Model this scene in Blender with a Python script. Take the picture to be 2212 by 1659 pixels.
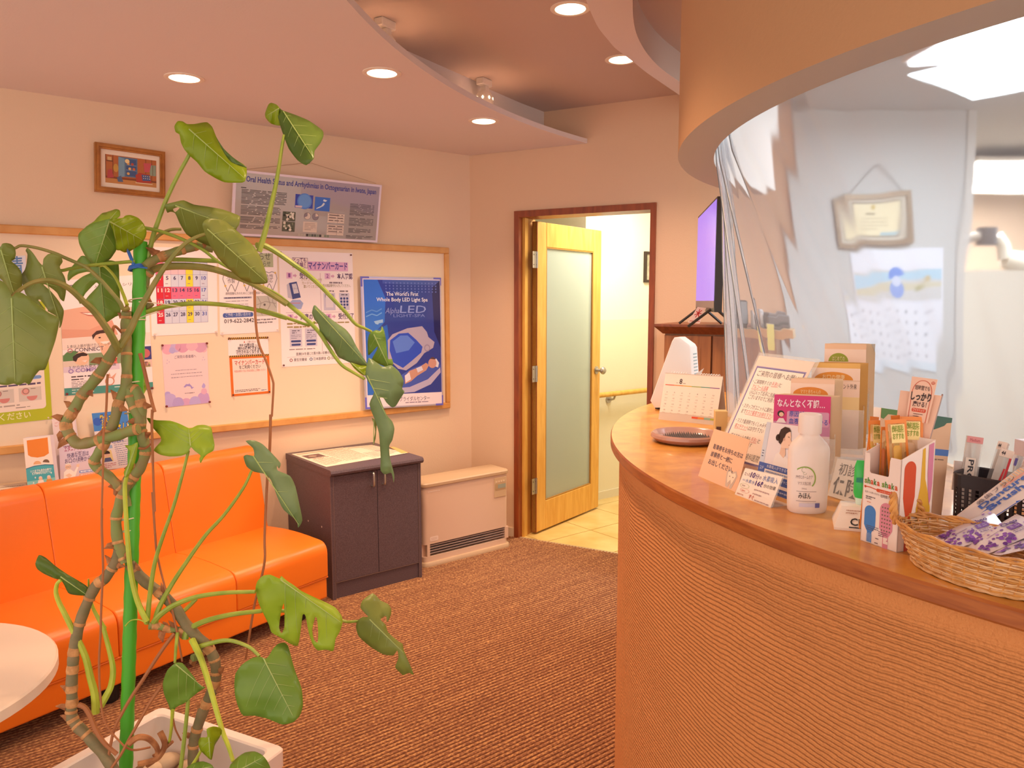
import bpy, math, random
from mathutils import Vector, Matrix
from mathutils.geometry import delaunay_2d_cdt
random.seed(7)
SC = bpy.context.scene
for o in list(bpy.data.objects): bpy.data.objects.remove(o)

# ---------------------------------------------------------------- camera, world, exposure, large lights
FPX, HCAM = 1650.0, 1.48
YAW = math.radians(51.3)
PITCH = math.atan(179.5/FPX)
cam = bpy.data.cameras.new('camera'); cam.sensor_width = 36; cam.lens = 36*FPX/2212; cam.clip_start = .02
camo = bpy.data.objects.new('camera', cam); SC.collection.objects.link(camo)
camo.location = (0, 0, HCAM)
camo.rotation_euler = (math.pi/2-PITCH, 0, YAW-math.pi/2)
SC.camera = camo
SC.view_settings.view_transform = 'Standard'; SC.view_settings.look = 'None'
SC.view_settings.gamma = 1; SC.view_settings.use_curve_mapping = False
SC.view_settings.exposure = 0.24
W = bpy.data.worlds.new('world'); SC.world = W; W.use_nodes = True
W.node_tree.nodes['Background'].inputs[0].default_value = (1.0, .85, .75, 1)
W.node_tree.nodes['Background'].inputs[1].default_value = 1.6
WARM = (1.0, .65, .41)
def light(name, kind, loc, energy, color, size=.1, target=None, spot=2.2, blend=.8, sizey=None):
    l = bpy.data.lights.new(name, kind); l.energy = energy; l.color = color
    if kind == 'AREA':
        l.size = size
        if sizey: l.shape = 'RECTANGLE'; l.size_y = sizey
    else: l.shadow_soft_size = size
    if kind == 'SPOT': l.spot_size = spot; l.spot_blend = blend
    o = bpy.data.objects.new(name, l); SC.collection.objects.link(o); o.location = loc
    if target is not None:
        d = Vector(target)-Vector(loc); o.rotation_euler = d.to_track_quat('-Z', 'Y').to_euler()
    return o
# ceiling downlights (at the fixtures, then unseen ones without fixtures), office fluorescents, corridor lamp
DOWN_SOFFIT = [(.956, 3.285), (1.538, 2.731), (2.326, 3.127)]
DOWN_MAIN = [(2.054, 2.213), (2.654, 2.513)]
for x, y in DOWN_SOFFIT: light('downlight_lamp', 'SPOT', (x, y, 2.335), 50, WARM, .05, (x, y, 0), 2.0, .9)
for x, y in DOWN_MAIN: light('downlight_lamp', 'SPOT', (x, y, 2.545), 50, WARM, .05, (x, y, 0), 2.0, .9)
for x, y in [(.3, 1.2), (1.1, 1.55), (-.7, 2.6), (-.2, .3)]: light('downlight_lamp', 'SPOT', (x, y, 2.40), 50, WARM, .05, (x, y, 0), 2.0, .9)  # unseen downlights outside the view, no fixture modelled
light('office_fluorescent', 'AREA', (3.37, .81, 2.34), 17, (.84, .94, 1.0), .6, (3.37, .81, 0), sizey=1.2)
light('treatment_fluorescent', 'AREA', (6.2, 2.0, 2.30), 30, (1.0, .95, .88), .3, (6.2, 2.0, 0), sizey=1.2)
light('corridor_lamp', 'AREA', (3.85, 3.3, 2.36), 24, (1.0, .96, .85), .5, (3.85, 3.4, 0))

# ---------------------------------------------------------------- pixel geometry of the photograph (2212 x 1659)
CF = Vector((math.cos(YAW)*math.cos(PITCH), math.sin(YAW)*math.cos(PITCH), -math.sin(PITCH)))
CR = Vector((math.sin(YAW), -math.cos(YAW), 0)); CU = CR.cross(CF); CO = Vector((0, 0, HCAM))
def ray(px, py): return CF+CR*((px-1106)/FPX)-CU*((py-829.5)/FPX)
def onz(px, py, z): d = ray(px, py); return CO+d*((z-HCAM)/d.z)
def onpl(px, py, p, n): d = ray(px, py); n = Vector(n); return CO+d*((Vector(p)-CO).dot(n)/d.dot(n))
def atd(px, py, dep): return CO+ray(px, py)*dep
YA = 3.937                                  # back wall (posters)
def onA(px, py, off=0): return onpl(px, py, (0, YA-off, 0), (0, 1, 0))
DB = Vector((2.945, 3.643, 0)); BV = Vector((.3911, -.9203, 0)).normalized(); BN = Vector((BV.y, -BV.x, 0))  # door wall
def Bp(s, off=0, z=0): return DB+BV*s+BN*off+Vector((0, 0, z))
def Zm(pts, x0, y0, s): return [(x0+x*s, y0+y*s) for x, y in pts]

# ---------------------------------------------------------------- materials
def srgb(h):
    if not isinstance(h, str): return tuple(h)[:3]
    h = h.lstrip('#'); v = [int(h[i:i+2], 16)/255 for i in (0, 2, 4)]
    return tuple(c/12.92 if c <= .04045 else ((c+.055)/1.055)**2.4 for c in v)
MATS = {}
def mat(name, col, rough=.55, metal=0, spec=.5, noise=None, bump=None, trans=0, coat=0, emit=None, alpha=None, sss=0, ior=None):
    """noise = (scale, colour2, detail); bump = (scale, strength, distance)"""
    if name in MATS: return MATS[name]
    m = bpy.data.materials.new(name); m.use_nodes = True; nt = m.node_tree; N = nt.nodes; L = nt.links
    b = N['Principled BSDF']; I = b.inputs
    c = srgb(col); I['Base Color'].default_value = (*c, 1); I['Roughness'].default_value = rough; I['Metallic'].default_value = metal
    I['Specular IOR Level'].default_value = spec; I['Transmission Weight'].default_value = trans; I['Coat Weight'].default_value = coat
    if ior: I['IOR'].default_value = ior
    if alpha is not None: I['Alpha'].default_value = alpha
    if emit: I['Emission Color'].default_value = (*srgb(emit[0]), 1); I['Emission Strength'].default_value = emit[1]
    tc = N.new('ShaderNodeTexCoord')
    if noise:
        t = N.new('ShaderNodeTexNoise'); t.inputs['Scale'].default_value = noise[0]; t.inputs['Detail'].default_value = noise[2] if len(noise) > 2 else 3
        L.new(tc.outputs['Object'], t.inputs['Vector'])
        mx = N.new('ShaderNodeMix'); mx.data_type = 'RGBA'; mx.inputs[6].default_value = (*c, 1); mx.inputs[7].default_value = (*srgb(noise[1]), 1)
        r = N.new('ShaderNodeMapRange'); r.inputs[1].default_value = .35; r.inputs[2].default_value = .65
        L.new(t.outputs['Fac'], r.inputs[0]); L.new(r.outputs[0], mx.inputs[0]); L.new(mx.outputs[2], I['Base Color'])
    if bump:
        t = N.new('ShaderNodeTexNoise'); t.inputs['Scale'].default_value = bump[0]; t.inputs['Detail'].default_value = 4
        L.new(tc.outputs['Object'], t.inputs['Vector'])
        bp = N.new('ShaderNodeBump'); bp.inputs['Strength'].default_value = bump[1]; bp.inputs['Distance'].default_value = bump[2]
        L.new(t.outputs['Fac'], bp.inputs['Height']); L.new(bp.outputs[0], I['Normal'])
    MATS[name] = m; return m
def wood(name, c1, c2, axis=(1, 12, 12), scale=6, rough=.35, coat=0.0):
    if name in MATS: return MATS[name]
    m = mat(name, c1, rough, coat=coat); nt = m.node_tree; N = nt.nodes; L = nt.links; b = N['Principled BSDF']
    tc = N.new('ShaderNodeTexCoord'); mp = N.new('ShaderNodeMapping'); mp.inputs['Scale'].default_value = axis
    t = N.new('ShaderNodeTexNoise'); t.inputs['Scale'].default_value = scale; t.inputs['Detail'].default_value = 6; t.inputs['Distortion'].default_value = .6
    L.new(tc.outputs['Object'], mp.inputs[0]); L.new(mp.outputs[0], t.inputs['Vector'])
    r = N.new('ShaderNodeValToRGB'); r.color_ramp.elements[0].position = .33; r.color_ramp.elements[1].position = .68
    r.color_ramp.elements[0].color = (*srgb(c2), 1); r.color_ramp.elements[1].color = (*srgb(c1), 1)
    L.new(t.outputs['Fac'], r.inputs[0]); L.new(r.outputs[0], b.inputs['Base Color'])
    return m

# ---------------------------------------------------------------- mesh building
def tag(o, label=None, cat=None, group=None, kind=None):
    if label: o['label'] = label
    if cat: o['category'] = cat
    if group: o['group'] = group
    if kind: o['kind'] = kind
    return o
def empty(name, loc, label=None, cat=None, group=None, rz=0):
    o = bpy.data.objects.new(name, None); SC.collection.objects.link(o); o.location = loc; o.rotation_euler = (0, 0, rz)
    o.empty_display_size = .05
    return tag(o, label, cat, group)
class MB:
    def __init__(s, T=None): s.v = []; s.f = []; s.mi = []; s.m = []; s.T = T
    def mid(s, m):
        if m is None: return 0
        if m not in s.m: s.m.append(m)
        return s.m.index(m)
    def add(s, vs, fs, m=None):
        k = len(s.v); i = s.mid(m)
        s.v += [s.T @ Vector(p) if s.T is not None else Vector(p) for p in vs]
        for f in fs: s.f.append([a+k for a in f]); s.mi.append(i)
        return s
    def box(s, a, b, m=None, bev=0):
        (x0, y0, z0), (x1, y1, z1) = a, b
        x0, x1 = min(x0, x1), max(x0, x1); y0, y1 = min(y0, y1), max(y0, y1); z0, z1 = min(z0, z1), max(z0, z1)
        if bev <= 0:
            vs = [(x, y, z) for z in (z0, z1) for x, y in ((x0, y0), (x1, y0), (x1, y1), (x0, y1))]
            return s.add(vs, [(3, 2, 1, 0), (4, 5, 6, 7), (0, 1, 5, 4), (1, 2, 6, 5), (2, 3, 7, 6), (3, 0, 4, 7)], m)
        e = min(bev, (x1-x0)/2.01, (y1-y0)/2.01, (z1-z0)/2.01)
        def ring(i, z):
            return [(x0+i, y0+e, z), (x0+e, y0+i, z), (x1-e, y0+i, z), (x1-i, y0+e, z), (x1-i, y1-e, z), (x1-e, y1-i, z), (x0+e, y1-i, z), (x0+i, y1-e, z)]
        def inner(z): return [(x0+e, y0+e, z), (x0+e, y0+e, z), (x1-e, y0+e, z), (x1-e, y0+e, z), (x1-e, y1-e, z), (x1-e, y1-e, z), (x0+e, y1-e, z), (x0+e, y1-e, z)]
        return s.loft([inner(z0), ring(0, z0+e), ring(0, z1-e), inner(z1)], m, cap=True)
    def loft(s, rings, m=None, closed=True, cap=False):
        n = len(rings[0]); vs = [p for r in rings for p in r]; fs = []
        for i in range(len(rings)-1):
            for j in range(n if closed else n-1):
                k = (j+1) % n; fs.append((i*n+j, i*n+k, (i+1)*n+k, (i+1)*n+j))
        if cap: fs.append(tuple(range(n-1, -1, -1))); fs.append(tuple((len(rings)-1)*n+j for j in range(n)))
        return s.add(vs, fs, m)
    def tube(s, path, rad, m=None, n=8, cap=True):
        P = [Vector(p) for p in path]; R = rad if isinstance(rad, (list, tuple)) else [rad]*len(P); rings = []
        t0 = (P[1]-P[0]).normalized(); up = Vector((0, 0, 1)) if abs(t0.z) < .9 else Vector((1, 0, 0)); x = t0.cross(up).normalized()
        for i, p in enumerate(P):
            t = (P[min(i+1, len(P)-1)]-P[max(i-1, 0)]).normalized()
            x = (x-t*x.dot(t)).normalized(); y = t.cross(x)
            rings.append([p+(x*math.cos(a)+y*math.sin(a))*R[i] for a in [2*math.pi*j/n for j in range(n)]])
        return s.loft(rings, m, True, cap)
    def lathe(s, prof, c=(0, 0, 0), m=None, n=24, cap=True, sx=1, sy=1):
        c = Vector(c)
        rings = [[c+Vector((r*sx*math.cos(2*math.pi*j/n), r*sy*math.sin(2*math.pi*j/n), z)) for j in range(n)] for r, z in prof]
        return s.loft(rings, m, True, cap)
    def prism(s, poly, a, b, m=None):
        """poly: list of 2d, a/b: functions mapping (u, v) to 3d"""
        n = len(poly); vs = [a(*p) for p in poly]+[b(*p) for p in poly]
        fs = [tuple(range(n-1, -1, -1)), tuple(range(n, 2*n))]+[(i, (i+1) % n, n+(i+1) % n, n+i) for i in range(n)]
        return s.add(vs, fs, m)
    def quad(s, a, b, c, d, m=None): return s.add([a, b, c, d], [(0, 1, 2, 3)], m)
    def slab(s, a, b, c, d, n, t, m=None):
        """quad a b c d with thickness t behind (against n)"""
        n = Vector(n).normalized()*t; q = [Vector(p) for p in (a, b, c, d)]
        vs = q+[p-n for p in q]
        return s.add(vs, [(0, 1, 2, 3), (7, 6, 5, 4)]+[(i, i+4, (i+1) % 4+4, (i+1) % 4) for i in range(4)], m)
    def build(s, name, m=None, parent=None, smooth=False, label=None, cat=None, group=None, kind=None, org=None, recalc=True):
        me = bpy.data.meshes.new(name)
        o = bpy.data.objects.new(name, me); SC.collection.objects.link(o)
        if org is None and parent is None:
            xs = [min(p[i] for p in s.v) for i in range(3)]; xe = [max(p[i] for p in s.v) for i in range(3)]
            org = ((xs[0]+xe[0])/2, (xs[1]+xe[1])/2, xs[2])
        if parent is not None: M = PW[parent.name]; inv = M.inverted(); vs = [inv @ p for p in s.v]; o.parent = parent; PW[o.name] = M.copy()
        else: og = Vector(org); vs = [p-og for p in s.v]; o.location = og; PW[o.name] = Matrix.Translation(og)
        me.from_pydata([tuple(p) for p in vs], [], s.f)
        if m is not None and not s.m: me.materials.append(m)
        for q in s.m: me.materials.append(q)
        if s.m: me.polygons.foreach_set('material_index', s.mi)
        if recalc:
            import bmesh
            bm = bmesh.new(); bm.from_mesh(me); bmesh.ops.recalc_face_normals(bm, faces=bm.faces); bm.to_mesh(me); bm.free()
        if smooth: smooth_by_angle(me, smooth if smooth is not True else .7)
        return tag(o, label, cat, group, kind)
def smooth_by_angle(me, ang):
    import bmesh
    bm = bmesh.new(); bm.from_mesh(me)
    for f in bm.faces: f.smooth = True
    for e in bm.edges:
        if len(e.link_faces) == 2 and e.calc_face_angle(0) > ang: e.smooth = False
    bm.to_mesh(me); bm.free()
PW = {}
def thing(name, loc, label, cat, group=None, rz=0):
    o = empty(name, loc, label, cat, group, rz); PW[o.name] = Matrix.Translation(Vector(loc)) @ Matrix.Rotation(rz, 4, 'Z'); return o
def frameT(org, x, z=(0, 0, 1)):
    """matrix with local x along x, z up, y = z cross x"""
    x = Vector(x).normalized(); z = Vector(z).normalized(); y = z.cross(x).normalized(); z = x.cross(y)
    M = Matrix((x, y, z)).transposed().to_4x4(); M.translation = Vector(org); return M
def bez(pts, n=6):
    """Catmull-Rom through points (any dimension)"""
    P = [Vector(p) for p in pts]; out = []
    for i in range(len(P)-1):
        p0, p1, p2, p3 = P[max(i-1, 0)], P[i], P[i+1], P[min(i+2, len(P)-1)]
        for k in range(n):
            t = k/n; out.append(.5*((2*p1)+(p2-p0)*t+(2*p0-5*p1+4*p2-p3)*t*t+(3*p1-p0-3*p2+p3)*t**3))
    return out+[P[-1]]

# ---------------------------------------------------------------- flat print on sheets
TXT = {}
def glyphs(s, bold=0.0):
    k = (s, bold)
    if k not in TXT:
        c = bpy.data.curves.new('t', 'FONT'); c.body = s; c.resolution_u = 2; c.offset = bold
        o = bpy.data.objects.new('t', c); SC.collection.objects.link(o)
        me = bpy.data.meshes.new_from_object(o.evaluated_get(bpy.context.evaluated_depsgraph_get()))
        vs = [(v.co.x, v.co.y) for v in me.vertices]; fs = [tuple(p.vertices) for p in me.polygons]
        bpy.data.objects.remove(o); bpy.data.curves.remove(c); bpy.data.meshes.remove(me)
        x0 = min(v[0] for v in vs); x1 = max(v[0] for v in vs)
        TXT[k] = ([(x-x0, y) for x, y in vs], fs, x1-x0)
    return TXT[k]
def ink(col, rough=.5):
    n = 'print_'+(col if isinstance(col, str) else '%02x%02x%02x' % tuple(int(c*255) for c in col)).lstrip('#')
    return mat(n, col, rough)
class Print(MB):
    """draws on a sheet given by four corners tl, tr, br, bl; u right 0..1, v down 0..1"""
    def __init__(s, tl, tr, br, bl, n=None, step=.00035):
        super().__init__(); s.c = [Vector(p) for p in (tl, tr, br, bl)]
        s.n = (s.c[3]-s.c[0]).cross(s.c[1]-s.c[0]).normalized() if n is None else Vector(n).normalized()
        s.w = ((s.c[1]-s.c[0]).length+(s.c[2]-s.c[3]).length)/2; s.h = ((s.c[3]-s.c[0]).length+(s.c[2]-s.c[1]).length)/2
        if s.n.dot(CO-s.c[0]) < 0: s.n = -s.n
        s.step = step
    def at(s, u, v, l=0):
        a, b, c, d = s.c
        return (a*(1-u)+b*u)*(1-v)+(d*(1-u)+c*u)*v+s.n*(s.step*l)
    def sheet(s, name, m, parent, t=.0008, **k):
        return MB().slab(*s.c, s.n, t).build(name, m, parent, **k)
    def poly(s, pts, col, l=1): return s.add([s.at(u, v, l) for u, v in pts], [tuple(range(len(pts)))], ink(col))
    def rect(s, u0, v0, u1, v1, col, l=1): return s.poly([(u0, v0), (u1, v0), (u1, v1), (u0, v1)], col, l)
    def frame(s, u0, v0, u1, v1, t, col, l=1):
        tv = t*s.w/s.h
        s.rect(u0, v0, u1, v0+tv, col, l); s.rect(u0, v1-tv, u1, v1, col, l); s.rect(u0, v0+tv, u0+t, v1-tv, col, l); s.rect(u1-t, v0+tv, u1, v1-tv, col, l)
    def disc(s, u, v, ru, col, l=1, rv=None, n=20, a0=0, a1=2*math.pi):
        rv = ru*s.w/s.h if rv is None else rv
        return s.poly([(u+ru*math.cos(a0+(a1-a0)*i/n), v-rv*math.sin(a0+(a1-a0)*i/n)) for i in range(n if a1-a0 > 6.2 else n+1)], col, l)
    def ring(s, u, v, ru, t, col, l=1, rv=None, n=20):
        rv = ru*s.w/s.h if rv is None else rv; k = 1-t/ru
        for i in range(n):
            a, b = 2*math.pi*i/n, 2*math.pi*(i+1)/n
            s.poly([(u+ru*math.cos(a), v+rv*math.sin(a)), (u+ru*math.cos(b), v+rv*math.sin(b)), (u+k*ru*math.cos(b), v+k*rv*math.sin(b)), (u+k*ru*math.cos(a), v+k*rv*math.sin(a))], col, l)
    def rrect(s, u0, v0, u1, v1, r, col, l=1):
        rv = r*s.w/s.h; P = []
        for cu, cv, a in ((u1-r, v0+rv, 0), (u0+r, v0+rv, 1), (u0+r, v1-rv, 2), (u1-r, v1-rv, 3)):
            for i in range(5): t = (a+i/4)*math.pi/2; P.append((cu+r*math.cos(t), cv-rv*math.sin(t)))
        return s.poly(P, col, l)
    def line(s, pts, t, col, l=1):
        """polyline of width t (in u units)"""
        k = s.h/s.w
        for (a, b), (c, d) in zip(pts, pts[1:]):
            du, dv = c-a, (d-b)*k; L = math.hypot(du, dv) or 1; nu, nv = -dv/L*t/2, du/L*t/2/k
            s.poly([(a+nu, b+nv), (c+nu, d+nv), (c-nu, d-nv), (a-nu, b-nv)], col, l)
    def text(s, u, v, size, txt, col, al='l', l=2, fit=None, bold=0.0, rot=0, shear=0):
        """size: glyph height as a fraction of the sheet's height; v = baseline; fit = width in u"""
        vs, fs, w = glyphs(txt, bold); kv = size/.74; ku = kv*s.h/s.w
        if fit: ku = fit/w
        tw = w*ku; o = {'l': 0, 'c': -tw/2, 'r': -tw}[al]; P = []; k = s.h/s.w; cr, sr = math.cos(rot), math.sin(rot)
        for x, y in vs:
            a, b = x*ku+o+y*kv*shear/ (1/k), y*kv*k
            a, b = a*cr-b*sr, a*sr+b*cr
            P.append(s.at(u+a, v-b/k, l))
        return s.add(P, fs, ink(col))
    def fine(s, u0, v0, u1, n, dv, th, col, seed=1, l=2, last=.6):
        """rows of copy too small to read: broken strokes"""
        R = random.Random(seed)
        for i in range(n):
            v = v0+i*dv; u = u0; e = u1 if i < n-1 else u0+(u1-u0)*last
            while u < e-.004:
                w = R.uniform(.018, .07)*(.35/ max(.35, (u1-u0))+.4); b = min(u+w, e)
                s.rect(u, v, b, v+th*R.uniform(.7, 1.1), col, l); u = b+R.uniform(.006, .014)
    def done(s, parent, name='print', **k): return s.build(name, None, parent, recalc=False, **k)
# ---------------------------------------------------------------- the setting
M_WALL = mat('wall_paper', '#e8cdb0', .8, bump=(160, .25, .002))
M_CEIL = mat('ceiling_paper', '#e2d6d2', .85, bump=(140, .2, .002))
M_DRUM = mat('header_plaster', '#c2966e', .8, bump=(90, .25, .003))
M_WHITE = mat('white_paint', '#eeece8', .5)
M_OFFICE = mat('office_wallpaper', '#c3c6c6', .8, bump=(120, .2, .002))
M_CORR = mat('corridor_paper', '#f0ead2', .8, bump=(70, .35, .003))
M_CORR2 = mat('corridor_wainscot', '#e9e2c4', .7, bump=(120, .2, .002))
M_BROWNWOOD = wood('frame_wood', '#9a4a20', '#7c3816', (6, 6, 1), 5, .4)
M_YELLOW = wood('birch_wood', '#e8b85c', '#d9a044', (8, 8, 1), 4, .38)
M_OAK = wood('oak_trim', '#dda764', '#cf9450', (2, 2, 2), 5, .45)

# carpet: ribs of real section running along x
M_CARPET = mat('carpet_rib', '#8a5c3c', .95, spec=.1)
def carpet_nodes(m):
    nt = m.node_tree; N = nt.nodes; L = nt.links; b = N['Principled BSDF']
    tc = N.new('ShaderNodeTexCoord'); mp = N.new('ShaderNodeMapping'); mp.inputs['Scale'].default_value = (90, 200, 40)
    t = N.new('ShaderNodeTexNoise'); t.inputs['Scale'].default_value = 1.0; t.inputs['Detail'].default_value = 3
    t2 = N.new('ShaderNodeTexNoise'); t2.inputs['Scale'].default_value = 1.0; t2.inputs['Detail'].default_value = 2
    mp2 = N.new('ShaderNodeMapping'); mp2.inputs['Scale'].default_value = (2.5, 60, 1)
    L.new(tc.outputs['Object'], mp.inputs[0]); L.new(mp.outputs[0], t.inputs['Vector'])
    L.new(tc.outputs['Object'], mp2.inputs[0]); L.new(mp2.outputs[0], t2.inputs['Vector'])
    r = N.new('ShaderNodeValToRGB'); e = r.color_ramp.elements; e[0].position = .36; e[0].color = (*srgb('#6e4834'), 1); e[1].position = .66; e[1].color = (*srgb('#bd8e5e'), 1)
    k = e.new(.52); k.color = (*srgb('#8f6246'), 1)
    ad = N.new('ShaderNodeMath'); ad.operation = 'MULTIPLY_ADD'; ad.inputs[1].default_value = .78; 
    ad2 = N.new('ShaderNodeMath'); ad2.operation = 'MULTIPLY'; ad2.inputs[1].default_value = .22
    L.new(t2.outputs['Fac'], ad2.inputs[0]); L.new(t.outputs['Fac'], ad.inputs[0]); L.new(ad2.outputs[0], ad.inputs[2])
    sx = N.new('ShaderNodeSeparateXYZ'); L.new(tc.outputs['Object'], sx.inputs[0])
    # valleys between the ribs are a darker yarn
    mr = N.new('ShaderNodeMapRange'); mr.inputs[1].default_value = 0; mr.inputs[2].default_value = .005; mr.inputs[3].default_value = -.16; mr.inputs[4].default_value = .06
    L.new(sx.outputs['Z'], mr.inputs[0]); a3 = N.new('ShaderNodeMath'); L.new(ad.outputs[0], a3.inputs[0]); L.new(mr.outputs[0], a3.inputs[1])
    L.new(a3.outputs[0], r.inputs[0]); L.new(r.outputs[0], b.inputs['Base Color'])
carpet_nodes(M_CARPET)
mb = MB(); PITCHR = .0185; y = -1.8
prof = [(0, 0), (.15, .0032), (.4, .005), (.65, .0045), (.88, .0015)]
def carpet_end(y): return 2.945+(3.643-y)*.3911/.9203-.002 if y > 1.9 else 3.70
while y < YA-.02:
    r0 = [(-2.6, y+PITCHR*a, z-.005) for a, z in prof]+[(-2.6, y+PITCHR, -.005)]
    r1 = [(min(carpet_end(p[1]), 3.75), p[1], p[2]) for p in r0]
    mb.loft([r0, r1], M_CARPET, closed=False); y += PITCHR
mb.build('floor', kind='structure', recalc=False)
bpy.data.objects['floor'].location.z = -.0
MB().box((-2.6, -1.8, -.06), (7.5, 5.6, -.006)).build('floor_slab', mat('concrete', '#8b8074', .9), kind='structure')

# back wall with the posters, door wall
MB().box((-2.6, YA, 0), (2.82+.15, YA+.12, 2.9)).build('wall_back', M_WALL, kind='structure')
mb = MB()
def wallB(s0, s1, z0, z1, t=.14, off=0, m=None):
    a, b, c, d = Bp(s0, off), Bp(s1, off), Bp(s1, off-t), Bp(s0, off-t)
    z = lambda p, h: (p.x, p.y, h)
    mb.add([z(a, z0), z(b, z0), z(c, z0), z(d, z0), z(a, z1), z(b, z1), z(c, z1), z(d, z1)], [(3, 2, 1, 0), (4, 5, 6, 7), (0, 1, 5, 4), (1, 2, 6, 5), (2, 3, 7, 6), (3, 0, 4, 7)], m)
wallB(-.33, .02, 0, 2.9); wallB(.02, .86, 2.0, 2.9); wallB(.86, 1.63, 0, 2.9)
mb.build('wall_right', mat('wall_paper_tan', '#dfbfa0', .8, bump=(160, .25, .002)), kind='structure')
# baseboards
mb = MB(); mb.box((-2.6, YA-.012, 0), (2.80, YA, .06)); mb.build('baseboard_back', mat('base_vinyl', '#d9c3a8', .6), kind='structure')
mb = MB(); wallB(-.32, 0, 0, .06, .012, .012); mb.build('baseboard_right', mat('base_vinyl', '#d9c3a8', .6), kind='structure')

# ceilings
mb = MB(); mb.box((-2.6, -1.8, 2.575), (5.2, YA+.1, 2.62)); mb.build('ceiling', mat('ceiling_paper_shaded', '#cbb5a8', .85, bump=(140, .2, .002)), kind='structure')  # ceiling paper darkened: the upper room's dimmer light is in this colour
# dropped curved soffit by the posters: thin lip, set-back fascia
SOC, SOR = Vector((3.825, -.6, 0)), 3.88
arc = [SOC+Vector((SOR*math.cos(math.radians(a)), SOR*math.sin(math.radians(a)), 0)) for a in [100.4+(176-100.4)*i/60 for i in range(61)]]
poly = [(p.x, p.y) for p in arc]+[(-2.6, -.33), (-2.6, YA), (2.815, YA)]
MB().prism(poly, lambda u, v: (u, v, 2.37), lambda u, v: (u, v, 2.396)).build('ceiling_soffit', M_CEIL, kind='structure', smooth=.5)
fp = Zm([(320, 200), (400, 262), (600, 350), (850, 460), (925, 505), (1100, 580), (1232, 630)], 700, 0, .3888)
P = [onz(x, y, 2.57) for x, y in fp]; P = [P[0]+(P[0]-P[1])*6]+P+[P[-1]+Vector((.0, .35, 0))]
mb = MB()
for a, b in zip(P, P[1:]):
    n = (b-a).cross(Vector((0, 0, 1))).normalized()*-.02
    q = [a, b, b+n, a+n]; mb.add([(p.x, p.y, 2.396) for p in q]+[(p.x, p.y, 2.575) for p in q], [(0, 1, 5, 4), (1, 2, 6, 5), (2, 3, 7, 6), (3, 0, 4, 7)])
mb.build('trim_1', M_CEIL, kind='structure')
# second curved soffit next to the reception header
e1 = [(60, -260), (80, -100), (110, 20), (150, 120), (210, 240), (290, 340), (350, 410), (430, 470), (520, 540), (620, 620), (750, 710), (890, 805), (1010, 885), (1180, 985), (1330, 1060)]
e2 = [(498, -260), (500, -100), (500, 0), (505, 150), (530, 280), (580, 390), (650, 490), (750, 590), (890, 690), (1010, 770), (1180, 865), (1330, 940)]
e1 = [onz(x, y, 2.45) for x, y in Zm(e1, 1240, 0, .2532)]; e2 = [onz(x, y, 2.45) for x, y in Zm(e2, 1240, 0, .2532)]
pl = [(p.x, p.y) for p in bez(e1, 4)]+[(p.x, p.y) for p in reversed(bez(e2, 4))]
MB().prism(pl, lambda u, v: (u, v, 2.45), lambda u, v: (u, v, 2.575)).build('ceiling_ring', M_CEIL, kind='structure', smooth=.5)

# reception header: curved wall hanging from the ceiling, white underside greyed by shade put into its colour
HC = Vector((2.753, .237, 0)); HO, HI, HZ = 1.562, 1.462, 1.89
def cyl(mb, c, r0, r1, z0, z1, a0, a1, n, m=None, m_in=None, m_bot=None):
    A = [math.radians(a0+(a1-a0)*i/n) for i in range(n+1)]
    p = lambda r, a, z: (c.x+r*math.cos(a), c.y+r*math.sin(a), z)
    for mm, ra, za, rb, zb in ((m, r1, z0, r1, z1), (m_in or m, r0, z1, r0, z0), (m_bot or m, r0, z0, r1, z0), (m, r1, z1, r0, z1)):
        mb.loft([[p(ra, a, za) for a in A], [p(rb, a, zb) for a in A]], mm, closed=False)
    for a in (A[0], A[-1]): mb.quad(p(r0, a, z0), p(r1, a, z0), p(r1, a, z1), p(r0, a, z1), m)
mb = MB(); cyl(mb, HC, HI, HO, HZ, 2.575, 95, 235, 84, M_DRUM, M_WHITE, mat('underside_shaded', '#bdb7b0', .6))
mb.build('wall_header', kind='structure', smooth=.5)

# office behind the counter
KO = Vector((3.583, 2.143, 0)); ER = Vector((.7804, -.6252, 0)); EN = Vector((-.6252, -.7804, 0))
def Ep(t, off=0, z=0): return KO+ER*t+EN*off+Vector((0, 0, z))
def ebox(mb, t0, t1, o0, o1, z0, z1, m=None):
    q = [Ep(t0, o0), Ep(t1, o0), Ep(t1, o1), Ep(t0, o1)]
    mb.add([(p.x, p.y, z0) for p in q]+[(p.x, p.y, z1) for p in q], [(3, 2, 1, 0), (4, 5, 6, 7), (0, 1, 5, 4), (1, 2, 6, 5), (2, 3, 7, 6), (3, 0, 4, 7)], m)
mb = MB(); ebox(mb, -.05, .84, 0, -.14, 0, 2.5); mb.build('wall_office', M_OFFICE, kind='structure')
mb = MB(); ebox(mb, .80, .845, .012, -.15, 0, 2.5); mb.build('trim_2', mat('office_trim', '#c9c8c4', .5), kind='structure')
mb = MB(); ebox(mb, .85, 2.6, -.05, -.09, 0, 1.636); mb.build('wall_partition', mat('partition_laminate', '#e6e0d0', .45), kind='structure')
mb = MB(); ebox(mb, .5, 3.4, -2.6, -2.72, 0, 2.6); mb.build('wall_treatment', mat('treatment_paper', '#d8c0ac', .8), kind='structure')
mb = MB(); ebox(mb, .5, .6, -.2, -2.6, 0, 2.6); mb.build('wall_treatment_side', mat('treatment_paper', '#d8c0ac', .8), kind='structure')
mb = MB(); ebox(mb, 3.3, 3.42, 2.2, -2.7, 0, 2.6); mb.build('wall_far_right', M_OFFICE, kind='structure')
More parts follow.
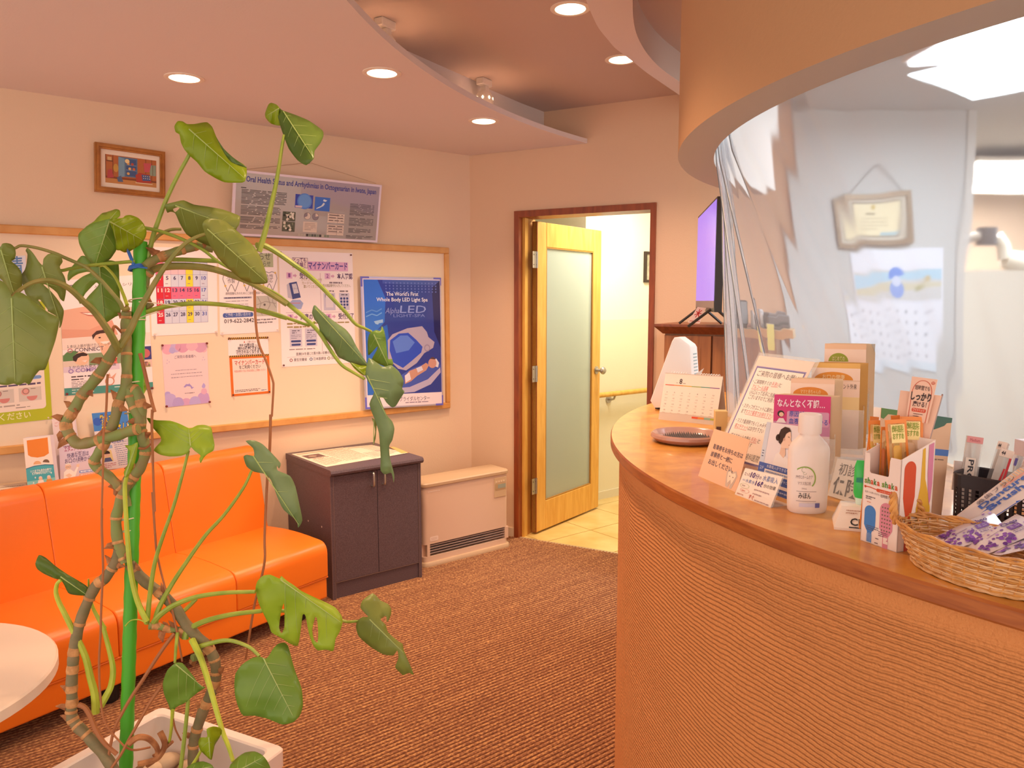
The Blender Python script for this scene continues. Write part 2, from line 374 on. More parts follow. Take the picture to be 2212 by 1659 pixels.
# office ceiling
A = [math.radians(a) for a in range(96, 236, 4)]
pl = [(HC.x+HI*math.cos(a), HC.y+HI*math.sin(a)) for a in A]
q = [Ep(3.4, 2.4), Ep(3.4, -2.7), Ep(.5, -2.7), Ep(.5, -.14), Ep(0, -.14), Ep(0, 0)]
pl += [(2.6, -2.0)]+[(p.x, p.y) for p in q]
MB().prism(pl, lambda u, v: (u, v, 2.42), lambda u, v: (u, v, 2.45)).build('ceiling_office', mat('office_ceiling', '#c9cbcc', .85), kind='structure')

# corridor behind the door
CY = 3.96
cx = onpl(1266, 460, (0, CY, 0), (0, 1, 0)).x
zw = onpl(1350, 690, (0, CY, 0), (0, 1, 0)).z
mb = MB(); mb.box((cx, CY, zw), (4.95, CY+.1, 2.5), M_CORR); mb.box((cx, CY-.001, 0), (4.95, CY+.1, zw), M_CORR2); mb.box((cx, CY+.1, 0), (cx+.1, 5.2, 2.5), M_CORR)
mb.build('wall_corridor', kind='structure')
mb = MB(); mb.box((3.0, 5.2, 0), (cx+.1, 5.3, 2.5)); mb.box((3.0, YA+.12, 0), (3.1, 5.2, 2.5)); mb.build('wall_corridor_end', M_CORR, kind='structure')
mb = MB(); q_ = [Bp(-.25, -.13), Bp(1.0, -.13)]; mb.prism([(q_[1].x, q_[1].y), (4.95, q_[1].y), (4.95, 5.3), (3.0, 5.3), (3.0, 4.1), (q_[0].x, q_[0].y)], lambda u, v: (u, v, 2.42), lambda u, v: (u, v, 2.46)); mb.build('ceiling_corridor', mat('corridor_ceiling', '#efe9d8', .85), kind='structure')
MB().box((4.90, 2.7, 0), (4.95, CY, 2.5)).build('wall_corridor_side', M_CORR, kind='structure')
MB().box((3.52, 2.70, 0), (4.90, 2.75, 2.5)).build('wall_corridor_front', M_CORR, kind='structure')
mb = MB(); mb.box((cx, CY-.008, 0), (4.9, CY-.001, .06)); mb.build('baseboard_corridor', mat('corridor_base', '#e3dcc2', .5), kind='structure')
# tiles
M_TILE = mat('floor_tile_beige', '#e3c885', .28, noise=(5, '#d2b067', 4))
fl = MB().box((3.0, 2.3, -.012), (4.95, 5.3, -.006)).build('floor_corridor', mat('tile_joint', '#b79a63', .8), kind='structure')
TS = .40
for i in range(-2, 7):
    for j in range(-2, 8):
        x0, y0 = 3.02+i*TS, 2.25+j*TS; g = .003
        # keep behind the door line
        c = [(x0+g, y0+g), (x0+TS-g, y0+g), (x0+TS-g, y0+TS-g), (x0+g, y0+TS-g)]
        out = []
        f = lambda p: (Vector((p[0], p[1], 0))-DB).dot(BN)+.012      # >0 in the waiting room: clip
        for a, b in zip(c, c[1:]+c[:1]):
            fa, fb = f(a), f(b)
            if fa <= 0: out.append(a)
            if fa*fb < 0: t = fa/(fa-fb); out.append((a[0]+(b[0]-a[0])*t, a[1]+(b[1]-a[1])*t))
        if len(out) < 3 or max(p[0] for p in out) > 4.95 or max(p[0] for p in out) < 3.0 or min(p[1] for p in out) > 4.8: continue
        MB().prism(out, lambda u, v: (u, v, -.008), lambda u, v: (u, v, 0)).build('tile', M_TILE, fl)
# threshold strip
mb = MB(); wallB(.03, .87, -.005, .004, .02, .01); mb.build('trim_3', mat('threshold_metal', '#cbb89a', .35, .6), kind='structure')

# door frame and door leaf
df = MB(); mb = df
for s0, s1, z0, z1 in ((0, .032, 0, 2.015), (.848, .878, 0, 2.015), (.032, .848, 1.978, 2.015)): wallB(s0, s1, z0, z1, .165, .018, M_BROWNWOOD)
wallB(.032, .05, 0, 1.978, .04, -.03, M_YELLOW); wallB(.032, .046, 0, 1.978, .10, -.075, mat('jamb_wood', '#c98d3e', .45))
frame = df.build('door_1', kind='structure')
HG = Vector((3.078, 3.597, 0)); dang = math.radians(14.3)
leaf = thing('door_leaf', HG, 'open birch door with frosted glass panel swung into the corridor', 'door', rz=dang)
T = PW[leaf.name]
LW, LH, TH = .775, 1.962, .036
mb = MB(T); mb.box((0, 0, .012), (.105, TH, LH), bev=.004); mb.build('stile', M_YELLOW, leaf)
MB(T).box((0, -.0012, .012), (.004, TH, LH)).build('edge_strip', M_BROWNWOOD, leaf, label='dark brown hinge-side edge of the door')
MB(T).box((LW-.105, 0, .012), (LW, TH, LH), bev=.004).build('stile', M_YELLOW, leaf)
MB(T).box((.105, 0, LH-.15), (LW-.105, TH, LH), bev=.003).build('rail', M_YELLOW, leaf)
MB(T).box((.105, 0, .012), (LW-.105, TH, .20), bev=.003).build('rail', M_YELLOW, leaf)
mb = MB(T); mb.box((.10, TH*.35, .195), (LW-.10, TH*.35+.006, LH-.145))
mb.build('glass_panel', mat('frosted_glass', '#d9e6da', .28, trans=.55, spec=.6), leaf)
mb = MB(T)
for x0, x1, z0, z1 in ((.105, .112, .2, LH-.15), (LW-.112, LW-.105, .2, LH-.15), (.112, LW-.112, .2, .207), (.112, LW-.112, LH-.157, LH-.15)): mb.box((x0, .002, z0), (x1, TH-.002, z1))
mb.build('glazing_bead', mat('bead_wood', '#a9792f', .45), leaf)
M_STEEL = mat('brushed_steel', '#b9b4ac', .3, .9)
mb = MB(T @ Matrix.Translation((LW-.055, 0, 1.0)) @ Matrix.Rotation(math.pi/2, 4, 'X'))
mb.lathe([(.001, .001), (.028, .001), (.028, .006), (.012, .010), (.010, .035), (.020, .042), (.027, .052), (.026, .062), (.016, .072), (.001, .074)], m=M_STEEL)
mb.build('knob', None, leaf, smooth=True)
for hz in (.27, .98, 1.68):
    mb = MB(T); mb.box((-.05, -.004, hz), (-.003, -.001, hz+.1), M_STEEL); mb.box((-.028, -.006, hz), (-.022, 0, hz+.1), M_STEEL)
    mb.tube([(-.006, -.006, hz), (-.006, -.006, hz+.1)], .006, M_STEEL, 8)
    for a in (.012, .038):
        for b in (.02, .08): mb.lathe([(.0035, 0), (.003, .0015)], (0, 0, 0), None, 6) if False else mb.box((-.05+a-.003, -.0055, hz+b-.003), (-.05+a+.003, -.004, hz+b+.003), mat('screw_metal', '#6d665e', .4, .8))
    mb.build('hinge', None, leaf)
# handrail and small picture in the corridor
a = onpl(1290, 857, (0, CY-.07, 0), (0, 1, 0)); b = onpl(1400, 840, (0, CY-.07, 0), (0, 1, 0)); zr = (a.z+b.z)/2
hr = thing('handrail', (a.x, CY-.07, zr), 'round pale wood handrail along the corridor wall', 'handrail')
MB().tube([(a.x-.3, CY-.07, zr), (min(b.x+.8, 4.8), CY-.07, zr)], .019, None, 14).build('rail', M_YELLOW, hr, smooth=True)
br = onpl(1320, 858, (0, CY-.03, 0), (0, 1, 0))
for bx in (br.x, br.x+.6):
    mb = MB(); mb.tube([(bx, CY-.004, zr-.05), (bx, CY-.03, zr-.05), (bx+.0, CY-.06, zr-.04), (bx, CY-.07, zr-.017)], .008, M_STEEL, 8)
    mb.tube([(bx, CY-.002, zr-.05), (bx, CY-.010, zr-.05)], .028, M_STEEL, 16); mb.build('bracket', None, hr, smooth=True)
tl = onpl(1393, 543, (0, CY-.012, 0), (0, 1, 0)); bl = onpl(1393, 610, (0, CY-.012, 0), (0, 1, 0))
cp = thing('picture_frame', (tl.x+.15, CY-.02, bl.z), 'small dark framed picture on the corridor wall behind the door post', 'picture')
mb = MB(); w_, t_ = .32, .02
for x0, x1, z0, z1 in ((0, w_, 0, t_), (0, w_, tl.z-bl.z-t_, tl.z-bl.z), (0, t_, t_, tl.z-bl.z-t_), (w_-t_, w_, t_, tl.z-bl.z-t_)): mb.box((tl.x+x0, CY-.02, bl.z+z0), (tl.x+x1, CY-.001, bl.z+z1))
mb.build('frame', mat('dark_wood', '#3a2a22', .4), cp)
MB().box((tl.x+t_, CY-.010, bl.z+t_), (tl.x+w_-t_, CY-.002, tl.z-t_)).build('mat_board', mat('pale_mat', '#cfc6ad', .6, noise=(14, '#8a8c70', 3)), cp)

# ---------------------------------------------------------------- lights the room has
M_LAMP = mat('lamp_lens', '#ffffff', .5, emit=('#ffe9c4', 7))
M_RING = mat('lamp_ring', '#efe0cf', .4)
spec = [((398, 168), 2.37, 'recessed downlight in the dropped ceiling above the framed cottage picture'), ((825, 157), 2.37, 'recessed downlight in the dropped ceiling close to its curved edge'),
        ((1045, 261), 2.37, 'recessed downlight in the pointed end of the dropped ceiling'), ((1232, 18), 2.575, 'recessed downlight in the upper ceiling at the top of the photo'), ((1343, 128), 2.575, 'recessed downlight in the upper ceiling partly hidden by the curved ring')]
for (px, py), z, lab in spec:
    c = onz(px, py, z); d = thing('downlight', c, lab, 'ceiling light', 'recessed ceiling downlights')
    mb = MB(); mb.lathe([(.058, .004), (.058, -.004), (.066, -.006), (.076, -.003), (.076, .002)], c, None, 32, cap=False); mb.build('trim_ring', M_RING, d, smooth=True)
    MB().lathe([(.001, -.0015), (.058, -.0015), (.058, .001), (.001, .001)], c, None, 32).build('lens', M_LAMP, d)
# track spots above the lip
for (px, py), lab in (((832, 52), 'track spotlight behind the curved ceiling edge at the upper end'), ((1046, 178), 'track spotlight behind the curved ceiling edge above the pointed end')):
    c = onz(px, py, 2.56); d = thing('spotlight', Vector((c.x, c.y, 2.43)), lab, 'spotlight', 'spotlights above the dropped ceiling edge', rz=math.radians(20))
    T = PW[d.name]
    MB(T).box((-.042, -.022, .112), (.042, .022, .146), bev=.004).build('adapter', M_RING, d)
    MB(T).box((-.012, -.016, .085), (.022, .016, .113), bev=.003).build('bracket', M_RING, d)
    mb = MB(T); mb.lathe([(.012, .090), (.030, .084), (.040, .068), (.044, .044), (.044, .018), (.038, .016)], (0, 0, 0), M_RING, 20, cap=False)
    for k in range(8):
        a = k*math.pi/4+.4; mb.lathe([(.001, .0), (.008, .0)], (0, 0, 0), None, 4) if False else mb.add([T.inverted() @ (T @ Vector(((.0448-.06*max(0, dz))*math.cos(a+da), (.0448-.06*max(0, dz))*math.sin(a+da), .050+dz))) for da, dz in ((-.12, 0), (0, -.008), (.12, 0), (0, .008))], [(0, 1, 2, 3)], M_LAMP)
    mb.build('lamp_head', None, d, smooth=.6)
    light('spot_glow', 'POINT', (c.x, c.y, 2.47), 1.3, WARM, .03)
# office ceiling fixtures
for t, lab, cc, w, l, em in (((3.37, .81), 'bright flat fluorescent panel on the office ceiling above the counter', 'ceiling light', .62, 1.25, 7), ((6.2, 2.0), 'bright fluorescent ceiling light in the treatment room beyond the partition', 'ceiling light', 1.3, 1.5, 5)):
    z = 2.42 if t[0] < 4 else 2.36
    d = thing('fluorescent_light', (t[0], t[1], z-.05), lab, cc, rz=math.radians(-38.7))
    T = PW[d.name]
    MB(T).box((-l/2, -w/2, .02), (l/2, w/2, .05), bev=.006).build('housing', M_WHITE, d)
    MB(T).box((-l/2+.02, -w/2+.02, .004), (l/2-.02, w/2-.02, .02), bev=.004).build('diffuser', mat('tube_diffuser_%d' % em, '#ffffff', .5, emit=('#f2f6ff' if t[0] < 4 else '#fff6e6', em)), d)
# ---------------------------------------------------------------- bulletin board
bb = thing('bulletin_board', (1.2, YA-.015, .80), 'long cream bulletin board with pale wooden frame on the back wall', 'bulletin board')
X0, X1, Z0, Z1, FW = -.7, 2.643, .818, 1.802, .036
MB().box((X0, YA-.012, Z0), (X1, YA-.001, Z1)).build('board', mat('board_cloth', '#f0dcc2', .9, bump=(220, .2, .001)), bb)
for a, b in (((X0, Z1-FW), (X1, Z1)), ((X0, Z0), (X1, Z0+FW)), ((X1-FW*.8, Z0+FW), (X1, Z1-FW))):
    MB().box((a[0], YA-.03, a[1]), (b[0], YA-.001, b[1]), bev=.004).build('frame_rail', M_OAK, bb)

# ---------------------------------------------------------------- framed picture: a plain cosy cottage interior (generic stand-in)
tl, tr, br, bl = [onA(x, y, .03) for x, y in ((205, 306), (357, 328), (357.5, 428), (206, 413))]
pf = thing('framed_picture', Vector(((tl.x+tr.x)/2, YA-.01, bl.z)), 'light wooden frame with a warm coloured cottage interior print, high on the back wall', 'picture')
P = Print(tl, tr, br, bl); M_PF = wood('picture_wood', '#b9792f', '#9a5d1e', (3, 3, 3), 6, .35)
fw, fv = .078, .112
def fpoly(mb, pts, d0, d1, m=None):
    mb.prism(pts, lambda u, v: P.at(u, v)+P.n*d0, lambda u, v: P.at(u, v)+P.n*d1, m)
mb = MB()
for pts in ([(0, 0), (1, 0), (1-fw, fv), (fw, fv)], [(fw, 1-fv), (1-fw, 1-fv), (1, 1), (0, 1)], [(0, 0), (fw, fv), (fw, 1-fv), (0, 1)], [(1, 0), (1, 1), (1-fw, 1-fv), (1-fw, fv)]): fpoly(mb, pts, -.028, 0)
for pts in ([(.02, .03), (.98, .03), (.95, .075), (.05, .075)], [(.05, .925), (.95, .925), (.98, .97), (.02, .97)], [(.02, .03), (.05, .075), (.05, .925), (.02, .97)], [(.98, .03), (.98, .97), (.95, .925), (.95, .075)]): fpoly(mb, pts, 0, .006)
mb.build('frame', M_PF, pf)
mb = MB(); fpoly(mb, [(fw, fv), (1-fw, fv), (1-fw, 1-fv), (fw, 1-fv)], -.026, -.012); mb.build('mat_board', mat('mat_cream', '#f2e2cf', .7), pf)
pr = Print(*[P.at(u, v)-P.n*.0115 for u, v in ((.145, .21), (.875, .21), (.875, .79), (.145, .79))])
pr.rect(0, 0, 1, 1, '#b86a35', 0); pr.rect(0, .82, 1, 1, '#c98a4c', 1); pr.rect(0, .76, 1, .83, '#8e4a26', 1)
for x in (.0, .14, .78, .9): pr.rect(x, 0, x+.012, .78, '#7c4526', 2)
pr.rect(.25, .03, .62, .72, '#5a7a9c', 2); pr.rect(.40, .08, .60, .68, '#41598a', 3); pr.poly([(.25, .03), (.37, .08), (.37, .72), (.25, .78)], '#7a9fb8', 4)
for y in (.28, .46): pr.rect(.40, y, .60, y+.025, '#7f97b5', 4)
for x, y, c in ((.44, .24, '#d9a054'), (.52, .25, '#b54a35'), (.47, .42, '#e5c07a'), (.55, .42, '#c4683c'), (.44, .6, '#dfb368')): pr.disc(x, y, .028, c, 5)
pr.poly([(.74, .15), (.90, .13), (.86, .45), (.76, .48)], '#c8565f', 4); pr.poly([(.86, .2), (.99, .18), (.99, .58), (.87, .58)], '#8f9f8a', 3); pr.rect(.92, .2, .93, .57, '#6c5a3a', 4)
pr.poly([(.58, .62), (.66, .52), (.86, .56), (.90, .86), (.60, .88)], '#b3402f', 5); pr.poly([(.70, .58), (.86, .58), (.88, .78), (.72, .8)], '#4d5f93', 6)
for i in range(8): pr.disc(.74+.04*(i % 4), .63+.08*(i//4), .009, '#e8dcc0', 7)
pr.rect(.58, .88, .92, .91, '#e9d3ae', 6); pr.rect(.02, .20, .14, .24, '#7c4526', 4); pr.rect(.04, .08, .12, .2, '#d8b27a', 5); pr.poly([(.05, .55), (.12, .5), (.16, .8), (.03, .84)], '#b8474a', 5); pr.disc(.2, .45, .05, '#c99a44', 5, rv=.15)
pr.poly([(.22, .78), (.30, .70), (.34, .92), (.24, .93)], '#56688c', 6); pr.disc(.42, .16, .045, '#f0d9a0', 6)
pr.done(pf)

# ---------------------------------------------------------------- sofa
SO, SU, SW = Vector((1.505, 3.27, 0)), Vector((.9568, .2909, 0)), Vector((-.2909, .9568, 0))
sofa = thing('sofa', SO, 'orange leatherette sofa along the back wall', 'sofa', rz=math.atan2(.2909, .9568))
T = PW[sofa.name]
M_ORANGE = mat('orange_leatherette', '#ee7c1e', .36, spec=.5, bump=(320, .12, .001), noise=(2.2, '#e8741a', 2))
def extr(mb, prof, u0, u1, r=.014):
    cy = sum(p[0] for p in prof)/len(prof); cz = sum(p[1] for p in prof)/len(prof); rings = []
    for k, (uu, ins) in enumerate(((u0, r), (u0+r*.35, r*.35), (u0+r, 0), (u1-r, 0), (u1-r*.35, r*.35), (u1, r))):
        rings.append([Vector((uu, cy+(y-cy)*(1-ins/.25), cz+(z-cz)*(1-ins/.25))) for y, z in prof])
    mb.loft(rings, None, True, True)
def rnd(pts):
    """round profile corners: list of (y, z, r)"""
    out = []
    n = len(pts)
    for i, (y, z, r) in enumerate(pts):
        p, a, b = Vector((y, z)), Vector(pts[i-1][:2]), Vector(pts[(i+1) % n][:2])
        if r <= 0: out.append((y, z)); continue
        da, db = (a-p).normalized(), (b-p).normalized()
        A_, B_ = p+da*r, p+db*r
        for k in range(6):
            t = k/5; q = A_*(1-t)**2+p*2*t*(1-t)+B_*t*t; out.append((q.x, q.y))
    return out
base = rnd([(0.005, .08, .01), (.60, .08, .01), (.60, .182, .01), (.005, .182, .01)])
seat = rnd([(-.004, .186, .008), (.50, .186, .01), (.50, .352, .02), (.25, .372, .12), (-.006, .352, .055)])
back = rnd([(.425, .33, .02), (.50, .752, .05), (.60, .758, .05), (.635, .086, .02), (.52, .086, .02)])
PNL = [(-.5, 0), (-1.0, -.5), (-1.5, -1.0), (-2.0, -1.5)]
mb = MB(T); extr(mb, base, -2.0, 0, .008); mb.build('base', M_ORANGE, sofa, smooth=.8)
mb = MB(T); mb.tube([(-2.0, .004, .183), (0, .004, .183)], .005, None, 8); mb.build('piping', M_ORANGE, sofa, smooth=True)
for a, b in PNL:
    mb = MB(T); extr(mb, seat, a+.0008, b-.0008, .006); mb.build('seat_panel', M_ORANGE, sofa, smooth=.8)
    mb = MB(T); extr(mb, back, a+.0008, b-.0008, .006); mb.build('back_panel', M_ORANGE, sofa, smooth=.8)
M_BLACK = mat('black_plastic', '#241f1f', .4)
for u_, w_ in ((-.12, .07), (-1.01, .07), (-1.9, .07), (-.12, .55), (-1.01, .55), (-1.9, .55)):
    MB(T).lathe([(.03, 0), (.034, .01), (.036, .082), (.001, .082)], (u_, w_, 0), None, 14).build('leg', M_BLACK, sofa, smooth=True)

# low ledge behind the sofa
lg = thing('low_shelf', (.3, 3.85, 0), 'low cream shelf unit behind the left end of the sofa', 'shelf')
MB().box((-.7, 3.695, .665), (.66, YA-.005, .69), bev=.004).build('top', mat('shelf_cream', '#d9bfa0', .5), lg)
MB().box((-.68, 3.74, 0), (.64, YA-.02, .665)).build('body', mat('shelf_side', '#c8a580', .6), lg)

# ---------------------------------------------------------------- dark low cabinet
M_DARK = mat('dark_laminate', '#66565c', .42, noise=(260, '#524349', 2), bump=(320, .25, .001))
M_EDGE = mat('worn_edge', '#8a6f66', .5)
CX0, CX1, CYF, CYB, CZ = 1.588, 2.106, 3.402, YA-.005, .662
cb = thing('low_cabinet', ((CX0+CX1)/2, 3.66, 0), 'dark brown two-door cabinet between sofa and heater', 'cabinet')
mb = MB(); mb.loft([[(x, CYB, CZ-.032), (x, CYF-.012, CZ-.032), (x, CYF-.022, CZ-.026), (x, CYF-.026, CZ-.016), (x, CYF-.022, CZ-.005), (x, CYF-.012, CZ), (x, CYB, CZ)] for x in (CX0-.004, CX1+.004)], None, True, True)
mb.build('top', M_DARK, cb, smooth=.6)
for x in (CX0, CX1-.018): MB().box((x, CYF, 0), (x+.018, CYB, CZ-.032)).build('side_panel', M_DARK, cb)
MB().box((CX0+.018, CYB-.02, .0), (CX1-.018, CYB, CZ-.032)).build('back_panel', M_DARK, cb)
MB().box((CX0+.018, CYF+.008, 0), (CX1-.018, CYF+.026, .088)).build('kick_plate', M_DARK, cb)
mb = MB()
for x in (CX0+.0005, CX0+.0175, CX1-.0175): mb.box((x, CYF-.0008, 0), (x+.0014, CYF+.001, CZ-.034))
mb.box((CX0+.02, CYF-.0015, .0885), (CX1-.02, CYF+.004, .090)); mb.box((CX0-.0008, CYF, CZ-.033), (CX0+.001, CYB, CZ-.0315)); mb.build('edge_banding', M_EDGE, cb)
xm = (CX0+CX1)/2
for x0, x1, hx in ((CX0+.0195, xm-.0012, xm-.032), (xm+.0012, CX1-.0195, xm+.03)):
    d = MB().box((x0, CYF-.001, .091), (x1, CYF+.016, CZ-.036), bev=.0015).build('door', M_DARK, cb)
    mb = MB(); mb.tube(bez([(hx, CYF-.001, .620), (hx, CYF-.022, .618), (hx, CYF-.026, .604), (hx, CYF-.026, .566), (hx, CYF-.022, .552), (hx, CYF-.001, .550)], 4), .0052, M_STEEL, 8)
    mb.build('handle', None, d, smooth=True)
mb = MB()
for px, py in ((666, 1125), (695, 1138)):
    p = onpl(px, py, (CX0, 0, 0), (1, 0, 0)); MB().box((CX0-.001, p.y-.004, p.z-.004), (CX0+.001, p.y+.004, p.z+.004)).build("peg_hole_cap", mat("cap_white", "#d8c4b4", .5), cb)
pass
# papers on the cabinet
for nm, px4, zz, lab, seed in (('paper_sheet', [(360, 450), (1000, 368), (1460, 488), (800, 600)], .0015, 'large printed newspaper sheet lying on the left of the dark cabinet', 3), ('paper_sheet', [(1010, 370), (1345, 338), (1790, 430), (1400, 500)], .003, 'printed sheet lying on the right of the dark cabinet', 8)):
    c = [onz(x, y, CZ+zz) for x, y in Zm(px4, 560, 900, .18083)]
    c = [Vector((min(max(p.x, CX0+.01), CX1-.01), min(max(p.y, CYF+.0), CYB-.015), p.z)) for p in c]
    t_ = thing(nm, c[3], lab, 'paper', 'printed papers on the dark cabinet'); P = Print(*c, n=(0, 0, 1), step=.0003)
    P.sheet('sheet', mat('newsprint', '#f0d9c4', .7), t_)
    P.rect(.05, .06, .95, .10, '#c98f74', 1); P.fine(.45, .15, .95, 12, .062, .02, '#c99c86', seed); P.fine(.05, .55, .42, 7, .055, .018, '#b98d7c', seed+1)
    if seed == 3: P.rect(.06, .2, .38, .42, '#6a4f52', 1); P.disc(.2, .31, .07, '#a88f80', 2); P.fine(.1, .45, .4, 2, .04, .02, '#8b6a60', 5)
    else: P.rect(.5, .5, .8, .52, '#6f6a9a', 1)
    P.done(t_)
c = [onz(x, y, CZ+.004) for x, y in Zm([(1560, 362), (1610, 358), (1780, 428), (1700, 436)], 560, 900, .18083)]
en = thing('envelope', c[0], 'narrow yellow envelope at the right edge of the papers on the dark cabinet', 'envelope')
MB().slab(*c, (0, 0, 1), .003, ).build('envelope_body', mat('manila', '#e0b06a', .7), en)

# ---------------------------------------------------------------- fan heater
ht = thing('fan_heater', (2.49, 3.62, 0), 'beige gas fan heater standing in front of the wall beside the door', 'heater')
M_HB = mat('heater_beige', '#d9b9a0', .42); M_HT = mat('heater_cap', '#bfa07f', .35); M_HD = mat('heater_dark', '#3a2a28', .6)
HX0, HX1, HYF, HYB = 2.192, 2.800, 3.522, 3.70
def hround(x0, x1, y0, y1, r):
    P = []
    for cx_, cy_, a in ((x0+r, y0+r, 180), (x1-r, y0+r, 270), (x1-.004, y1-.004, 0), (x0+.004, y1-.004, 90)):
        rr = r if a >= 180 else .004
        for k in range(6): t = math.radians(a+90*k/5); P.append((cx_+rr*math.cos(t), cy_+rr*math.sin(t)))
    return P
def hl(mb, levels, m=None): mb.loft([[(x, y, z) for x, y in hround(HX0+i, HX1-i, HYF+i, HYB-i*.2, max(.03-i, .006))] for z, i in levels], m, True, True)
mb = MB(); hl(mb, [(.0, -.014), (.014, -.014), (.024, -.008), (.026, .0)]); mb.build('base_plate', M_HT, ht, smooth=.6)
# body as a shell with a real outlet opening
ox0, ox1, oz0, oz1 = HX0+.045, HX1-.03, .056, .126
mb = MB(); hl(mb, [(.026, .004), (oz0, .004)]); hl(mb, [(oz1, .004), (.452, .004)])
mb.box((HX0+.004+.0, HYF+.03, oz0), (ox0, HYB, oz1)); mb.box((ox0-.018, HYF+.004, oz0), (ox0, HYF+.04, oz1)); mb.box((ox1, HYF+.004, oz0), (HX1-.004, HYB, oz1))
mb.build('body', M_HB, ht, smooth=.6)
MB().box((ox0, HYF+.035, oz0), (ox1, HYB, oz1)).build('outlet_recess', M_HD, ht)
MB().box((ox1-.13, HYF+.032, oz0), (ox1, HYF+.036, oz1)).build('outlet_screen', mat('heater_screen', '#8b7468', .6), ht)
for k in range(4):
    z = oz0+.013+k*.015
    MB().loft([[(x, HYF+.006, z), (x, HYF+.022, z+.003), (x, HYF+.022, z+.005), (x, HYF+.006, z+.003)] for x in (ox0-.002, ox1+.002)], None, True, True).build('louver', mat('louver_metal', '#b8a39a', .35, .3), ht)
mb = MB(); hl(mb, [(.452, .0), (.456, -.005), (.470, -.005), (.476, .0), (.478, .008)]); mb.build('top_cap', M_HT, ht, smooth=.6)
cpx0, cpx1 = HX1-.112, HX1-.022
MB().box((cpx0, HYF+.0, .318), (cpx1, HYF+.006, .436), bev=.002).build('control_panel', mat('panel_tan', '#c9ac88', .4), ht)
mb = MB(); mb.box((cpx0+.026, HYF-.0015, .372), (cpx1-.006, HYF+.001, .396), mat('lcd', '#9aa091', .25)); mb.box((cpx0+.006, HYF-.001, .362), (cpx1-.006, HYF+.001, .400), mat('panel_line', '#b3956f', .4))
for k in range(4): mb.box((cpx0+.010+k*.018, HYF-.002, .408), (cpx0+.021+k*.018, HYF+.001, .418), mat('panel_key', '#ddc5a4', .4))
mb.build('display', None, ht)
P = Print(*[Vector((x, HYF+.0035, z)) for x, z in ((HX0+.035, .432), (HX0+.115, .432), (HX0+.115, .42), (HX0+.035, .42))], step=.0006); P.fine(0, .35, 1, 1, 1, .3, '#f5e6d8', 4, 1, 1); P.done(ht)
P = Print(*[Vector((x, HYF+.0035, z)) for x, z in ((HX0+.045, .168), (HX0+.100, .168), (HX0+.100, .142), (HX0+.045, .142))], step=.0006); P.rrect(0, 0, 1, 1, .12, '#ecd5c4', 1); P.fine(.15, .3, .85, 2, .3, .12, '#cfae9c', 2, 2, 1); P.done(ht, 'label_sticker')

# ---------------------------------------------------------------- round table at the left
tb = thing('round_table', (-.107, 2.335, 0), 'round white side table cut off by the left edge, in front of the sofa', 'table')
M_TBL = mat('table_white', '#ecd9c6', .38)
MB().lathe([(.001, .515), (.375, .515), (.385, .520), (.385, .545), (.380, .55), (.001, .55)], (-.107, 2.335, 0), None, 72).build('tabletop', M_TBL, tb, smooth=.5)
MB().lathe([(.03, .02), (.03, .5), (.11, .512), (.11, .515)], (-.107, 2.335, 0), None, 24).build('pedestal', M_STEEL, tb, smooth=.5)
MB().lathe([(.001, 0), (.22, 0), (.22, .012), (.05, .024), (.03, .03)], (-.107, 2.335, 0), None, 36).build('base', M_STEEL, tb, smooth=.5)

# ---------------------------------------------------------------- wooden cupboard by the door wall, television, card
T = frameT(Bp(1.02, .45), BV); T = frameT(Bp(1.02, .0), BV)
wc = thing('wooden_cupboard', Bp(1.3, .2), 'brown wooden cupboard right of the doorway with a slab top', 'cabinet')
M_CUP = wood('cupboard_wood', '#b0703a', '#95592a', (9, 9, 1), 4, .4); M_CUPD = wood('cupboard_top_wood', '#8c4a26', '#74391b', (2, 9, 9), 5, .35)
def bbox(mb, s0, s1, o0, o1, z0, z1, m=None):
    q = [Bp(s0, o0), Bp(s1, o0), Bp(s1, o1), Bp(s0, o1)]
    mb.add([(p.x, p.y, z0) for p in q]+[(p.x, p.y, z1) for p in q], [(3, 2, 1, 0), (4, 5, 6, 7), (0, 1, 5, 4), (1, 2, 6, 5), (2, 3, 7, 6), (3, 0, 4, 7)], m)
ct = 1.366
mb = MB(); rr = []
for z, e in ((ct, 0), (ct-.012, 0), (ct-.048, -.035)):
    q = [Bp(1.02-e, .45+e), Bp(1.56, .45+e), Bp(1.56, .004), Bp(1.02-e, .004)]; rr.append([(p.x, p.y, z) for p in q])
mb.loft(rr, None, True, True); mb.build('top', M_CUPD, wc)
mb = MB(); bbox(mb, 1.06, 1.54, .01, .395, 0, ct-.048); mb.build('body', M_CUP, wc)
for s0, s1 in ((1.063, 1.295), (1.305, 1.537)):
    mb = MB(); bbox(mb, s0, s1, .396, .412, .08, ct-.056); d = mb.build('door', M_CUP, wc)
    mb = MB(); bbox(mb, s0+.05, s1-.05, .412, .415, .14, ct-.115); mb.build('door_panel', M_CUP, d)
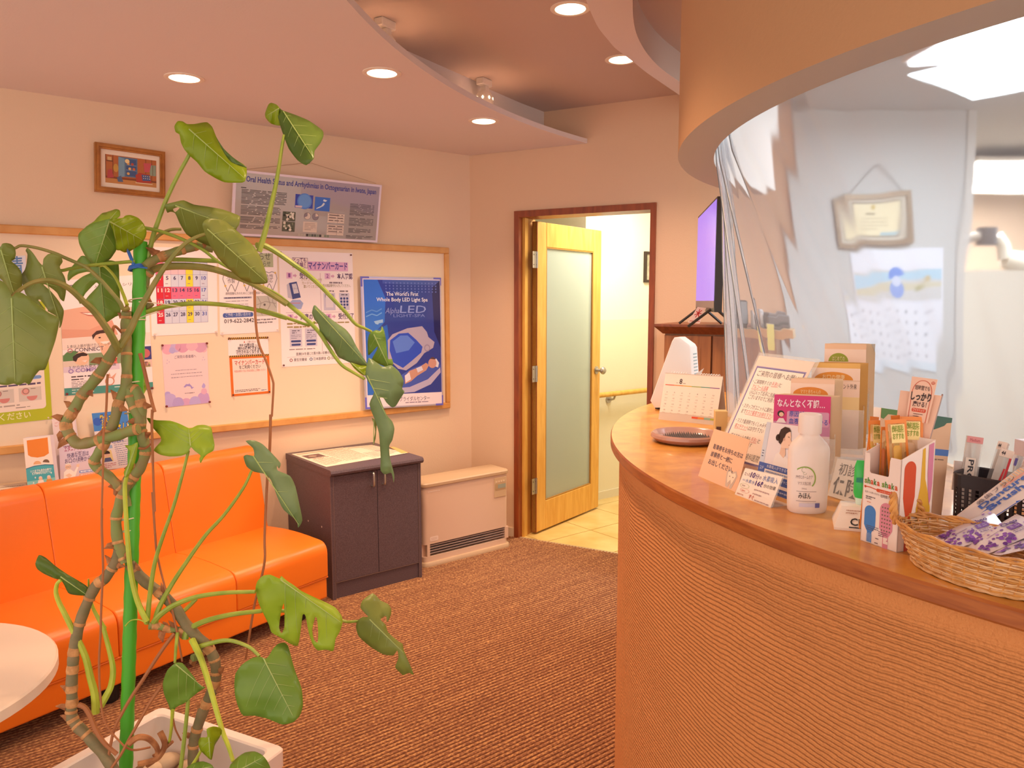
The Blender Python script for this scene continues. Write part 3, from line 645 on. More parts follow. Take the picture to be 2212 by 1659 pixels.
# television seen almost edge-on
F = atd(1503, 662, 3.80); N = atd(1543, 664, 3.06); F.z = N.z = 1.435; ux = (N-F).normalized(); un = Vector((0, 0, 1)).cross(ux).normalized()
if un.dot(CO-F) < 0: un = -un
zt = F.z+.455; un_ = un
tv = thing('television', (F+N)/2, 'thin black television with purple screen on the wooden cupboard', 'television')
L_ = (N-F).length; up = Vector((0, 0, 1)); Hh = zt-F.z
MB().slab(F+up*Hh, N+up*Hh, N, F, un, .03).build('casing', mat('tv_black', '#2a2422', .35), tv)
P = Print(F+up*Hh, N+up*Hh, N, F, n=un, step=.001)
P.add([P.at(u, v, 1) for u, v in ((.012, .018), (.988, .018), (.988, .90), (.012, .90))], [(0, 1, 2, 3)], mat('tv_screen', '#3a3068', .25, emit=('#8468d8', .95))); P.build('screen', None, tv, recalc=False)
P = Print(F+up*Hh, N+up*Hh, N, F, n=un, step=.001); P.rect(.012, .90, .988, .965, '#8d7f84', 1); P.build('lower_bezel', None, tv, recalc=False)
for t_ in (.18, .82):
    c_ = F+ux*(L_*t_); mb = MB(); mb.tube([c_+Vector((0, 0, .02))-un*.015, c_+un*.09+Vector((0, 0, ct-1.435+.006))], .006, None, 8); mb.tube([c_-un*.015+Vector((0, 0, .02)), c_-un*.11+Vector((0, 0, ct-1.435+.006))], .006, None, 8)
    mb.build('foot', M_BLACK, tv)
c4 = [onpl(x, y, atd(1492, 690, 3.33), CF) for x, y in Zm([(1010, 15), (1100, 25), (1030, 190), (905, 180)], 1300, 660, .205)]
gc = thing('greeting_card', c4[3], 'small red and white printed card leaning by the television foot', 'card')
P = Print(*c4); P.sheet('card', mat('card_white', '#f1d8cc', .6), gc)
for a in range(7): t_ = a*.9; P.line([(.45, .38), (.45+.33*math.cos(t_), .38-.27*math.sin(t_))], .09, '#c8322e', 1)
P.rect(.05, .84, .95, .92, '#d99a8a', 1); P.done(gc)
# ---------------------------------------------------------------- curved reception counter
CC = Vector((2.745, .299, 0)); CRO, CZT = 1.686, 1.10
M_TOP = wood('counter_wood', '#de9f44', '#c47f30', (5, 5, 5), 3.2, .32, coat=.15)
M_TOPE = wood('counter_edge_wood', '#b4682e', '#964e22', (3, 3, 26), 4, .35)
def plaster():
    m = mat('combed_plaster', '#dc9358', .85, spec=.25); nt = m.node_tree; N = nt.nodes; L = nt.links; b = N['Principled BSDF']
    tc = N.new('ShaderNodeTexCoord'); sp = N.new('ShaderNodeSeparateXYZ'); L.new(tc.outputs['Object'], sp.inputs[0])
    n1 = N.new('ShaderNodeTexNoise'); n1.inputs['Scale'].default_value = 2.2; n1.inputs['Detail'].default_value = 2; L.new(tc.outputs['Object'], n1.inputs['Vector'])
    n2 = N.new('ShaderNodeTexNoise'); n2.inputs['Scale'].default_value = 55; n2.inputs['Detail'].default_value = 3; L.new(tc.outputs['Object'], n2.inputs['Vector'])
    def mth(op, a, b_=None, c=None):
        k = N.new('ShaderNodeMath'); k.operation = op
        for i, v in enumerate((a, b_, c)):
            if v is None: continue
            if isinstance(v, (int, float)): k.inputs[i].default_value = v
            else: L.new(v, k.inputs[i])
        return k.outputs[0]
    ph = mth('MULTIPLY_ADD', n1.outputs['Fac'], .07, sp.outputs['Z']); n3 = N.new('ShaderNodeTexNoise'); n3.inputs['Scale'].default_value = 14; n3.inputs['Detail'].default_value = 2; L.new(tc.outputs['Object'], n3.inputs['Vector']); n4 = N.new('ShaderNodeTexNoise'); n4.inputs['Scale'].default_value = 210; n4.inputs['Detail'].default_value = 3; L.new(tc.outputs['Object'], n4.inputs['Vector'])
    ph = mth('MULTIPLY_ADD', n2.outputs['Fac'], .0035, ph); ph = mth('MULTIPLY_ADD', n3.outputs['Fac'], .006, ph)
    wv = mth('SINE', mth('MULTIPLY', ph, 2*math.pi/.0092)); h = mth('POWER', mth('MULTIPLY_ADD', wv, .5, .5), 1.6)
    fd = N.new('ShaderNodeMapRange'); fd.inputs[1].default_value = 1.062; fd.inputs[2].default_value = 1.03; L.new(mth('MULTIPLY_ADD', n1.outputs['Fac'], .03, sp.outputs['Z']), fd.inputs[0]); h = mth('MULTIPLY', h, fd.outputs[0])
    h2 = mth('MULTIPLY_ADD', n2.outputs['Fac'], .55, h); h2 = mth('MULTIPLY_ADD', n4.outputs['Fac'], .7, h2)
    bp = N.new('ShaderNodeBump'); bp.inputs['Strength'].default_value = 1.0; bp.inputs['Distance'].default_value = .0035
    L.new(h2, bp.inputs['Height']); L.new(bp.outputs[0], b.inputs['Normal'])
    return m
M_PLAS = plaster()
ctr = thing('reception_counter', (CC.x-1.2, CC.y+.6, 0), 'curved reception counter with combed orange plaster front and wooden top', 'counter')
mb = MB(); cyl(mb, CC, CRO-.12, CRO-.026, 0, CZT-.028, 93, 236, 110); mb.build('plaster_front', M_PLAS, ctr, smooth=.5)
A_ = [math.radians(92+146*i/130) for i in range(131)]
mb = MB(); pr_ = [(.90, CZT-.028), (CRO-.004, CZT-.028), (CRO, CZT-.024), (CRO, CZT-.004), (CRO-.003, CZT), (.90, CZT)]
rings = [[(CC.x+r*math.cos(a), CC.y+r*math.sin(a), z) for r, z in pr_] for a in A_]
for i, mm in ((0, M_TOPE), (1, M_TOPE), (2, M_TOPE), (3, M_TOPE), (4, M_TOP), (5, M_TOPE)):
    mb.loft([[r[i], r[(i+1) % 6]] for r in rings], mm, closed=False)
mb.add(rings[0], [(0, 1, 2, 3, 4, 5)], M_TOPE); mb.add(rings[-1], [(5, 4, 3, 2, 1, 0)], M_TOPE)
mb.build('top', None, ctr, smooth=.5)

# ---------------------------------------------------------------- clear vinyl sheet hanging from the header
def vinyl_mat():
    m = bpy.data.materials.new('clear_vinyl'); m.use_nodes = True; nt = m.node_tree; N = nt.nodes; L = nt.links
    N.remove(N['Principled BSDF']); out = N['Material Output']
    tr = N.new('ShaderNodeBsdfTransparent'); tr.inputs[0].default_value = (.97, .985, 1, 1)
    df = N.new('ShaderNodeBsdfTranslucent'); df.inputs[0].default_value = (.92, .95, 1, 1)
    d2 = N.new('ShaderNodeBsdfDiffuse'); d2.inputs[0].default_value = (.9, .94, 1, 1)
    gl = N.new('ShaderNodeBsdfGlossy'); gl.inputs['Roughness'].default_value = .12
    a = N.new('ShaderNodeMixShader'); a.inputs[0].default_value = .5; L.new(df.outputs[0], a.inputs[1]); L.new(d2.outputs[0], a.inputs[2])
    rf = N.new('ShaderNodeBsdfRefraction'); rf.inputs['IOR'].default_value = 1.16; rf.inputs['Roughness'].default_value = .085; rf.inputs[0].default_value = (.97, .985, 1, 1)
    t2 = N.new('ShaderNodeMixShader'); t2.inputs[0].default_value = 1.0; L.new(tr.outputs[0], t2.inputs[1]); L.new(rf.outputs[0], t2.inputs[2])
    b = N.new('ShaderNodeMixShader'); b.inputs[0].default_value = .135; L.new(t2.outputs[0], b.inputs[1]); L.new(a.outputs[0], b.inputs[2])
    fr = N.new('ShaderNodeFresnel'); fr.inputs[0].default_value = 1.42
    tc = N.new('ShaderNodeTexCoord'); n = N.new('ShaderNodeTexNoise'); n.inputs['Scale'].default_value = 4; n.inputs['Detail'].default_value = 4; L.new(tc.outputs['Object'], n.inputs['Vector'])
    bp = N.new('ShaderNodeBump'); bp.inputs['Strength'].default_value = .12; bp.inputs['Distance'].default_value = .004; L.new(n.outputs['Fac'], bp.inputs['Height'])
    for q in (gl, fr): L.new(bp.outputs[0], q.inputs['Normal'])
    sc = N.new('ShaderNodeMath'); sc.operation = 'MULTIPLY'; sc.inputs[1].default_value = .06; L.new(fr.outputs[0], sc.inputs[0])
    c = N.new('ShaderNodeMixShader'); L.new(sc.outputs[0], c.inputs[0]); L.new(b.outputs[0], c.inputs[1]); L.new(gl.outputs[0], c.inputs[2])
    L.new(c.outputs[0], out.inputs[0]); return m
VN = vinyl_mat()
def vr(th, z):
    """radius of the sheet: under the header at the top, pushed inward by the things on the counter below"""
    t = (HZ-z)/(HZ-CZT); t = max(0, min(1, t)); k = max(0, min(1, (th-116)/30)); k = k*k*(3-2*k)
    rb = 1.352-.40*k; r = 1.447*(1-t)+rb*t
    g = max(0, min(1, (138-th)/14))            # gathered folds at the left end
    r += g*.013*math.sin(math.radians(th)*95+math.sin(z*3)*.2)*(.35+.65*min(1, t*2+.3)) + .004*math.sin(math.radians(th)*26+.1*z)
    r += .0035*math.sin(math.radians(th)*61+.2*z)
    return r
mb = MB(); TH_ = [112+118*i/420 for i in range(421)]; ZS = [HZ+.10-(HZ+.10-CZT-.004)*j/22 for j in range(23)]
def cpt(th, z, dr=0):
    c = HC*((z-CZT)/(HZ-CZT))+CC*(1-(z-CZT)/(HZ-CZT)) if z < HZ else HC
    a = math.radians(th); r = vr(th, z)+dr; return (c.x+r*math.cos(a), c.y+r*math.sin(a), z)
o_ = [[cpt(t, z) for t in TH_] for z in ZS]; i_ = [[cpt(t, z, -.0025) for t in TH_] for z in ZS]
nz, nt_ = len(ZS), len(TH_); vs = [p for r in o_ for p in r]+[p for r in i_ for p in r]; K = nz*nt_; fs = []
for a in range(nz-1):
    for b in range(nt_-1):
        q = (a*nt_+b, a*nt_+b+1, (a+1)*nt_+b+1, (a+1)*nt_+b); fs.append(q); fs.append(tuple(K+i for i in reversed(q)))
for a in range(nz-1):
    for b in (0, nt_-1): fs.append((a*nt_+b, (a+1)*nt_+b, K+(a+1)*nt_+b, K+a*nt_+b))
for b in range(nt_-1):
    for a in (0, nz-1): fs.append((a*nt_+b, a*nt_+b+1, K+a*nt_+b+1, K+a*nt_+b))
mb.add(vs, fs)
cu = mb.build('vinyl_curtain', VN, None, smooth=1.2)
tag(cu, 'clear plastic sheet hanging from the curved header over the counter', 'curtain')

# ---------------------------------------------------------------- things behind the sheet
cf = [onpl(x, y, Ep(0, .02), EN) for x, y in ((1811, 424), (1966, 411), (1970, 526), (1809, 536))]
cr_ = thing('certificate_frame', (cf[3]+cf[2])/2, 'framed certificate hanging on the office wall behind the sheet', 'picture')
P = Print(*cf)
mb = MB(); fw, fv = .075, .10
for pts in ([(0, 0), (1, 0), (1-fw, fv), (fw, fv)], [(fw, 1-fv), (1-fw, 1-fv), (1, 1), (0, 1)], [(0, 0), (fw, fv), (fw, 1-fv), (0, 1)], [(1, 0), (1, 1), (1-fw, 1-fv), (1-fw, fv)]): fpoly(mb, pts, -.018, .004)
mb.build('frame', mat('bronze_frame', '#8d7b66', .35, .4), cr_)
mb = MB(); fpoly(mb, [(fw, fv), (1-fw, fv), (1-fw, 1-fv), (fw, 1-fv)], -.014, -.006); mb.build('mat_board', mat('mat_grey', '#cbc4b4', .6), cr_)
pr = Print(*[P.at(u, v)-P.n*.0055 for u, v in ((.14, .16), (.86, .16), (.86, .84), (.14, .84))]); pr.frame(0, 0, 1, 1, .025, '#7c7060', 1); pr.rect(.025, .035, .975, .965, '#e6ddb8', 1)
pr.disc(.5, .14, .05, '#c9b36a', 2); pr.fine(.32, .3, .68, 1, .1, .06, '#9b8f70', 3); pr.fine(.2, .45, .8, 4, .1, .03, '#b5a988', 7); pr.rect(.62, .86, .97, .95, '#9fc0cc', 2); pr.done(cr_)
top = onpl(1896, 355, Ep(0, .006), EN)
mb = MB(); mb.tube([P.at(.12, 0)+P.n*-.01, top], .0016, None, 5); mb.tube([P.at(.88, 0)+P.n*-.01, top], .0016, None, 5); mb.build('hanging_cord', mat('cord_grey', '#86807a', .7), cr_)
cf = [onpl(x, y, Ep(0, .006), EN) for x, y in ((1842, 543), (2040, 534), (2026, 802), (1833, 797))]
wc_ = thing('wall_calendar', (cf[3]+cf[2])/2, 'large blue and white wall calendar on the office wall below the certificate', 'calendar')
P = Print(*cf); P.sheet('sheet', mat('calendar_paper', '#dfe6f2', .5), wc_)
P.rect(.02, .17, .98, .42, '#c8cdd0', 1); P.poly([(.02, .20), (.98, .17), (.98, .26), (.5, .24), (.02, .33)], '#a9cfe6', 2); P.poly([(.02, .33), (.4, .27), (.98, .28), (.98, .31), (.02, .38)], '#c9c7b0', 2)
P.disc(.49, .22, .105, '#5b8be0', 3, a0=.2, a1=3.5); P.disc(.49, .33, .10, '#7e9fe2', 3); P.disc(.49, .26, .06, '#c7d4ee', 4); P.disc(.75, .32, .03, '#a8a878', 3); P.disc(.81, .25, .035, '#c4b68c', 3)
for i in range(7):
    for j in range(5): P.rrect(.07+i*.13, .50+j*.09, .105+i*.13, .53+j*.09, .008, '#b9c0cf' if (i*3+j) % 4 else '#a4acbd', 1)
P.rect(.02, .43, .98, .434, '#b9c4d8', 1); P.rect(.0, .93, 1, 1, '#cfe0ee', 1); P.done(wc_)
# shelf with office things, against the door wall inside the office
def at_d(px, py, d): return atd(px, py, d)
os_ = thing('office_shelf', at_d(1660, 700, 3.3), 'pale wooden shelf board seen faintly behind the sheet', 'shelf')
zb = 1.366
a, b, c, d = [at_d(x, 700, dd) for x, dd in ((1588, 3.14), (1714, 2.99), (1722, 3.24), (1600, 3.34))]
for p in (a, b, c, d): p.z = zb
MB().slab(a, b, c, d, (0, 0, 1), .035).build('board', mat('shelf_pale', '#c9a878', .5), os_)
MB().slab(a+(c-a)*.08+(b-a)*.55, b+(d-b)*.08, b+(d-b)*.08-Vector((0, 0, 1.3)), a+(c-a)*.08+(b-a)*.55-Vector((0, 0, 1.3)), CF, .02).build('side', mat('shelf_grey', '#a9a39a', .6), os_) if False else None
def blk(name, px0, px1, py0, py1, d, dep, m, lab, cat, bev=.006):
    p = at_d((px0+px1)/2, py1, d); w = (px1-px0)*d/FPX; h = (py1-py0)*d/FPX
    t = thing(name, p, lab, cat, rz=math.atan2(CR.y, CR.x)); T = PW[t.name]
    MB(T).box((-w/2, 0, 0), (w/2, dep, h), bev=bev).build('body', m, t); return t, T, w, h
def zpx(px, d, z):   # pixel row of height z at distance d in column px
    lo, hi = 0, 1700
    for _ in range(40):
        m_ = (lo+hi)/2
        if atd(px, m_, d).z > z: lo = m_
        else: hi = m_
    return lo
yb = zpx(1680, 3.12, zb)
t, T, w, h = blk('printer', 1658, 1708, yb-30, yb, 3.10, .10, mat('printer_dark', '#6b6666', .4), 'dark grey printer on the shelf behind the sheet', 'printer')
MB(T).box((-w*.35, -.004, h*.25), (w*.35, .002, h*.45)).build('paper_slot', mat('slot_dark', '#2d2b2c', .5), t)
MB(T).box((-w*.4, .01, h), (w*.3, .10, h+.012), bev=.003).build('lid', mat('lid_grey', '#7d7878', .4), t)
t, T, w, h = blk('monitor', 1592, 1617, yb-62, yb-8, 3.2, .02, M_BLACK, 'black monitor at the left end of the shelf behind the sheet', 'monitor')
MB(T).box((-w/2+.006, -.002, .006), (w/2-.006, .0, h-.006)).build('screen', mat('screen_glass', '#8e979e', .15), t)
MB(T).box((-.015, .0, -.016), (.015, .02, .0)).build('stand_neck', M_BLACK, t); MB(T).box((-.05, -.03, -.0165), (.05, .05, -.012)).build('stand_base', M_BLACK, t)
t, T, w, h = blk('clear_file_tray', 1633, 1648, yb-42, yb, 3.16, .06, mat('tray_clear', '#d9dde2', .2), 'whitish upright tray between monitor and printer behind the sheet', 'tray')
MB(T).box((-w*.3, -.003, .02), (w*.3, .0, h*.8)).build('paper', mat('tray_paper', '#f2f2f2', .6), t)
p = at_d(1664, 757, 3.035); hf = (757-700)*3.035/FPX
yf = thing('hanging_strip', p, 'yellow paper strip hanging from the shelf edge behind the sheet', 'paper', rz=math.atan2(CR.y, CR.x)); T = PW[yf.name]
MB(T).box((-.018, 0, 0), (.018, .003, hf)).build('strip', mat('yellow_paper', '#e6e27a', .6), yf)
MB(T).box((-.02, .0005, hf-.012), (.02, .012, hf+.003)).build('clip', mat('clip_grey', '#b9b7a4', .4), yf)
# dental lamp on its arm in the treatment room
q = [atd(x, y, 5.2) for x, y in ((2074, 515), (2128, 512), (2150, 512), (2166, 530), (2170, 560), (2205, 572))]
dl = thing('dental_lamp', q[4], 'white dental lamp on a jointed grey arm in the room beyond the partition', 'lamp')
MB().tube([q[0]+(q[0]-q[1])*2, q[1]], .035, None, 10).build('arm', mat('arm_grey', '#b6b2b0', .4), dl, smooth=True)
MB().tube([q[1]+Vector((0, 0, .06)), q[1]-Vector((0, 0, .06))], .07, None, 14).build('joint', mat('joint_dark', '#5c5a62', .4), dl, smooth=.6)
MB().tube([q[2], q[3], q[4]], [.05, .045, .05], None, 12).build('lower_arm', mat('arm_white', '#e9e9e4', .35), dl, smooth=.8)
MB().tube([q[4], q[5], q[5]+(q[5]-q[4])*.8], [.06, .09, .07], None, 14).build('lamp_head', mat('lamp_white', '#f0efe8', .3), dl, smooth=.8)
pc = Ep(1.25, -1.2); po = thing('wooden_post', (pc.x, pc.y, 0), 'brown wooden post in the treatment room under the lamp', 'post'); T = PW[po.name]
MB(T).box((-.03, -.03, 0), (.03, .03, 1.78), bev=.004).build('shaft', mat('post_brown', '#a87a58', .5), po); MB(T).box((-.08, -.08, 0), (.08, .08, .03), bev=.004).build('foot', mat('post_brown', '#a87a58', .5), po)
# ---------------------------------------------------------------- things on the counter
CT = CZT
def c_on(px, py): return onz(px, py, CT)
def lean_card(bl, br, top_px, fix=None):
    """four corners of a leaning sheet: bottom corners on the counter, the top ones where the picture shows them on the plane whose top edge has the same length"""
    u = (br-bl); L = u.length; ux = u.normalized(); out = Vector((ux.y, -ux.x, 0))
    if out.dot(CO-bl) > 0: out = -out           # away from the viewer
    best = None
    for k in (range(-10, 80) if fix is None else (fix,)):
        a = math.radians(k); n = ux.cross(Vector((out.x*math.sin(a), out.y*math.sin(a), math.cos(a))))
        t1, t2 = onpl(*top_px[0], bl, n), onpl(*top_px[1], bl, n); e = abs((t2-t1).length-L)
        if best is None or e < best[0]: best = (e, t1, t2, k)
    return best
# white wedge-shaped card reader, seen from its back
dp = 2.66
fr = [(1404, 866), (1413, 881), (1500, 893), (1492, 752), (1488, 745), (1466, 729), (1456, 729), (1451, 737)]
fr = [atd(x, y, dp) for x, y in fr]
b0 = min(p.z for p in fr)
rd = thing('card_reader', c_on(1440, 887), 'white wedge-shaped card reader at the far end of the counter', 'device')
M_RD = mat('device_white', '#f1ece9', .3)
dirb = (CR*.45+Vector((CF.x, CF.y, 0))*.75).normalized()*.075
for p in fr: p.z = max(p.z, CT+.010) if p.z < CT+.05 else p.z
mb = MB(); n_ = len(fr); cen = sum(fr, Vector())/n_
rings = [[cen+(p-cen)*.93 for p in fr], [p+dirb*.06 for p in fr], [p+dirb*.94 for p in fr], [cen+(p-cen)*.93+dirb for p in fr]]
mb.loft(rings, None, True, True); mb.build('housing', M_RD, rd, smooth=.5)
r0, r1 = fr[2]+dirb*.2, fr[3]+dirb*.2
for k in range(9):
    z0 = r1.z-.02-k*.0115; tt = (z0-fr[2].z)/(fr[3].z-fr[2].z); p = fr[2]+(fr[3]-fr[2])*tt; q_ = CR*.0012
    MB().slab(p+dirb*.28+q_, p+dirb*.8+q_, p+dirb*.8+q_-Vector((0, 0, .0045)), p+dirb*.28+q_-Vector((0, 0, .0045)), CR, .001).build('vent_slot', mat('vent_grey', '#9fb3b8', .5), rd)
for px, py in ((1419, 884), (1492, 897)):
    p = c_on(px, py)+dirb*.2; MB().lathe([(.001, 0), (.012, 0), (.012, .012), (.001, .012)], (p.x, p.y, CT), None, 12).build('foot', M_BLACK, rd)
p = atd(1506, 815, dp-.05); tg = [atd(x, y, dp-.03) for x, y in ((1503, 808), (1521, 795), (1510, 816), (1500, 822))]
MB().slab(*tg, CF*-1, .001).build('clear_tab', mat('clear_tab', '#e9e4df', .25), rd)

# desk calendar
M_CARD = mat('paper_white', '#f4e6da', .6); M_CARDG = mat('paper_board', '#d9cabd', .6)
bl, br = c_on(1422, 906), c_on(1546, 919); ux = (br-bl).normalized(); out = Vector((-ux.y, ux.x, 0)); out = out if out.dot(CF) > 0 else -out
hgt = .148
tl, tr = bl+out*.045+Vector((0, 0, hgt)), br+out*.045+Vector((0, 0, hgt))
dc = thing('desk_calendar', (bl+br)/2+out*.05, 'spiral-bound desk calendar open at August standing on the counter', 'calendar')
P = Print(tl, tr, br, bl); P.sheet('front_board', M_CARDG, dc, .0015)
MB().slab(tl, tr, br+out*.085, bl+out*.085, out, .0015).build('back_board', M_CARDG, dc)
P.rect(0, .0, 1, .84, '#f6e8dc', 1); 
for i, c in enumerate(('#d9563a', '#e08a3a', '#d9b23a', '#8fae5a', '#4f9a8c', '#8a5a9a')): P.rect(.03+i*.158, .245, .03+(i+1)*.158, .262, c, 2)
for i, c in enumerate(('#e0582f', '#e58a35', '#8fb7a0', '#b3b43c')): P.rect(.58+i*.105, .87, .58+(i+1)*.105, .91, c, 2)
P.text(.30, .215, .11, '8', '#3a2f35', 'c', fit=.05, bold=.02); P.fine(.22, .195, .28, 1, .1, .012, '#9a8f8a', 4); P.fine(.34, .195, .42, 1, .1, .012, '#9a8f8a', 6)
for r in range(4):
    for c in range(7):
        dn = r*7+c+4
        if dn <= 31: P.text(.08+c*.135, .42+r*.125, .028, str(dn), '#7d726e', 'c', fit=.012*len(str(dn))+.006)
        P.fine(.05+c*.135, .455+r*.125, .13+c*.135, 1, .1, .008, '#c9b8ac', r*9+c, 2)
P.done(dc)
for u0, u1, nn in ((.10, .36, 7), (.62, .92, 8)):
    for k in range(nn):
        c_ = P.at(u0+(u1-u0)*k/(nn-1), .02); mb = MB(); mb.tube([c_+out*(.001+.006-.006*math.cos(a))+Vector((0, 0, .004*math.sin(a)+.003))+ux*.0004*a for a in [i*math.pi/5 for i in range(11)]], .0011, None, 5); mb.build('binding_ring', mat('ring_white', '#f5f0ea', .3), dc, smooth=True)

# oval tray with bristle mat
tc_ = c_on(1482, 953); ra = .096
tr_ = thing('coin_tray', (tc_.x, tc_.y, CT), 'round pinkish tray with a bristle mat on the counter', 'tray')
M_TRAY = mat('tray_pink', '#b98d80', .22, coat=.4)
mb = MB(); mb.lathe([(ra-.034, .004), (ra-.024, .0), (ra-.01, .004), (ra, .014), (ra-.001, .021), (ra-.006, .025), (ra-.013, .022), (ra-.02, .013), (ra-.034, .008)], tc_, None, 48, cap=False); mb.build('rim', M_TRAY, tr_, smooth=True)
MB().lathe([(.001, .003), (ra-.03, .003), (ra-.03, .0085), (.001, .0085)], tc_, None, 40).build('mat_base', mat('mat_grey_dark', '#5a504e', .5), tr_)
mb = MB()
for i in range(15):
    for j in range(15):
        x, y = (i-7)*.0085, (j-7)*.0085
        if math.hypot(x, y) < ra-.034: mb.lathe([(.0016, .0085), (.0007, .017)], (tc_.x+x, tc_.y+y, CT), None, 4)
mb.build('bristles', mat('bristle_grey', '#8c8280', .4), tr_, kind='stuff')

# notice in a leaning acrylic stand
M_ACR = mat('acrylic', '#f2f6f5', .06, alpha=.22, spec=.6)
bl, br = c_on(1543, 990), c_on(1642, 1018)
e, tl, tr, k = lean_card(bl, br, ((1640, 768), (1760, 782)), 33)
ns = thing('notice_stand', (bl+br)/2, 'clear acrylic stand holding a request notice with a violet border', 'sign')
P = Print(tl, tr, br, bl); nrm = P.n
P.sheet('notice_paper', mat('notice_pink', '#f6dccf', .5), ns, .0008)
G = Print(*[P.at(u, v)+P.n*.0018 for u, v in ((-.03, -.03), (1.06, -.03), (1.06, 1.0), (-.03, 1.0))]); MB().slab(*G.c, G.n, .0012).build('front_plate', mat('acrylic_front', '#f2f6f5', .06, alpha=.07, spec=.6), ns)
G = Print(*[P.at(u, v)-P.n*.0012 for u, v in ((-.03, -.03), (1.06, -.03), (1.06, 1.0), (-.03, 1.0))]); MB().slab(*G.c, G.n, .0015).build('back_plate', M_ACR, ns)
ob = Vector((-nrm.x, -nrm.y, 0)).normalized()
MB().slab(P.at(.2, .35)-P.n*.003, P.at(.8, .35)-P.n*.003, P.at(.8, .35)-P.n*.003+ob*.05-Vector((0, 0, P.at(.8, .35).z-CT)), P.at(.2, .35)-P.n*.003+ob*.05-Vector((0, 0, P.at(.8, .35).z-CT)), -ob, .002).build('prop_leg', M_ACR, ns)
P.frame(.045, .10, .955, .975, .032, '#8a7cc0', .6); P.frame(.06, .11, .94, .965, .010, '#3f3a8c', 1); P.rect(.07, .118, .93, .957, '#fbeee4', .8)
K_, R_ = '#3a2c33', '#d24a48'
P.text(.5, .19, .045, 'ご来院の皆様へお願い', K_, 'c', fit=.76, l=1.6)
rows = [(.10, .265, [('・ご来院時すぐの', K_), ('手洗い', R_), ('と', K_)]), (.13, .315, [('アルコール消毒', R_)]), (.13, .365, [('(入口入って右手に洗面台が', K_)]), (.15, .412, [('ございますのでご利用ください)', K_)]),
        (.10, .50, [('・スタッフがユニットに案内し終わる', K_)]), (.13, .55, [('まで', K_), ('マスク着用でお待ち下さい', R_)]), (.10, .64, [('・マスク着用時でもくしゃみや', K_)]), (.13, .69, [('咳エチケット', R_), ('はお守り下さい', K_)]), (.10, .78, [('・咳エチケットの後も', K_), ('手洗い', R_), ('と', K_)]), (.13, .83, [('うがいをお願い致します', K_)])]
for u, v, segs in rows:
    for s_, c in segs:
        w_ = .046*len(s_); P.text(u, v, .034, s_, c, fit=w_*.97, l=1.6)
        if c == R_: P.rect(u, v+.006, u+w_*.95, v+.009, R_, 1.6)
        u += w_
P.text(.88, .935, .045, '歯科医院', K_, 'r', fit=.28, l=1.6); P.done(ns)

# parking card and the small yellow box behind it
bl, br = c_on(1508, 1028), c_on(1591, 1064); e, tl, tr, k = lean_card(bl, br, ((1543, 926), (1620, 950)))
pk = thing('parking_card', (bl+br)/2, 'tan card asking for the parking ticket leaning at the counter edge', 'sign')
P = Print(tl, tr, br, bl); P.sheet('card', mat('card_tan', '#e2b090', .65), pk, .001)
for i, s_ in enumerate(('駐車券をお持ちの方は', '診察券と一緒に', 'お出しください。')): P.text(.14, .40+i*.155, .085, s_, '#4a3c50', fit=.084*len(s_)*(.98 if i else .95), bold=.01)
P.poly([(.66, .72), (.72, .66), (.80, .70), (.88, .66), (.93, .74), (.90, .86), (.86, .98), (.81, .98), (.80, .88), (.77, .98), (.71, .97), (.68, .84)], '#bfa79a', 1); P.poly([(.70, .73), (.73, .70), (.80, .74), (.87, .70), (.90, .75), (.87, .85), (.84, .92), (.80, .84), (.74, .92), (.71, .83)], '#e9cdb8', 2)
P.disc(.76, .79, .012, '#5a4a50', 3); P.disc(.84, .79, .012, '#5a4a50', 3); P.done(pk)
MB().slab(P.at(.3, .5)-P.n*.001, P.at(.7, .5)-P.n*.001, br*.3+bl*.7+ob*.045, br*.7+bl*.3+ob*.045, -ob, .001).build('prop_leg', mat('card_tan', '#e2b090', .65), pk)
p0 = c_on(1546, 968); yb_ = thing('small_box', p0, 'small pale yellow box standing behind the tan parking card', 'box', rz=math.atan2(CR.y, CR.x)-.15); T = PW[yb_.name]
hb = (968-887)*(p0-CO).dot(CF)/FPX
MB(T).box((-.004, 0, 0), (.028, .03, hb), bev=.0015).build('carton', mat('carton_yellow', '#e3bd7c', .6), yb_)
MB(T).box((.0, -.0008, hb*.45), (.012, 0, hb*.58)).build('mark', mat('carton_mark', '#6b4a3a', .6), yb_)

# price card in a bent acrylic holder
bl, br = c_on(1587, 1068), c_on(1664, 1097); e, tl, tr, k = lean_card(bl, br, ((1610, 1011), (1690, 1030)))
pc_ = thing('handwritten_card', (bl+br)/2, 'small handwritten price card in a bent clear holder beside the mouthwash bottle', 'sign')
P = Print(tl, tr, br, bl); P.sheet('card', M_CARD, pc_, .001)
G = Print(*[P.at(u, v)-P.n*.001 for u, v in ((-.02, -.02), (1.02, -.02), (1.02, 1), (-.02, 1))]); MB().slab(*G.c, G.n, .0015).build('holder_back', M_ACR, pc_)
ob2 = Vector((-P.n.x, -P.n.y, 0)).normalized(); MB().slab(bl+Vector((0, 0, .0016)), br+Vector((0, 0, .0016)), br+ob2*.045+Vector((0, 0, .0016)), bl+ob2*.045+Vector((0, 0, .0016)), (0, 0, 1), .0015).build('holder_foot', M_ACR, pc_)
PU, BL_, RD_ = '#4a2a7a', '#5a7ab8', '#c05a48'
P.text(.05, .24, .11, 'たった', '#5a4060', fit=.16); P.text(.22, .26, .19, '10', PU, fit=.12, bold=.02); P.text(.35, .26, .15, '分', PU, fit=.10); P.text(.46, .25, .10, 'の', PU, fit=.06); P.text(.55, .25, .15, '水素吸入', BL_, fit=.40)
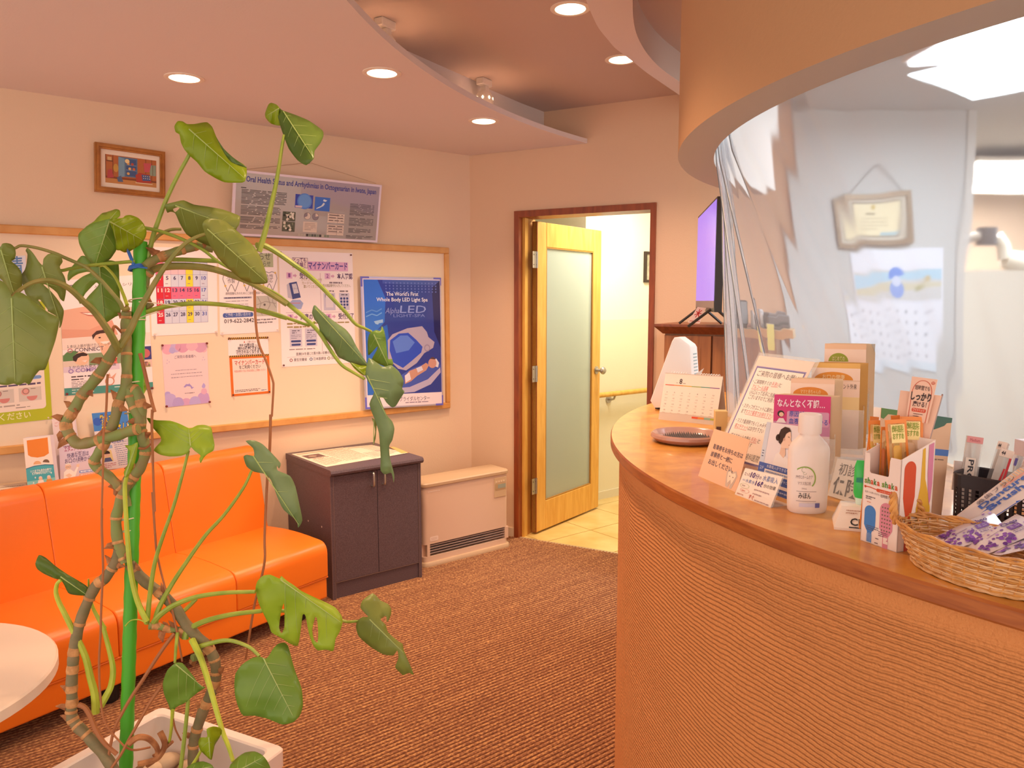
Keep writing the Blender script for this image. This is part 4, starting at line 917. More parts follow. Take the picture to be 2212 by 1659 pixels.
P.text(.06, .46, .10, '＝水素水', BL_, fit=.34); P.text(.42, .48, .17, '16ℓ', PU, fit=.19, bold=.02); P.text(.64, .46, .10, '分の効果', '#3a2a3a', fit=.32)
P.ring(.17, .60, .13, .012, '#b7c79a', 1, rv=.085); P.ring(.22, .76, .13, .012, '#e0a090', 1, rv=.075); P.fine(.1, .58, .24, 1, .1, .04, '#b9a9a0', 3); P.fine(.14, .75, .30, 1, .1, .04, '#d99a8a', 5); P.fine(.45, .60, .85, 2, .14, .04, '#b59a9a', 8)
P.text(.38, .95, .12, 'すぐ', RD_, fit=.14, bold=.02); P.fine(.05, .90, .34, 1, .1, .04, '#c79a8a', 6); P.fine(.55, .93, .95, 1, .1, .04, '#b59a9a', 9, last=1); P.done(pc_)

# hydrogen salon leaflet with the photo of a woman in profile
bl, br = c_on(1634, 1058), c_on(1718, 1094); bl, br = c_on(1630, 1056), c_on(1712, 1086); bl.z += .003; br.z += .003
e, tl, tr, k = lean_card(bl, br, ((1657, 911), (1736, 922)), 10)
sl = thing('salon_leaflet', (bl+br)/2, 'leaflet with a woman in profile and blue bands leaning behind the mouthwash bottle', 'leaflet')
P = Print(tl, tr, br, bl); P.sheet('leaflet', mat('leaflet_white', '#e9e0e4', .4), sl, .002)
P.rect(0, .60, 1, 1, '#4a66b4', 1); P.rect(.18, .68, .98, .745, '#f0e6e2', 2); P.rect(.18, .76, 1, .83, '#3f5cab', 2); P.rect(.1, .86, 1, .905, '#f0e6e2', 2); P.rect(0, .0, .12, .6, '#cfd6e4', 1)
P.text(.22, .655, .04, '水素吸入ができるサロン', '#eef0fa', fit=.72); P.text(.04, .70, .05, '2F', '#c3cdea', fit=.11); P.fine(.22, .70, .94, 1, .1, .028, '#8fa0cc', 3, 3, 1); P.text(.24, .815, .036, 'エステティックサロン', '#dfe5f5', fit=.66, l=3); P.fine(.2, .94, .9, 1, .1, .025, '#aebbe2', 4, 3, 1)
# profile: hair, face, neck, shoulders (flat print of a photograph)
P.poly([(.36, .60), (.40, .44), (.48, .40), (.62, .42), (.80, .50), (.86, .60)], '#efe6e4', 2); P.poly([(.50, .42), (.52, .30), (.62, .30), (.66, .42), (.62, .47)], '#e8c3ad', 3)
P.poly([(.46, .24), (.48, .12), (.58, .07), (.70, .09), (.735, .15), (.735, .19), (.77, .235), (.745, .25), (.745, .275), (.735, .30), (.70, .325), (.64, .33), (.54, .34)], '#efcdb8', 4)
P.poly([(.40, .17), (.44, .08), (.54, .035), (.66, .045), (.72, .09), (.66, .10), (.60, .13), (.57, .19), (.53, .25), (.50, .29), (.44, .27)], '#3c2a26', 5); P.disc(.40, .20, .06, '#33231f', 5); P.disc(.57, .21, .022, '#dfae98', 6); P.rect(.665, .165, .705, .172, '#4a342e', 6); P.rect(.71, .275, .742, .283, '#b56a62', 6)
for y in (.42, .46, .50): P.rect(.03, y, .08, y+.012, '#5a5f7a', 2)
P.done(sl)
MB().slab(P.at(.1, .4)-P.n*.003, P.at(.9, .4)-P.n*.003, P.at(.9, 1)-P.n*.003+ob*.04, P.at(.1, 1)-P.n*.003+ob*.04, -ob, .0015).build('clear_holder', M_ACR, sl)

# four-tier leaflet rack
rk_b = c_on(1795, 985)
lx = (c_on(1862, 1014)-c_on(1790, 985)); lx.z = 0
lx = (CR*.93-Vector((CF.x, CF.y, 0))*.36).normalized(); lb = Vector((-lx.y, lx.x, 0)); lb = lb if lb.dot(CF) > 0 else -lb
tiers = [('pink', (1673, 852), (1778, 867), 1.665, .165, 900, '#d4397a'), ('orange', (1709, 817), (1790, 826), 1.72, .175, 0, '#f0c9ac'), ('yellow', (1754, 783), (1843, 790), 1.775, .195, 0, '#e9b765'), ('green', (1782, 742), (1858, 748), 1.835, .215, 0, '#efc5a0')]
labs = {'pink': 'pink leaflet with white lettering in the lowest tier of the clear rack', 'orange': 'leaflet with an orange oval in the second tier of the clear rack', 'yellow': 'yellow leaflet with an orange oval in the third tier of the clear rack', 'green': 'leaflet with a green oval in the topmost tier of the clear rack'}
RK = thing('leaflet_rack', c_on(1760, 985), 'clear acrylic rack with four tiers of leaflets', 'rack')
for nm, q0, q1, d_, L_, _, colr in tiers:
    a = atd(*q0, d_); b = a+lx*((q1[0]-q0[0])*d_/FPX/.93); b.z = a.z
    dn = -Vector((0, 0, 1))*.97-lb*.24; dn.normalize(); c = b+dn*L_; d = a+dn*L_
    t = thing('leaflet', d, labs[nm], 'leaflet', 'leaflets in the clear rack')
    P = Print(a, b, c, d); P.sheet('cover', mat('leaflet_'+nm, colr, .45), t, .002)
    nst = 7 if nm == 'green' else 6
    for k in range(1, nst):
        off = lb*(.0052*k)+lx*(.0036*k); MB().slab(a+off, b+off, c+off, d+off, P.n, .0045).build('sheet_stack', mat('leaflet_edge_%s' % ('y' if nm == 'yellow' else 'p'), '#d9a85c' if nm == 'yellow' else '#e6cba8', .6), t)
    if nm == 'pink':
        P.rect(0, .35, 1, .52, '#c98ab0', .6); P.rect(0, .52, 1, 1, '#e9d3d8', .6); P.text(.06, .15, .085, 'なんとなく不調…', '#f6e6ee', fit=.84, bold=.02); P.rrect(.24, .21, .98, .40, .03, '#d9a0c0', 1); P.text(.28, .275, .06, '原因が', '#3a55b5', fit=.26, bold=.01); P.text(.28, .37, .06, '血液検査で分かる', '#3a55b5', fit=.68, bold=.01)
        P.disc(.13, .25, .062, '#3a2620', 1); P.disc(.14, .26, .042, '#eec3a8', 2); P.poly([(.05, .37), (.10, .31), (.18, .31), (.23, .37)], '#f0e2e0', 2)
    else:
        oc = {'orange': '#e08a2e', 'yellow': '#e0902c', 'green': '#98a22c'}[nm]; tx = {'orange': 'ママと赤ちゃんの', 'yellow': 'お口の健康', 'green': 'はじめての'}[nm]; t2 = {'orange': 'サプリメント外来', 'yellow': 'デンタルサプリメント外来', 'green': 'サプリメント外来'}[nm]
        P.rect(0, .06, 1, 1, '#f6d9c6', .5); P.disc(.46 if nm != 'green' else .34, .20, .40 if nm != 'green' else .24, oc, 1, rv=.095, a0=0, a1=math.pi); P.rect(.0, .205, 1, .21, '#d9b08a', .8); P.text(.46 if nm != 'green' else .34, .19, .045, tx, '#f6e0b0', 'c', fit=.46 if nm != 'green' else .3); P.text(.52, .30, .05, t2, '#54382c', 'c', fit=.84)
        P.rect(0, .40, 1, .55, '#efd39a' if nm == 'yellow' else '#ecd9c0', 1)
    P.done(t)
    # tier pocket of the rack
    m0 = P.at(0, .55)+P.n*.006; ex = lx*.012
    MB().slab(P.at(-.04, .55)+P.n*.008, P.at(1.10, .55)+P.n*.008, P.at(1.10, 1.06)+P.n*.008, P.at(-.04, 1.06)+P.n*.008, P.n, .002).build('pocket_front', M_ACR, RK)
    MB().slab(P.at(1.10, .5)+P.n*.008, P.at(1.10, .5)+lb*.05, P.at(1.10, 1.06)+lb*.05, P.at(1.10, 1.06)+P.n*.008, lx, .002).build('pocket_side', M_ACR, RK)
    MB().slab(P.at(-.04, 1.06)+P.n*.008, P.at(1.10, 1.06)+P.n*.008, P.at(1.10, 1.06)+lb*.05, P.at(-.04, 1.06)+lb*.05, (0, 0, 1), .002).build('pocket_floor', M_ACR, RK)
rb0 = P.at(-.06, .3)+lb*.035; rb1 = P.at(1.14, .3)+lb*.035; fz = Vector((0, 0, 1))
MB().slab(rb0, rb1, rb1-fz*(rb1.z-CT)-lb*.02, rb0-fz*(rb0.z-CT)-lb*.02, -lb, .0025).build('back_plate', M_ACR, RK)
g0 = rb0-fz*(rb0.z-CT-.002)-lb*.16; MB().slab(g0, g0+(rb1-rb0), rb1-fz*(rb1.z-CT-.002), rb0-fz*(rb0.z-CT-.002), fz, .002).build('base_plate', M_ACR, RK)

# mouthwash bottle
bp_ = c_on(1742, 1104); d_ = (bp_-CO).dot(CF); s_ = d_/FPX
bo = thing('mouthwash_bottle', bp_, 'white mouthwash bottle with screw cap and round label on the counter', 'bottle', rz=math.atan2(CR.y, CR.x)); T = PW[bo.name]
M_BOT = mat('bottle_white', '#f3e3da', .32, sss=.1)
Hh = (1108-895)*s_; R0 = 43*s_
def px2z(y): return (1108-y)*s_
pf_ = [(R0*.86, .0), (R0*.95, .004), (R0*.965, .012), (R0*1.0, px2z(1020)), (R0*1.0, px2z(978)), (R0*.97, px2z(968)), (R0*.85, px2z(958)), (R0*.62, px2z(948)), (R0*.47, px2z(941)), (R0*.42, px2z(936)), (R0*.42, px2z(928))]
def oval(mb, prof, ky=.62):
    mb.loft([[(r*math.copysign(abs(math.cos(a))**.86, math.cos(a)), max(r*ky, R0*.40 if r < R0*.65 else 0)*math.copysign(abs(math.sin(a))**.86, math.sin(a)), z) for a in [2*math.pi*j/40 for j in range(40)]] for r, z in prof], None, True, True)
mb = MB(T); oval(mb, pf_); mb.build('body', M_BOT, bo, smooth=.7)
mb = MB(T); rr = 23*s_
mb.loft([[((rr+(.0006 if j % 2 else 0)*(1 if 0 < i < 3 else 0))*k*math.cos(2*math.pi*j/48), (rr+(.0006 if j % 2 else 0)*(1 if 0 < i < 3 else 0))*k*math.sin(2*math.pi*j/48), z) for j in range(48)] for i, (k, z) in enumerate(((1, px2z(937)), (1, px2z(934)), (1, px2z(900)), (.97, px2z(896)), (.85, px2z(895))))], None, True, True)
mb.build('cap', M_BOT, bo, smooth=.5)
class Wrap(Print):
    def at(s, u, v, l=0):
        x = (u-.5)*2*R0*.98; y = -.62*R0*math.sqrt(max(0, 1-min(1, abs(x/R0))**2.3))-.0006-.0002*l
        return T @ Vector((x, y, px2z(v)))
    def __init__(s): MB.__init__(s); s.w = 2*R0*.98; s.h = s.w; s.step = 0; s.n = Vector((0, 0, 1))
P = Wrap()
k_ = 88.0
def WR(u, y, r, t, col, a0, a1, n=26):
    for i in range(n):
        p = [a0+(a1-a0)*(i+j)/n for j in (0, 1)]; P.add([P.at(u+rr_*math.cos(a), y-rr_*k_*1.06*math.sin(a), 1) for a, rr_ in ((p[0], r), (p[1], r), (p[1], r-t), (p[0], r-t))], [(0, 1, 2, 3)], ink(col))
WR(.30, 1030, .275, .028, '#8fae48', -.75, 2.75)
def WT(u, y, hpx, s, col, fit, bold=0):
    vs, fs, w = glyphs(s, bold); P.add([P.at(u-fit/2+x/w*fit, y-yy*hpx/.74, 2) for x, yy in vs], fs, ink(col))
WT(.30, 1031, 7, 'PMTCホームケア', '#8d7a80', .38); WT(.30, 1044, 6, 'マウス洗口液', '#8d7a80', .30); WT(.30, 1054, 4, '300mL', '#a89aa0', .12); WT(.32, 1073, 11, 'みほん', '#33282c', .30, .01)
for a, b, c, d in ((.13, .60, 1058, 1059.2), (.13, .60, 1079, 1080.2)): P.add([P.at(a+(b-a)*i/8, y, 1) for y in (c, d) for i in range(9)], [(i, i+1, i+10, i+9) for i in range(8)], ink('#b0a0a0'))
P.add([P.at(.20+.42*i/8, y, 1) for y in (1084, 1092) for i in range(9)], [(i, i+1, i+10, i+9) for i in range(8)], ink('#d9d3e6')); P.add([P.at(.58+.12*i/3, y, 2) for y in (1083.5, 1093.5) for i in range(4)], [(i, i+1, i+5, i+4) for i in range(3)], ink('#6b6aa8')); WT(.38, 1091, 4, 'Lpsm', '#8a86a8', .16) if False else None
WR(.28, 1012, .06, .012, '#b9b4a0', .5, 5.2); WR(.30, 1019, .04, .01, '#b9b4a0', 2.5, 6.5); P.build('label_print', None, bo, recalc=False)

# first-visit sign behind, in an acrylic plate
bl, br = c_on(1788, 1066), c_on(1895, 1106); bl = atd(1788, 1068, 1.62); bl.z = CT+.002; bl = onz(1788, 1070, CT+.002); br = onz(1892, 1102, CT+.002)
e, tl, tr, k = lean_card(bl, br, ((1809, 990), (1908, 1006)), 22)
fs_ = thing('first_visit_sign', (bl+br)/2, 'white sign about first visits and insurance cards in a clear plate behind the bottle', 'sign')
P = Print(tl, tr, br, bl); P.sheet('paper', mat('sign_white', '#efe6da', .6), fs_, .001); P.text(.10, .38, .25, '初診の方', '#3c3a40', fit=.80, bold=.0); P.text(.06, .86, .34, '保険証', '#2c2a30', fit=.80, bold=.02); P.done(fs_)
MB().slab(P.at(-.04, -.04)+P.n*.002, P.at(1.04, -.04)+P.n*.002, P.at(1.04, 1)+P.n*.002, P.at(-.04, 1)+P.n*.002, P.n, .0015).build('acrylic_plate', M_ACR, fs_)
MB().slab(P.at(0, .1)-P.n*.003, P.at(1, .1)-P.n*.003, P.at(1, 1)-P.n*.003+ob*.03, P.at(0, 1)-P.n*.003+ob*.03, -ob, .0015).build('prop_leg', M_ACR, fs_)
# green tube in a white display foot
g0 = onz(1846, 1140, CT); rz_ = math.atan2(CR.y, CR.x)-.35
gd = thing('display_stand', g0, 'white sloping display foot with black lettering behind the toothbrush box', 'stand', rz=rz_); T = PW[gd.name]
w2, h2 = .033, .034
mb = MB(T); mb.loft([[(-w2, -.022, 0), (w2, -.022, 0), (w2, .045, 0), (-w2, .045, 0)], [(-w2, -.022, .004), (w2, -.022, .004), (w2, .045, .004), (-w2, .045, .004)], [(-w2+.012, .006, h2), (w2-.012, .006, h2), (w2-.012, .045, h2), (-w2+.012, .045, h2)]], None, True, True); mb.build('foot_body', M_CARD, gd)
P = Print(*[T @ Vector(p) for p in ((-w2+.012, .0055, h2), (w2-.012, .0055, h2), (w2, -.0225, .004), (-w2, -.0225, .004))]); P.fine(.2, .16, .8, 2, .12, .05, '#b98f7c', 3); P.text(.36, .85, .34, 'Ci', '#2c2a2e', fit=.26, bold=.02); P.rect(.34, .92, .9, .97, '#2c2a2e', 1); P.done(gd)
gt = thing('green_tube', T @ Vector((.010, .030, h2)), 'bright green upright tube on the white display foot', 'tube', rz=rz_); TG = PW[gt.name]
mb = MB(TG); mb.loft([[(r*math.cos(a), k*r*math.sin(a), z) for a in [2*math.pi*j/16 for j in range(16)]] for r, k, z in ((.008, 1, 0), (.009, 1, .012))], None, True, True); mb.build('cap', mat('tube_cap', '#d9efe0', .3), gt, smooth=.6)
mb = MB(TG); mb.loft([[(r*math.cos(a), k*r*math.sin(a), z) for a in [2*math.pi*j/16 for j in range(16)]] for r, k, z in ((.010, .95, .012), (.0125, .9, .02), (.0125, .8, .050), (.0120, .5, .066), (.009, .15, .076))], None, True, True); mb.build('body', mat('tube_green', '#38c85a', .3), gt, smooth=.6)
MB(TG).box((-.0095, -.0118, .040), (.0095, -.0108, .048)).build('label_band', mat('tube_teal', '#2a9a80', .4), gt)
# ---------------------------------------------------------------- toothbrush display box
A0 = c_on(1864, 1166); fdir = Vector((-.15, -.989, 0)).normalized(); sdir = Vector((.989, -.15, 0)).normalized(); upz = Vector((0, 0, 1))
B0 = c_on(1937, 1194); fdir = (B0-A0).normalized(); fdir = (fdir*.55+Vector((-.15, -.989, 0))*.45).normalized(); sdir = Vector((-fdir.y, fdir.x, 0)).normalized()
BW = (B0-A0).length; BD, BH, BHB = .072, .143, .168
A0 = B0-fdir*BW
bx = thing('toothbrush_box', (A0+B0)/2+sdir*BD/2, 'white cardboard display box printed with coloured toothbrushes, standing on the counter', 'box')
M_CTN = mat('carton_white', '#f1dfd6', .5)
def bpt(u, s, z): return A0+fdir*(u*BW)+sdir*(s*BD)+upz*z
def panel(pts, n, m=M_CTN, name='panel', t=.0012, par=None):
    mb = MB(); n = Vector(n).normalized()*t; k = len(pts); mb.add(list(pts)+[p-n for p in pts], [tuple(range(k)), tuple(range(2*k-1, k-1, -1))]+[(i, (i+1) % k, k+(i+1) % k, k+i) for i in range(k)]); return mb.build(name, m, par or bx)
cut = [(0, 0), (1, 0), (1, BH), (.72, BH), (.70, BH-.006), (.69, BH*.80), (.66, BH*.785), (.20, BH*.785), (.165, BH*.80), (.155, BH-.006), (.14, BH), (0, BH)]
panel([bpt(u, 0, z) for u, z in cut], -sdir, name='front_panel')
panel([bpt(1, s, z) for s, z in ((0, 0), (1, 0), (1, BHB), (0, BH))], fdir, name='side_panel'); panel([bpt(0, s, z) for s, z in ((0, 0), (1, 0), (1, BHB), (0, BH))], -fdir, name='side_panel')
panel([bpt(u, 1, z) for u, z in ((0, 0), (1, 0), (1, BHB), (0, BHB))], sdir, name='back_panel'); panel([bpt(u, s, .001) for u, s in ((0, 0), (1, 0), (1, 1), (0, 1))], upz, name='floor_panel')
P = Print(bpt(0, 0, BH), bpt(1, 0, BH), bpt(1, 0, 0), bpt(0, 0, 0), n=-sdir, step=.0003)
def brushshape(P, u, v0, v1, r, col, l=1, hh=.42, neck=.35):
    """upright toothbrush outline: rounded head at v0, tapering to a neck at v1"""
    k = P.w/P.h; pts = []
    for i in range(13): a = math.pi*i/12; pts.append((u+r*math.cos(a), v0+r*k-r*k*math.sin(a)))
    vm = v0+(v1-v0)*hh
    pts += [(u-r, vm), (u-r*.75, vm+(v1-vm)*.18), (u-r*neck, vm+(v1-vm)*.38), (u-r*neck, v1), (u+r*neck, v1), (u+r*neck, vm+(v1-vm)*.38), (u+r*.75, vm+(v1-vm)*.18), (u+r, vm)]
    P.poly(pts, col, l)
cols = ['#6a8a3a', '#3f7a4a', '#d24a2a', '#6a8a3a', '#d24a2a']
u = .045
for w_, cs in (('shaka', ['#7a9a3a', '#4a8a3a', '#d2552a', '#3f7a3a', '#d24a2a']), ('shaka', ['#7a9a3a', '#4f8f3a', '#d24a2a', '#5a8a3a', '#d2552a'])):
    for ch, c in zip(w_, cs): P.text(u, .335, .068, ch, c, fit=.074, bold=.03); u += .086
    u += .045
P.line([(.05, .375), (.20, .372), (.40, .385)], .022, '#d2502a', 1); P.disc(.07, .375, .03, '#d2502a', 1); P.rrect(.38, .368, .93, .405, .03, '#d2502a', 1); P.text(.62, .398, .02, 'シャカシャカ', '#f2dccf', 'c', fit=.3)
P.text(.07, .44, .02, 'ながーいあいだから', '#5a4a50', fit=.40); P.text(.50, .45, .028, '短時間で磨ける', '#3a2c33', fit=.44)
P.fine(.1, .475, .36, 2, .022, .012, '#6a5a60', 5); P.fine(.14, .535, .32, 1, .02, .012, '#d9907a', 7)
brushshape(P, .24, .575, .985, .155, '#3f7fc8', 1, .55, .4)
for i in range(5): P.rect(.165+i*.035, .895-.008*(2-abs(2-i)), .175+i*.035, .985, '#b9c8e0', 2)
brushshape(P, .68, .50, 1.0, .175, '#d88a9e', 1, .58, .42)
for i in range(4):
    for j in range(7): P.disc(.575+i*.07, .555+j*.042, .020, '#7d6a5a', 2, n=10)
P.poly([(.63, .88), (.74, .88), (.74, .90), (.70, .915), (.76, .92), (.76, .95), (.63, .95)], '#f1dfd6', 2)
P.fine(.16, .80, .50, 3, .02, .010, '#5a5f7a', 9, 3); P.fine(.50, .83, .74, 3, .02, .010, '#8a5a6a', 3, 3); P.fine(.42, .915, .56, 1, .02, .01, '#7a6a6a', 2); P.fine(.40, .965, .56, 1, .02, .012, '#8a7a7a', 2)
P.build('front_print', None, bx, recalc=False)
P = Print(bpt(1, 0, BHB), bpt(1, 1, BHB), bpt(1, 1, 0), bpt(1, 0, 0), n=fdir, step=.0003)
brushshape(P, .27, .17, 1.0, .175, '#cf4a1e', 1, .40, .42)
P.poly([(.62, .075), (.70, .06), (.74, .35), (.86, .50), (.93, .62), (.96, 1.0), (.52, 1.0), (.50, .62), (.60, .42)], '#dba92a', 1); P.poly([(.80, .04), (.95, .02), (.96, .40), (.93, .55), (.89, .60), (.85, .50), (.80, .3)], '#cf7f9e', 2)
P.fine(.50, .70, .88, 1, .02, .008, '#5a4a30', 3, 3, 1); P.text(.69, .74, .022, 'トルネード毛', '#4a3c2c', 'c', fit=.36, l=3); P.fine(.52, .765, .86, 2, .02, .007, '#6a5a3a', 4, 3, 1); P.build('side_print', None, bx, recalc=False)
# header flap and card
hb0 = bpt(.10, .93, BHB-.05)
ht_ = .238
M_FLAP = mat('flap_peach', '#eec2a8', .55)
fp0, fp1 = bpt(.02, .80, 0), bpt(.98, .80, 0)
dcam = (bpt(.5, .8, 0)-CO).dot(CF)
def hp(px, py, off=0):   # point on the plane of the header flap
    return onpl(px, py, bpt(.5, 1.10, 0)+sdir*off, (sdir*.93+fdir*-.36))
fl4 = [hp(1945, 843, .006), hp(2034, 855, .006), hp(2004, 960, .006), hp(1930, 950, .006)]
nn = (fl4[3]-fl4[0]).cross(fl4[1]-fl4[0]).normalized(); nn = nn if nn.dot(CO-fl4[0]) > 0 else -nn
MB().slab(*fl4, nn, .0012).build('header_flap', M_FLAP, bx)
MB().loft([[fl4[1]+(fl4[2]-fl4[1])*t-nn*(.022*math.sin(a*.5*math.pi)**1)+ (fl4[1]-fl4[0]).normalized()*(.006*math.cos(a*.5*math.pi)-.006) for a in (0, .25, .5, .75, 1)] for t in (0, .5, 1)], None, closed=False).build('flap_side', mat('flap_shaded', '#b59a92', .55), bx)  # shading of the side strip painted as a greyer colour
cd = [hp(1970, 813), hp(2025.5, 820), hp(2003, 915), hp(1956, 908)]
P = Print(*cd); P.sheet('header_card', mat('card_peach', '#f0c4ab', .5), bx, .001)
arc_ = [(.10, 1.0), (.10, .42)]+[(.5-.40*math.cos(math.pi*i/14), .36-.30*math.sin(math.pi*i/14)) for i in range(15)]+[(.90, .42), (.90, 1.0)]
P.line(arc_, .028, '#c9502c', 1)
P.text(.5, .27, .085, '短時間でも', '#4a2c2c', 'c', fit=.60, bold=.01); P.text(.5, .50, .15, 'しっかり', '#33201f', 'c', fit=.84, bold=.04); P.text(.5, .645, .10, '磨ける！', '#4a2c2c', 'c', fit=.58, bold=.02)
P.rrect(.2, .69, .82, .775, .06, '#d2502a', 1); P.text(.51, .755, .055, 'ワイドヘッド', '#f6dccb', 'c', fit=.50); P.fine(.30, .81, .72, 2, .05, .018, '#7a5a50', 3); P.fine(.3, .9, .72, 1, .05, .018, '#b5705a', 6); P.disc(.87, .09, .075, '#d2603c', 1); P.text(.87, .105, .04, '普通', '#f2cdb8', 'c', fit=.10); P.build('header_print', None, bx, recalc=False)
# orange film packs
M_FILM = mat('film_orange', '#f8cc78', .18, alpha=.28, spec=.6); M_SEAL = mat('film_seal', '#e8862a', .3)
def pack(tc, wpx, lean, twist, depth, brush, lab, n_=1, length=.185, top=True):
    c = atd(tc[0], tc[1], depth); t = thing('toothbrush_pack', c, lab, 'toothbrush', 'orange film toothbrush packs in the display box')
    w = wpx*depth/FPX; dn = (-CU*math.cos(lean)+CR*math.sin(lean)).normalized(); rt = dn.cross(CF).normalized(); rt = rt if rt.dot(CR) > 0 else -rt
    rt = (rt*math.cos(twist)+CF*math.sin(twist)).normalized(); nn = rt.cross(dn).normalized(); nn = nn if nn.dot(-CF) > 0 else -nn
    L = length; pt = lambda u, v, o=0: c+rt*(w*u)+dn*(L*v)+nn*o
    rg = []
    for v, b in ((0, .0004), (.06, .0006), (.14, .0045), (.5, .0055), (.9, .0045), (1, .0005)):
        rg.append([pt(-.5, v), pt(-.25, v, b*.8), pt(0, v, b), pt(.25, v, b*.8), pt(.5, v), pt(.25, v, -b*.8), pt(0, v, -b), pt(-.25, v, -b*.8)])
    mb = MB(); mb.loft(rg, None, True, True); mb.build('film_pouch', M_FILM, t, smooth=.9)
    for s_ in (-1, 1): MB().slab(pt(s_*.5-.06, 0, .001), pt(s_*.5+.06, 0, .001), pt(s_*.5+.06, 1, .001), pt(s_*.5-.06, 1, .001), nn, .0012).build('side_seal', M_SEAL, t)
    MB().slab(pt(-.5, 0, .0012), pt(.5, 0, .0012), pt(.5, .035, .0012), pt(-.5, .035, .0012), nn, .0015).build('top_seal', M_SEAL, t)
    P = Print(pt(-.5, .03), pt(.5, .03), pt(.5, 1), pt(-.5, 1), n=nn); P.c = [p+nn*.0062 for p in P.c]; P.poly([(.14, .01), (.86, .01), (.86, .17), (.14, .17)], '#f6dc94', .4)
    P.text(.5, .075, .05, '歯科医院', '#8a9a2c', 'c', fit=.62, bold=.02); P.text(.5, .135, .045, 'おすすめ', '#8a9a2c', 'c', fit=.58, bold=.02)
    for i, ch in enumerate('短時間でもしっかり'): P.text(.80, .29+i*.052, .036, ch, '#5a4030', 'c', fit=.11)
    P.build('film_print', None, t, recalc=False)
    mb = MB(); mb.loft([[c+rt*(w*(.0+.21*x*k))+dn*(L*v)+nn*(y*.0035*k2) for x, y in [(math.cos(a), math.sin(a)) for a in [2*math.pi*j/10 for j in range(10)]]] for v, k, k2 in ((.22, .6, .4), (.24, 1, 1), (.40, 1, 1), (.44, .45, .8), (.55, .4, .8), (.62, .8, 1), (.92, .7, .9), (.94, .2, .3))], None, True, True); mb.build('brush', mat('brush_'+brush.strip('#'), brush, .3), t, smooth=.8)
pack((1889, 900), 20, -.10, .3, 1.255, '#e9c23a', 'orange film toothbrush pack half hidden at the back left of the display box')
pack((1936, 897), 22, .04, .1, 1.228, '#7fae4a', 'orange film toothbrush pack in the middle of the back row of the display box')
pack((1888, 908), 25, .02, .2, 1.232, '#8aa83a', 'orange film toothbrush pack with a green brush at the left side of the display box')
pack((1910, 922), 17, -.04, .45, 1.214, '#e04a22', 'orange film toothbrush pack with a red brush behind the front cut-out', length=.155)
pack((1969, 900), 42, -.02, -.15, 1.203, '#e6d4c8', 'orange film toothbrush pack with a white brush head at the right of the display box')
pack((1934, 906), 40, .07, -.05, 1.190, '#e8b52e', 'orange film toothbrush pack with a yellow brush leaning at the front centre of the box')
# tall tan display card behind
q = [onpl(x, y, atd(1980, 1000, 1.36), CF) for x, y in ((1904, 881), (2057, 903), (2033, 1122), (1888, 1102))]
for p in q[2:]: p.z = CT+.001
tcd = thing('display_card', (q[2]+q[3])/2, 'tall tan display card with dark green top edge standing behind the toothbrush box', 'sign')
P = Print(*q); P.sheet('card', mat('display_tan', '#e3bd9c', .55), tcd, .002)
P.poly([(.0, .0), (.30, .0), (.24, .05), (.10, .05), (.04, .10), (0, .09)], '#5f8a4a', 1); P.poly([(.62, .0), (1, .0), (1, .05), (.93, .06), (.90, .09), (.82, .12), (.76, .14), (.66, .15)], '#3f6a5c', 1); P.rect(.62, .33, 1, .395, '#4a78c4', 1); P.text(.68, .38, .035, 'プロ', '#d5e0f2', fit=.12); P.fine(.64, .43, .94, 1, .1, .012, '#8a6f60', 3, 2, 1); P.rect(.72, .5, .74, .53, '#5a4a44', 1); P.done(tcd)
MB().slab(P.at(.4, .5)-P.n*.003, P.at(.6, .5)-P.n*.003, q[2]*.4+q[3]*.6+CF*.04, q[2]*.6+q[3]*.4+CF*.04, -CF, .0015).build('prop_leg', mat('display_tan', '#e3bd9c', .55), tcd)

# ---------------------------------------------------------------- black mesh bin and what stands in it
b0, b1 = Vector((1.3906, .5336, CT)), None
e1 = Vector((-.06, -.998, 0)).normalized(); e2 = Vector((.998, -.06, 0)).normalized(); BL, BDp, BHt = .140, .085, .086
bn = thing('mesh_bin', b0+e1*BL/2+e2*BDp/2, 'small black plastic bin with square holes holding toothbrush packages', 'bin')
M_BIN = mat('bin_black', '#2c2730', .35)
cr = .018
def rp(s):   # rounded rectangle outline point and tangent by arclength
    segs = [(BL-2*cr, 0), (BDp-2*cr, 1), (BL-2*cr, 2), (BDp-2*cr, 3)]; al = math.pi*cr/2
    corners = [(cr, 0), (BL, cr), (BL-cr, BDp), (0, BDp-cr)]; dirs = [(1, 0), (0, 1), (-1, 0), (0, -1)]
    for (L, k) in segs:
        x, y = corners[k]; dx, dy = dirs[k]
        if s <= L: return (x+dx*s, y+dy*s)
        s -= L; ex, ey = x+dx*L, y+dy*L; nx, ny = dirs[(k+1) % 4]; cx_, cy_ = ex+nx*cr, ey+ny*cr
        if s <= al: a = s/cr; return (cx_+cr*(dx*math.sin(a)-nx*math.cos(a)), cy_+cr*(dy*math.sin(a)-ny*math.cos(a)))
        s -= al
    return corners[0]
PER = 2*(BL+BDp)-8*cr+2*math.pi*cr
def bw(s, z, ins): x, y = rp(s % PER); k = .97+.03*z/BHt; xc, yc = BL/2, BDp/2; x, y = xc+(x-xc)*k*(1-ins/xc), yc+(y-yc)*k*(1-ins/yc); return b0+e1*x+e2*y+upz*z
NS = 72; mb = MB(); zz_ = [0, .010]+[.010+.0068*i for i in range(1, 9)]+[BHt-.014, BHt]
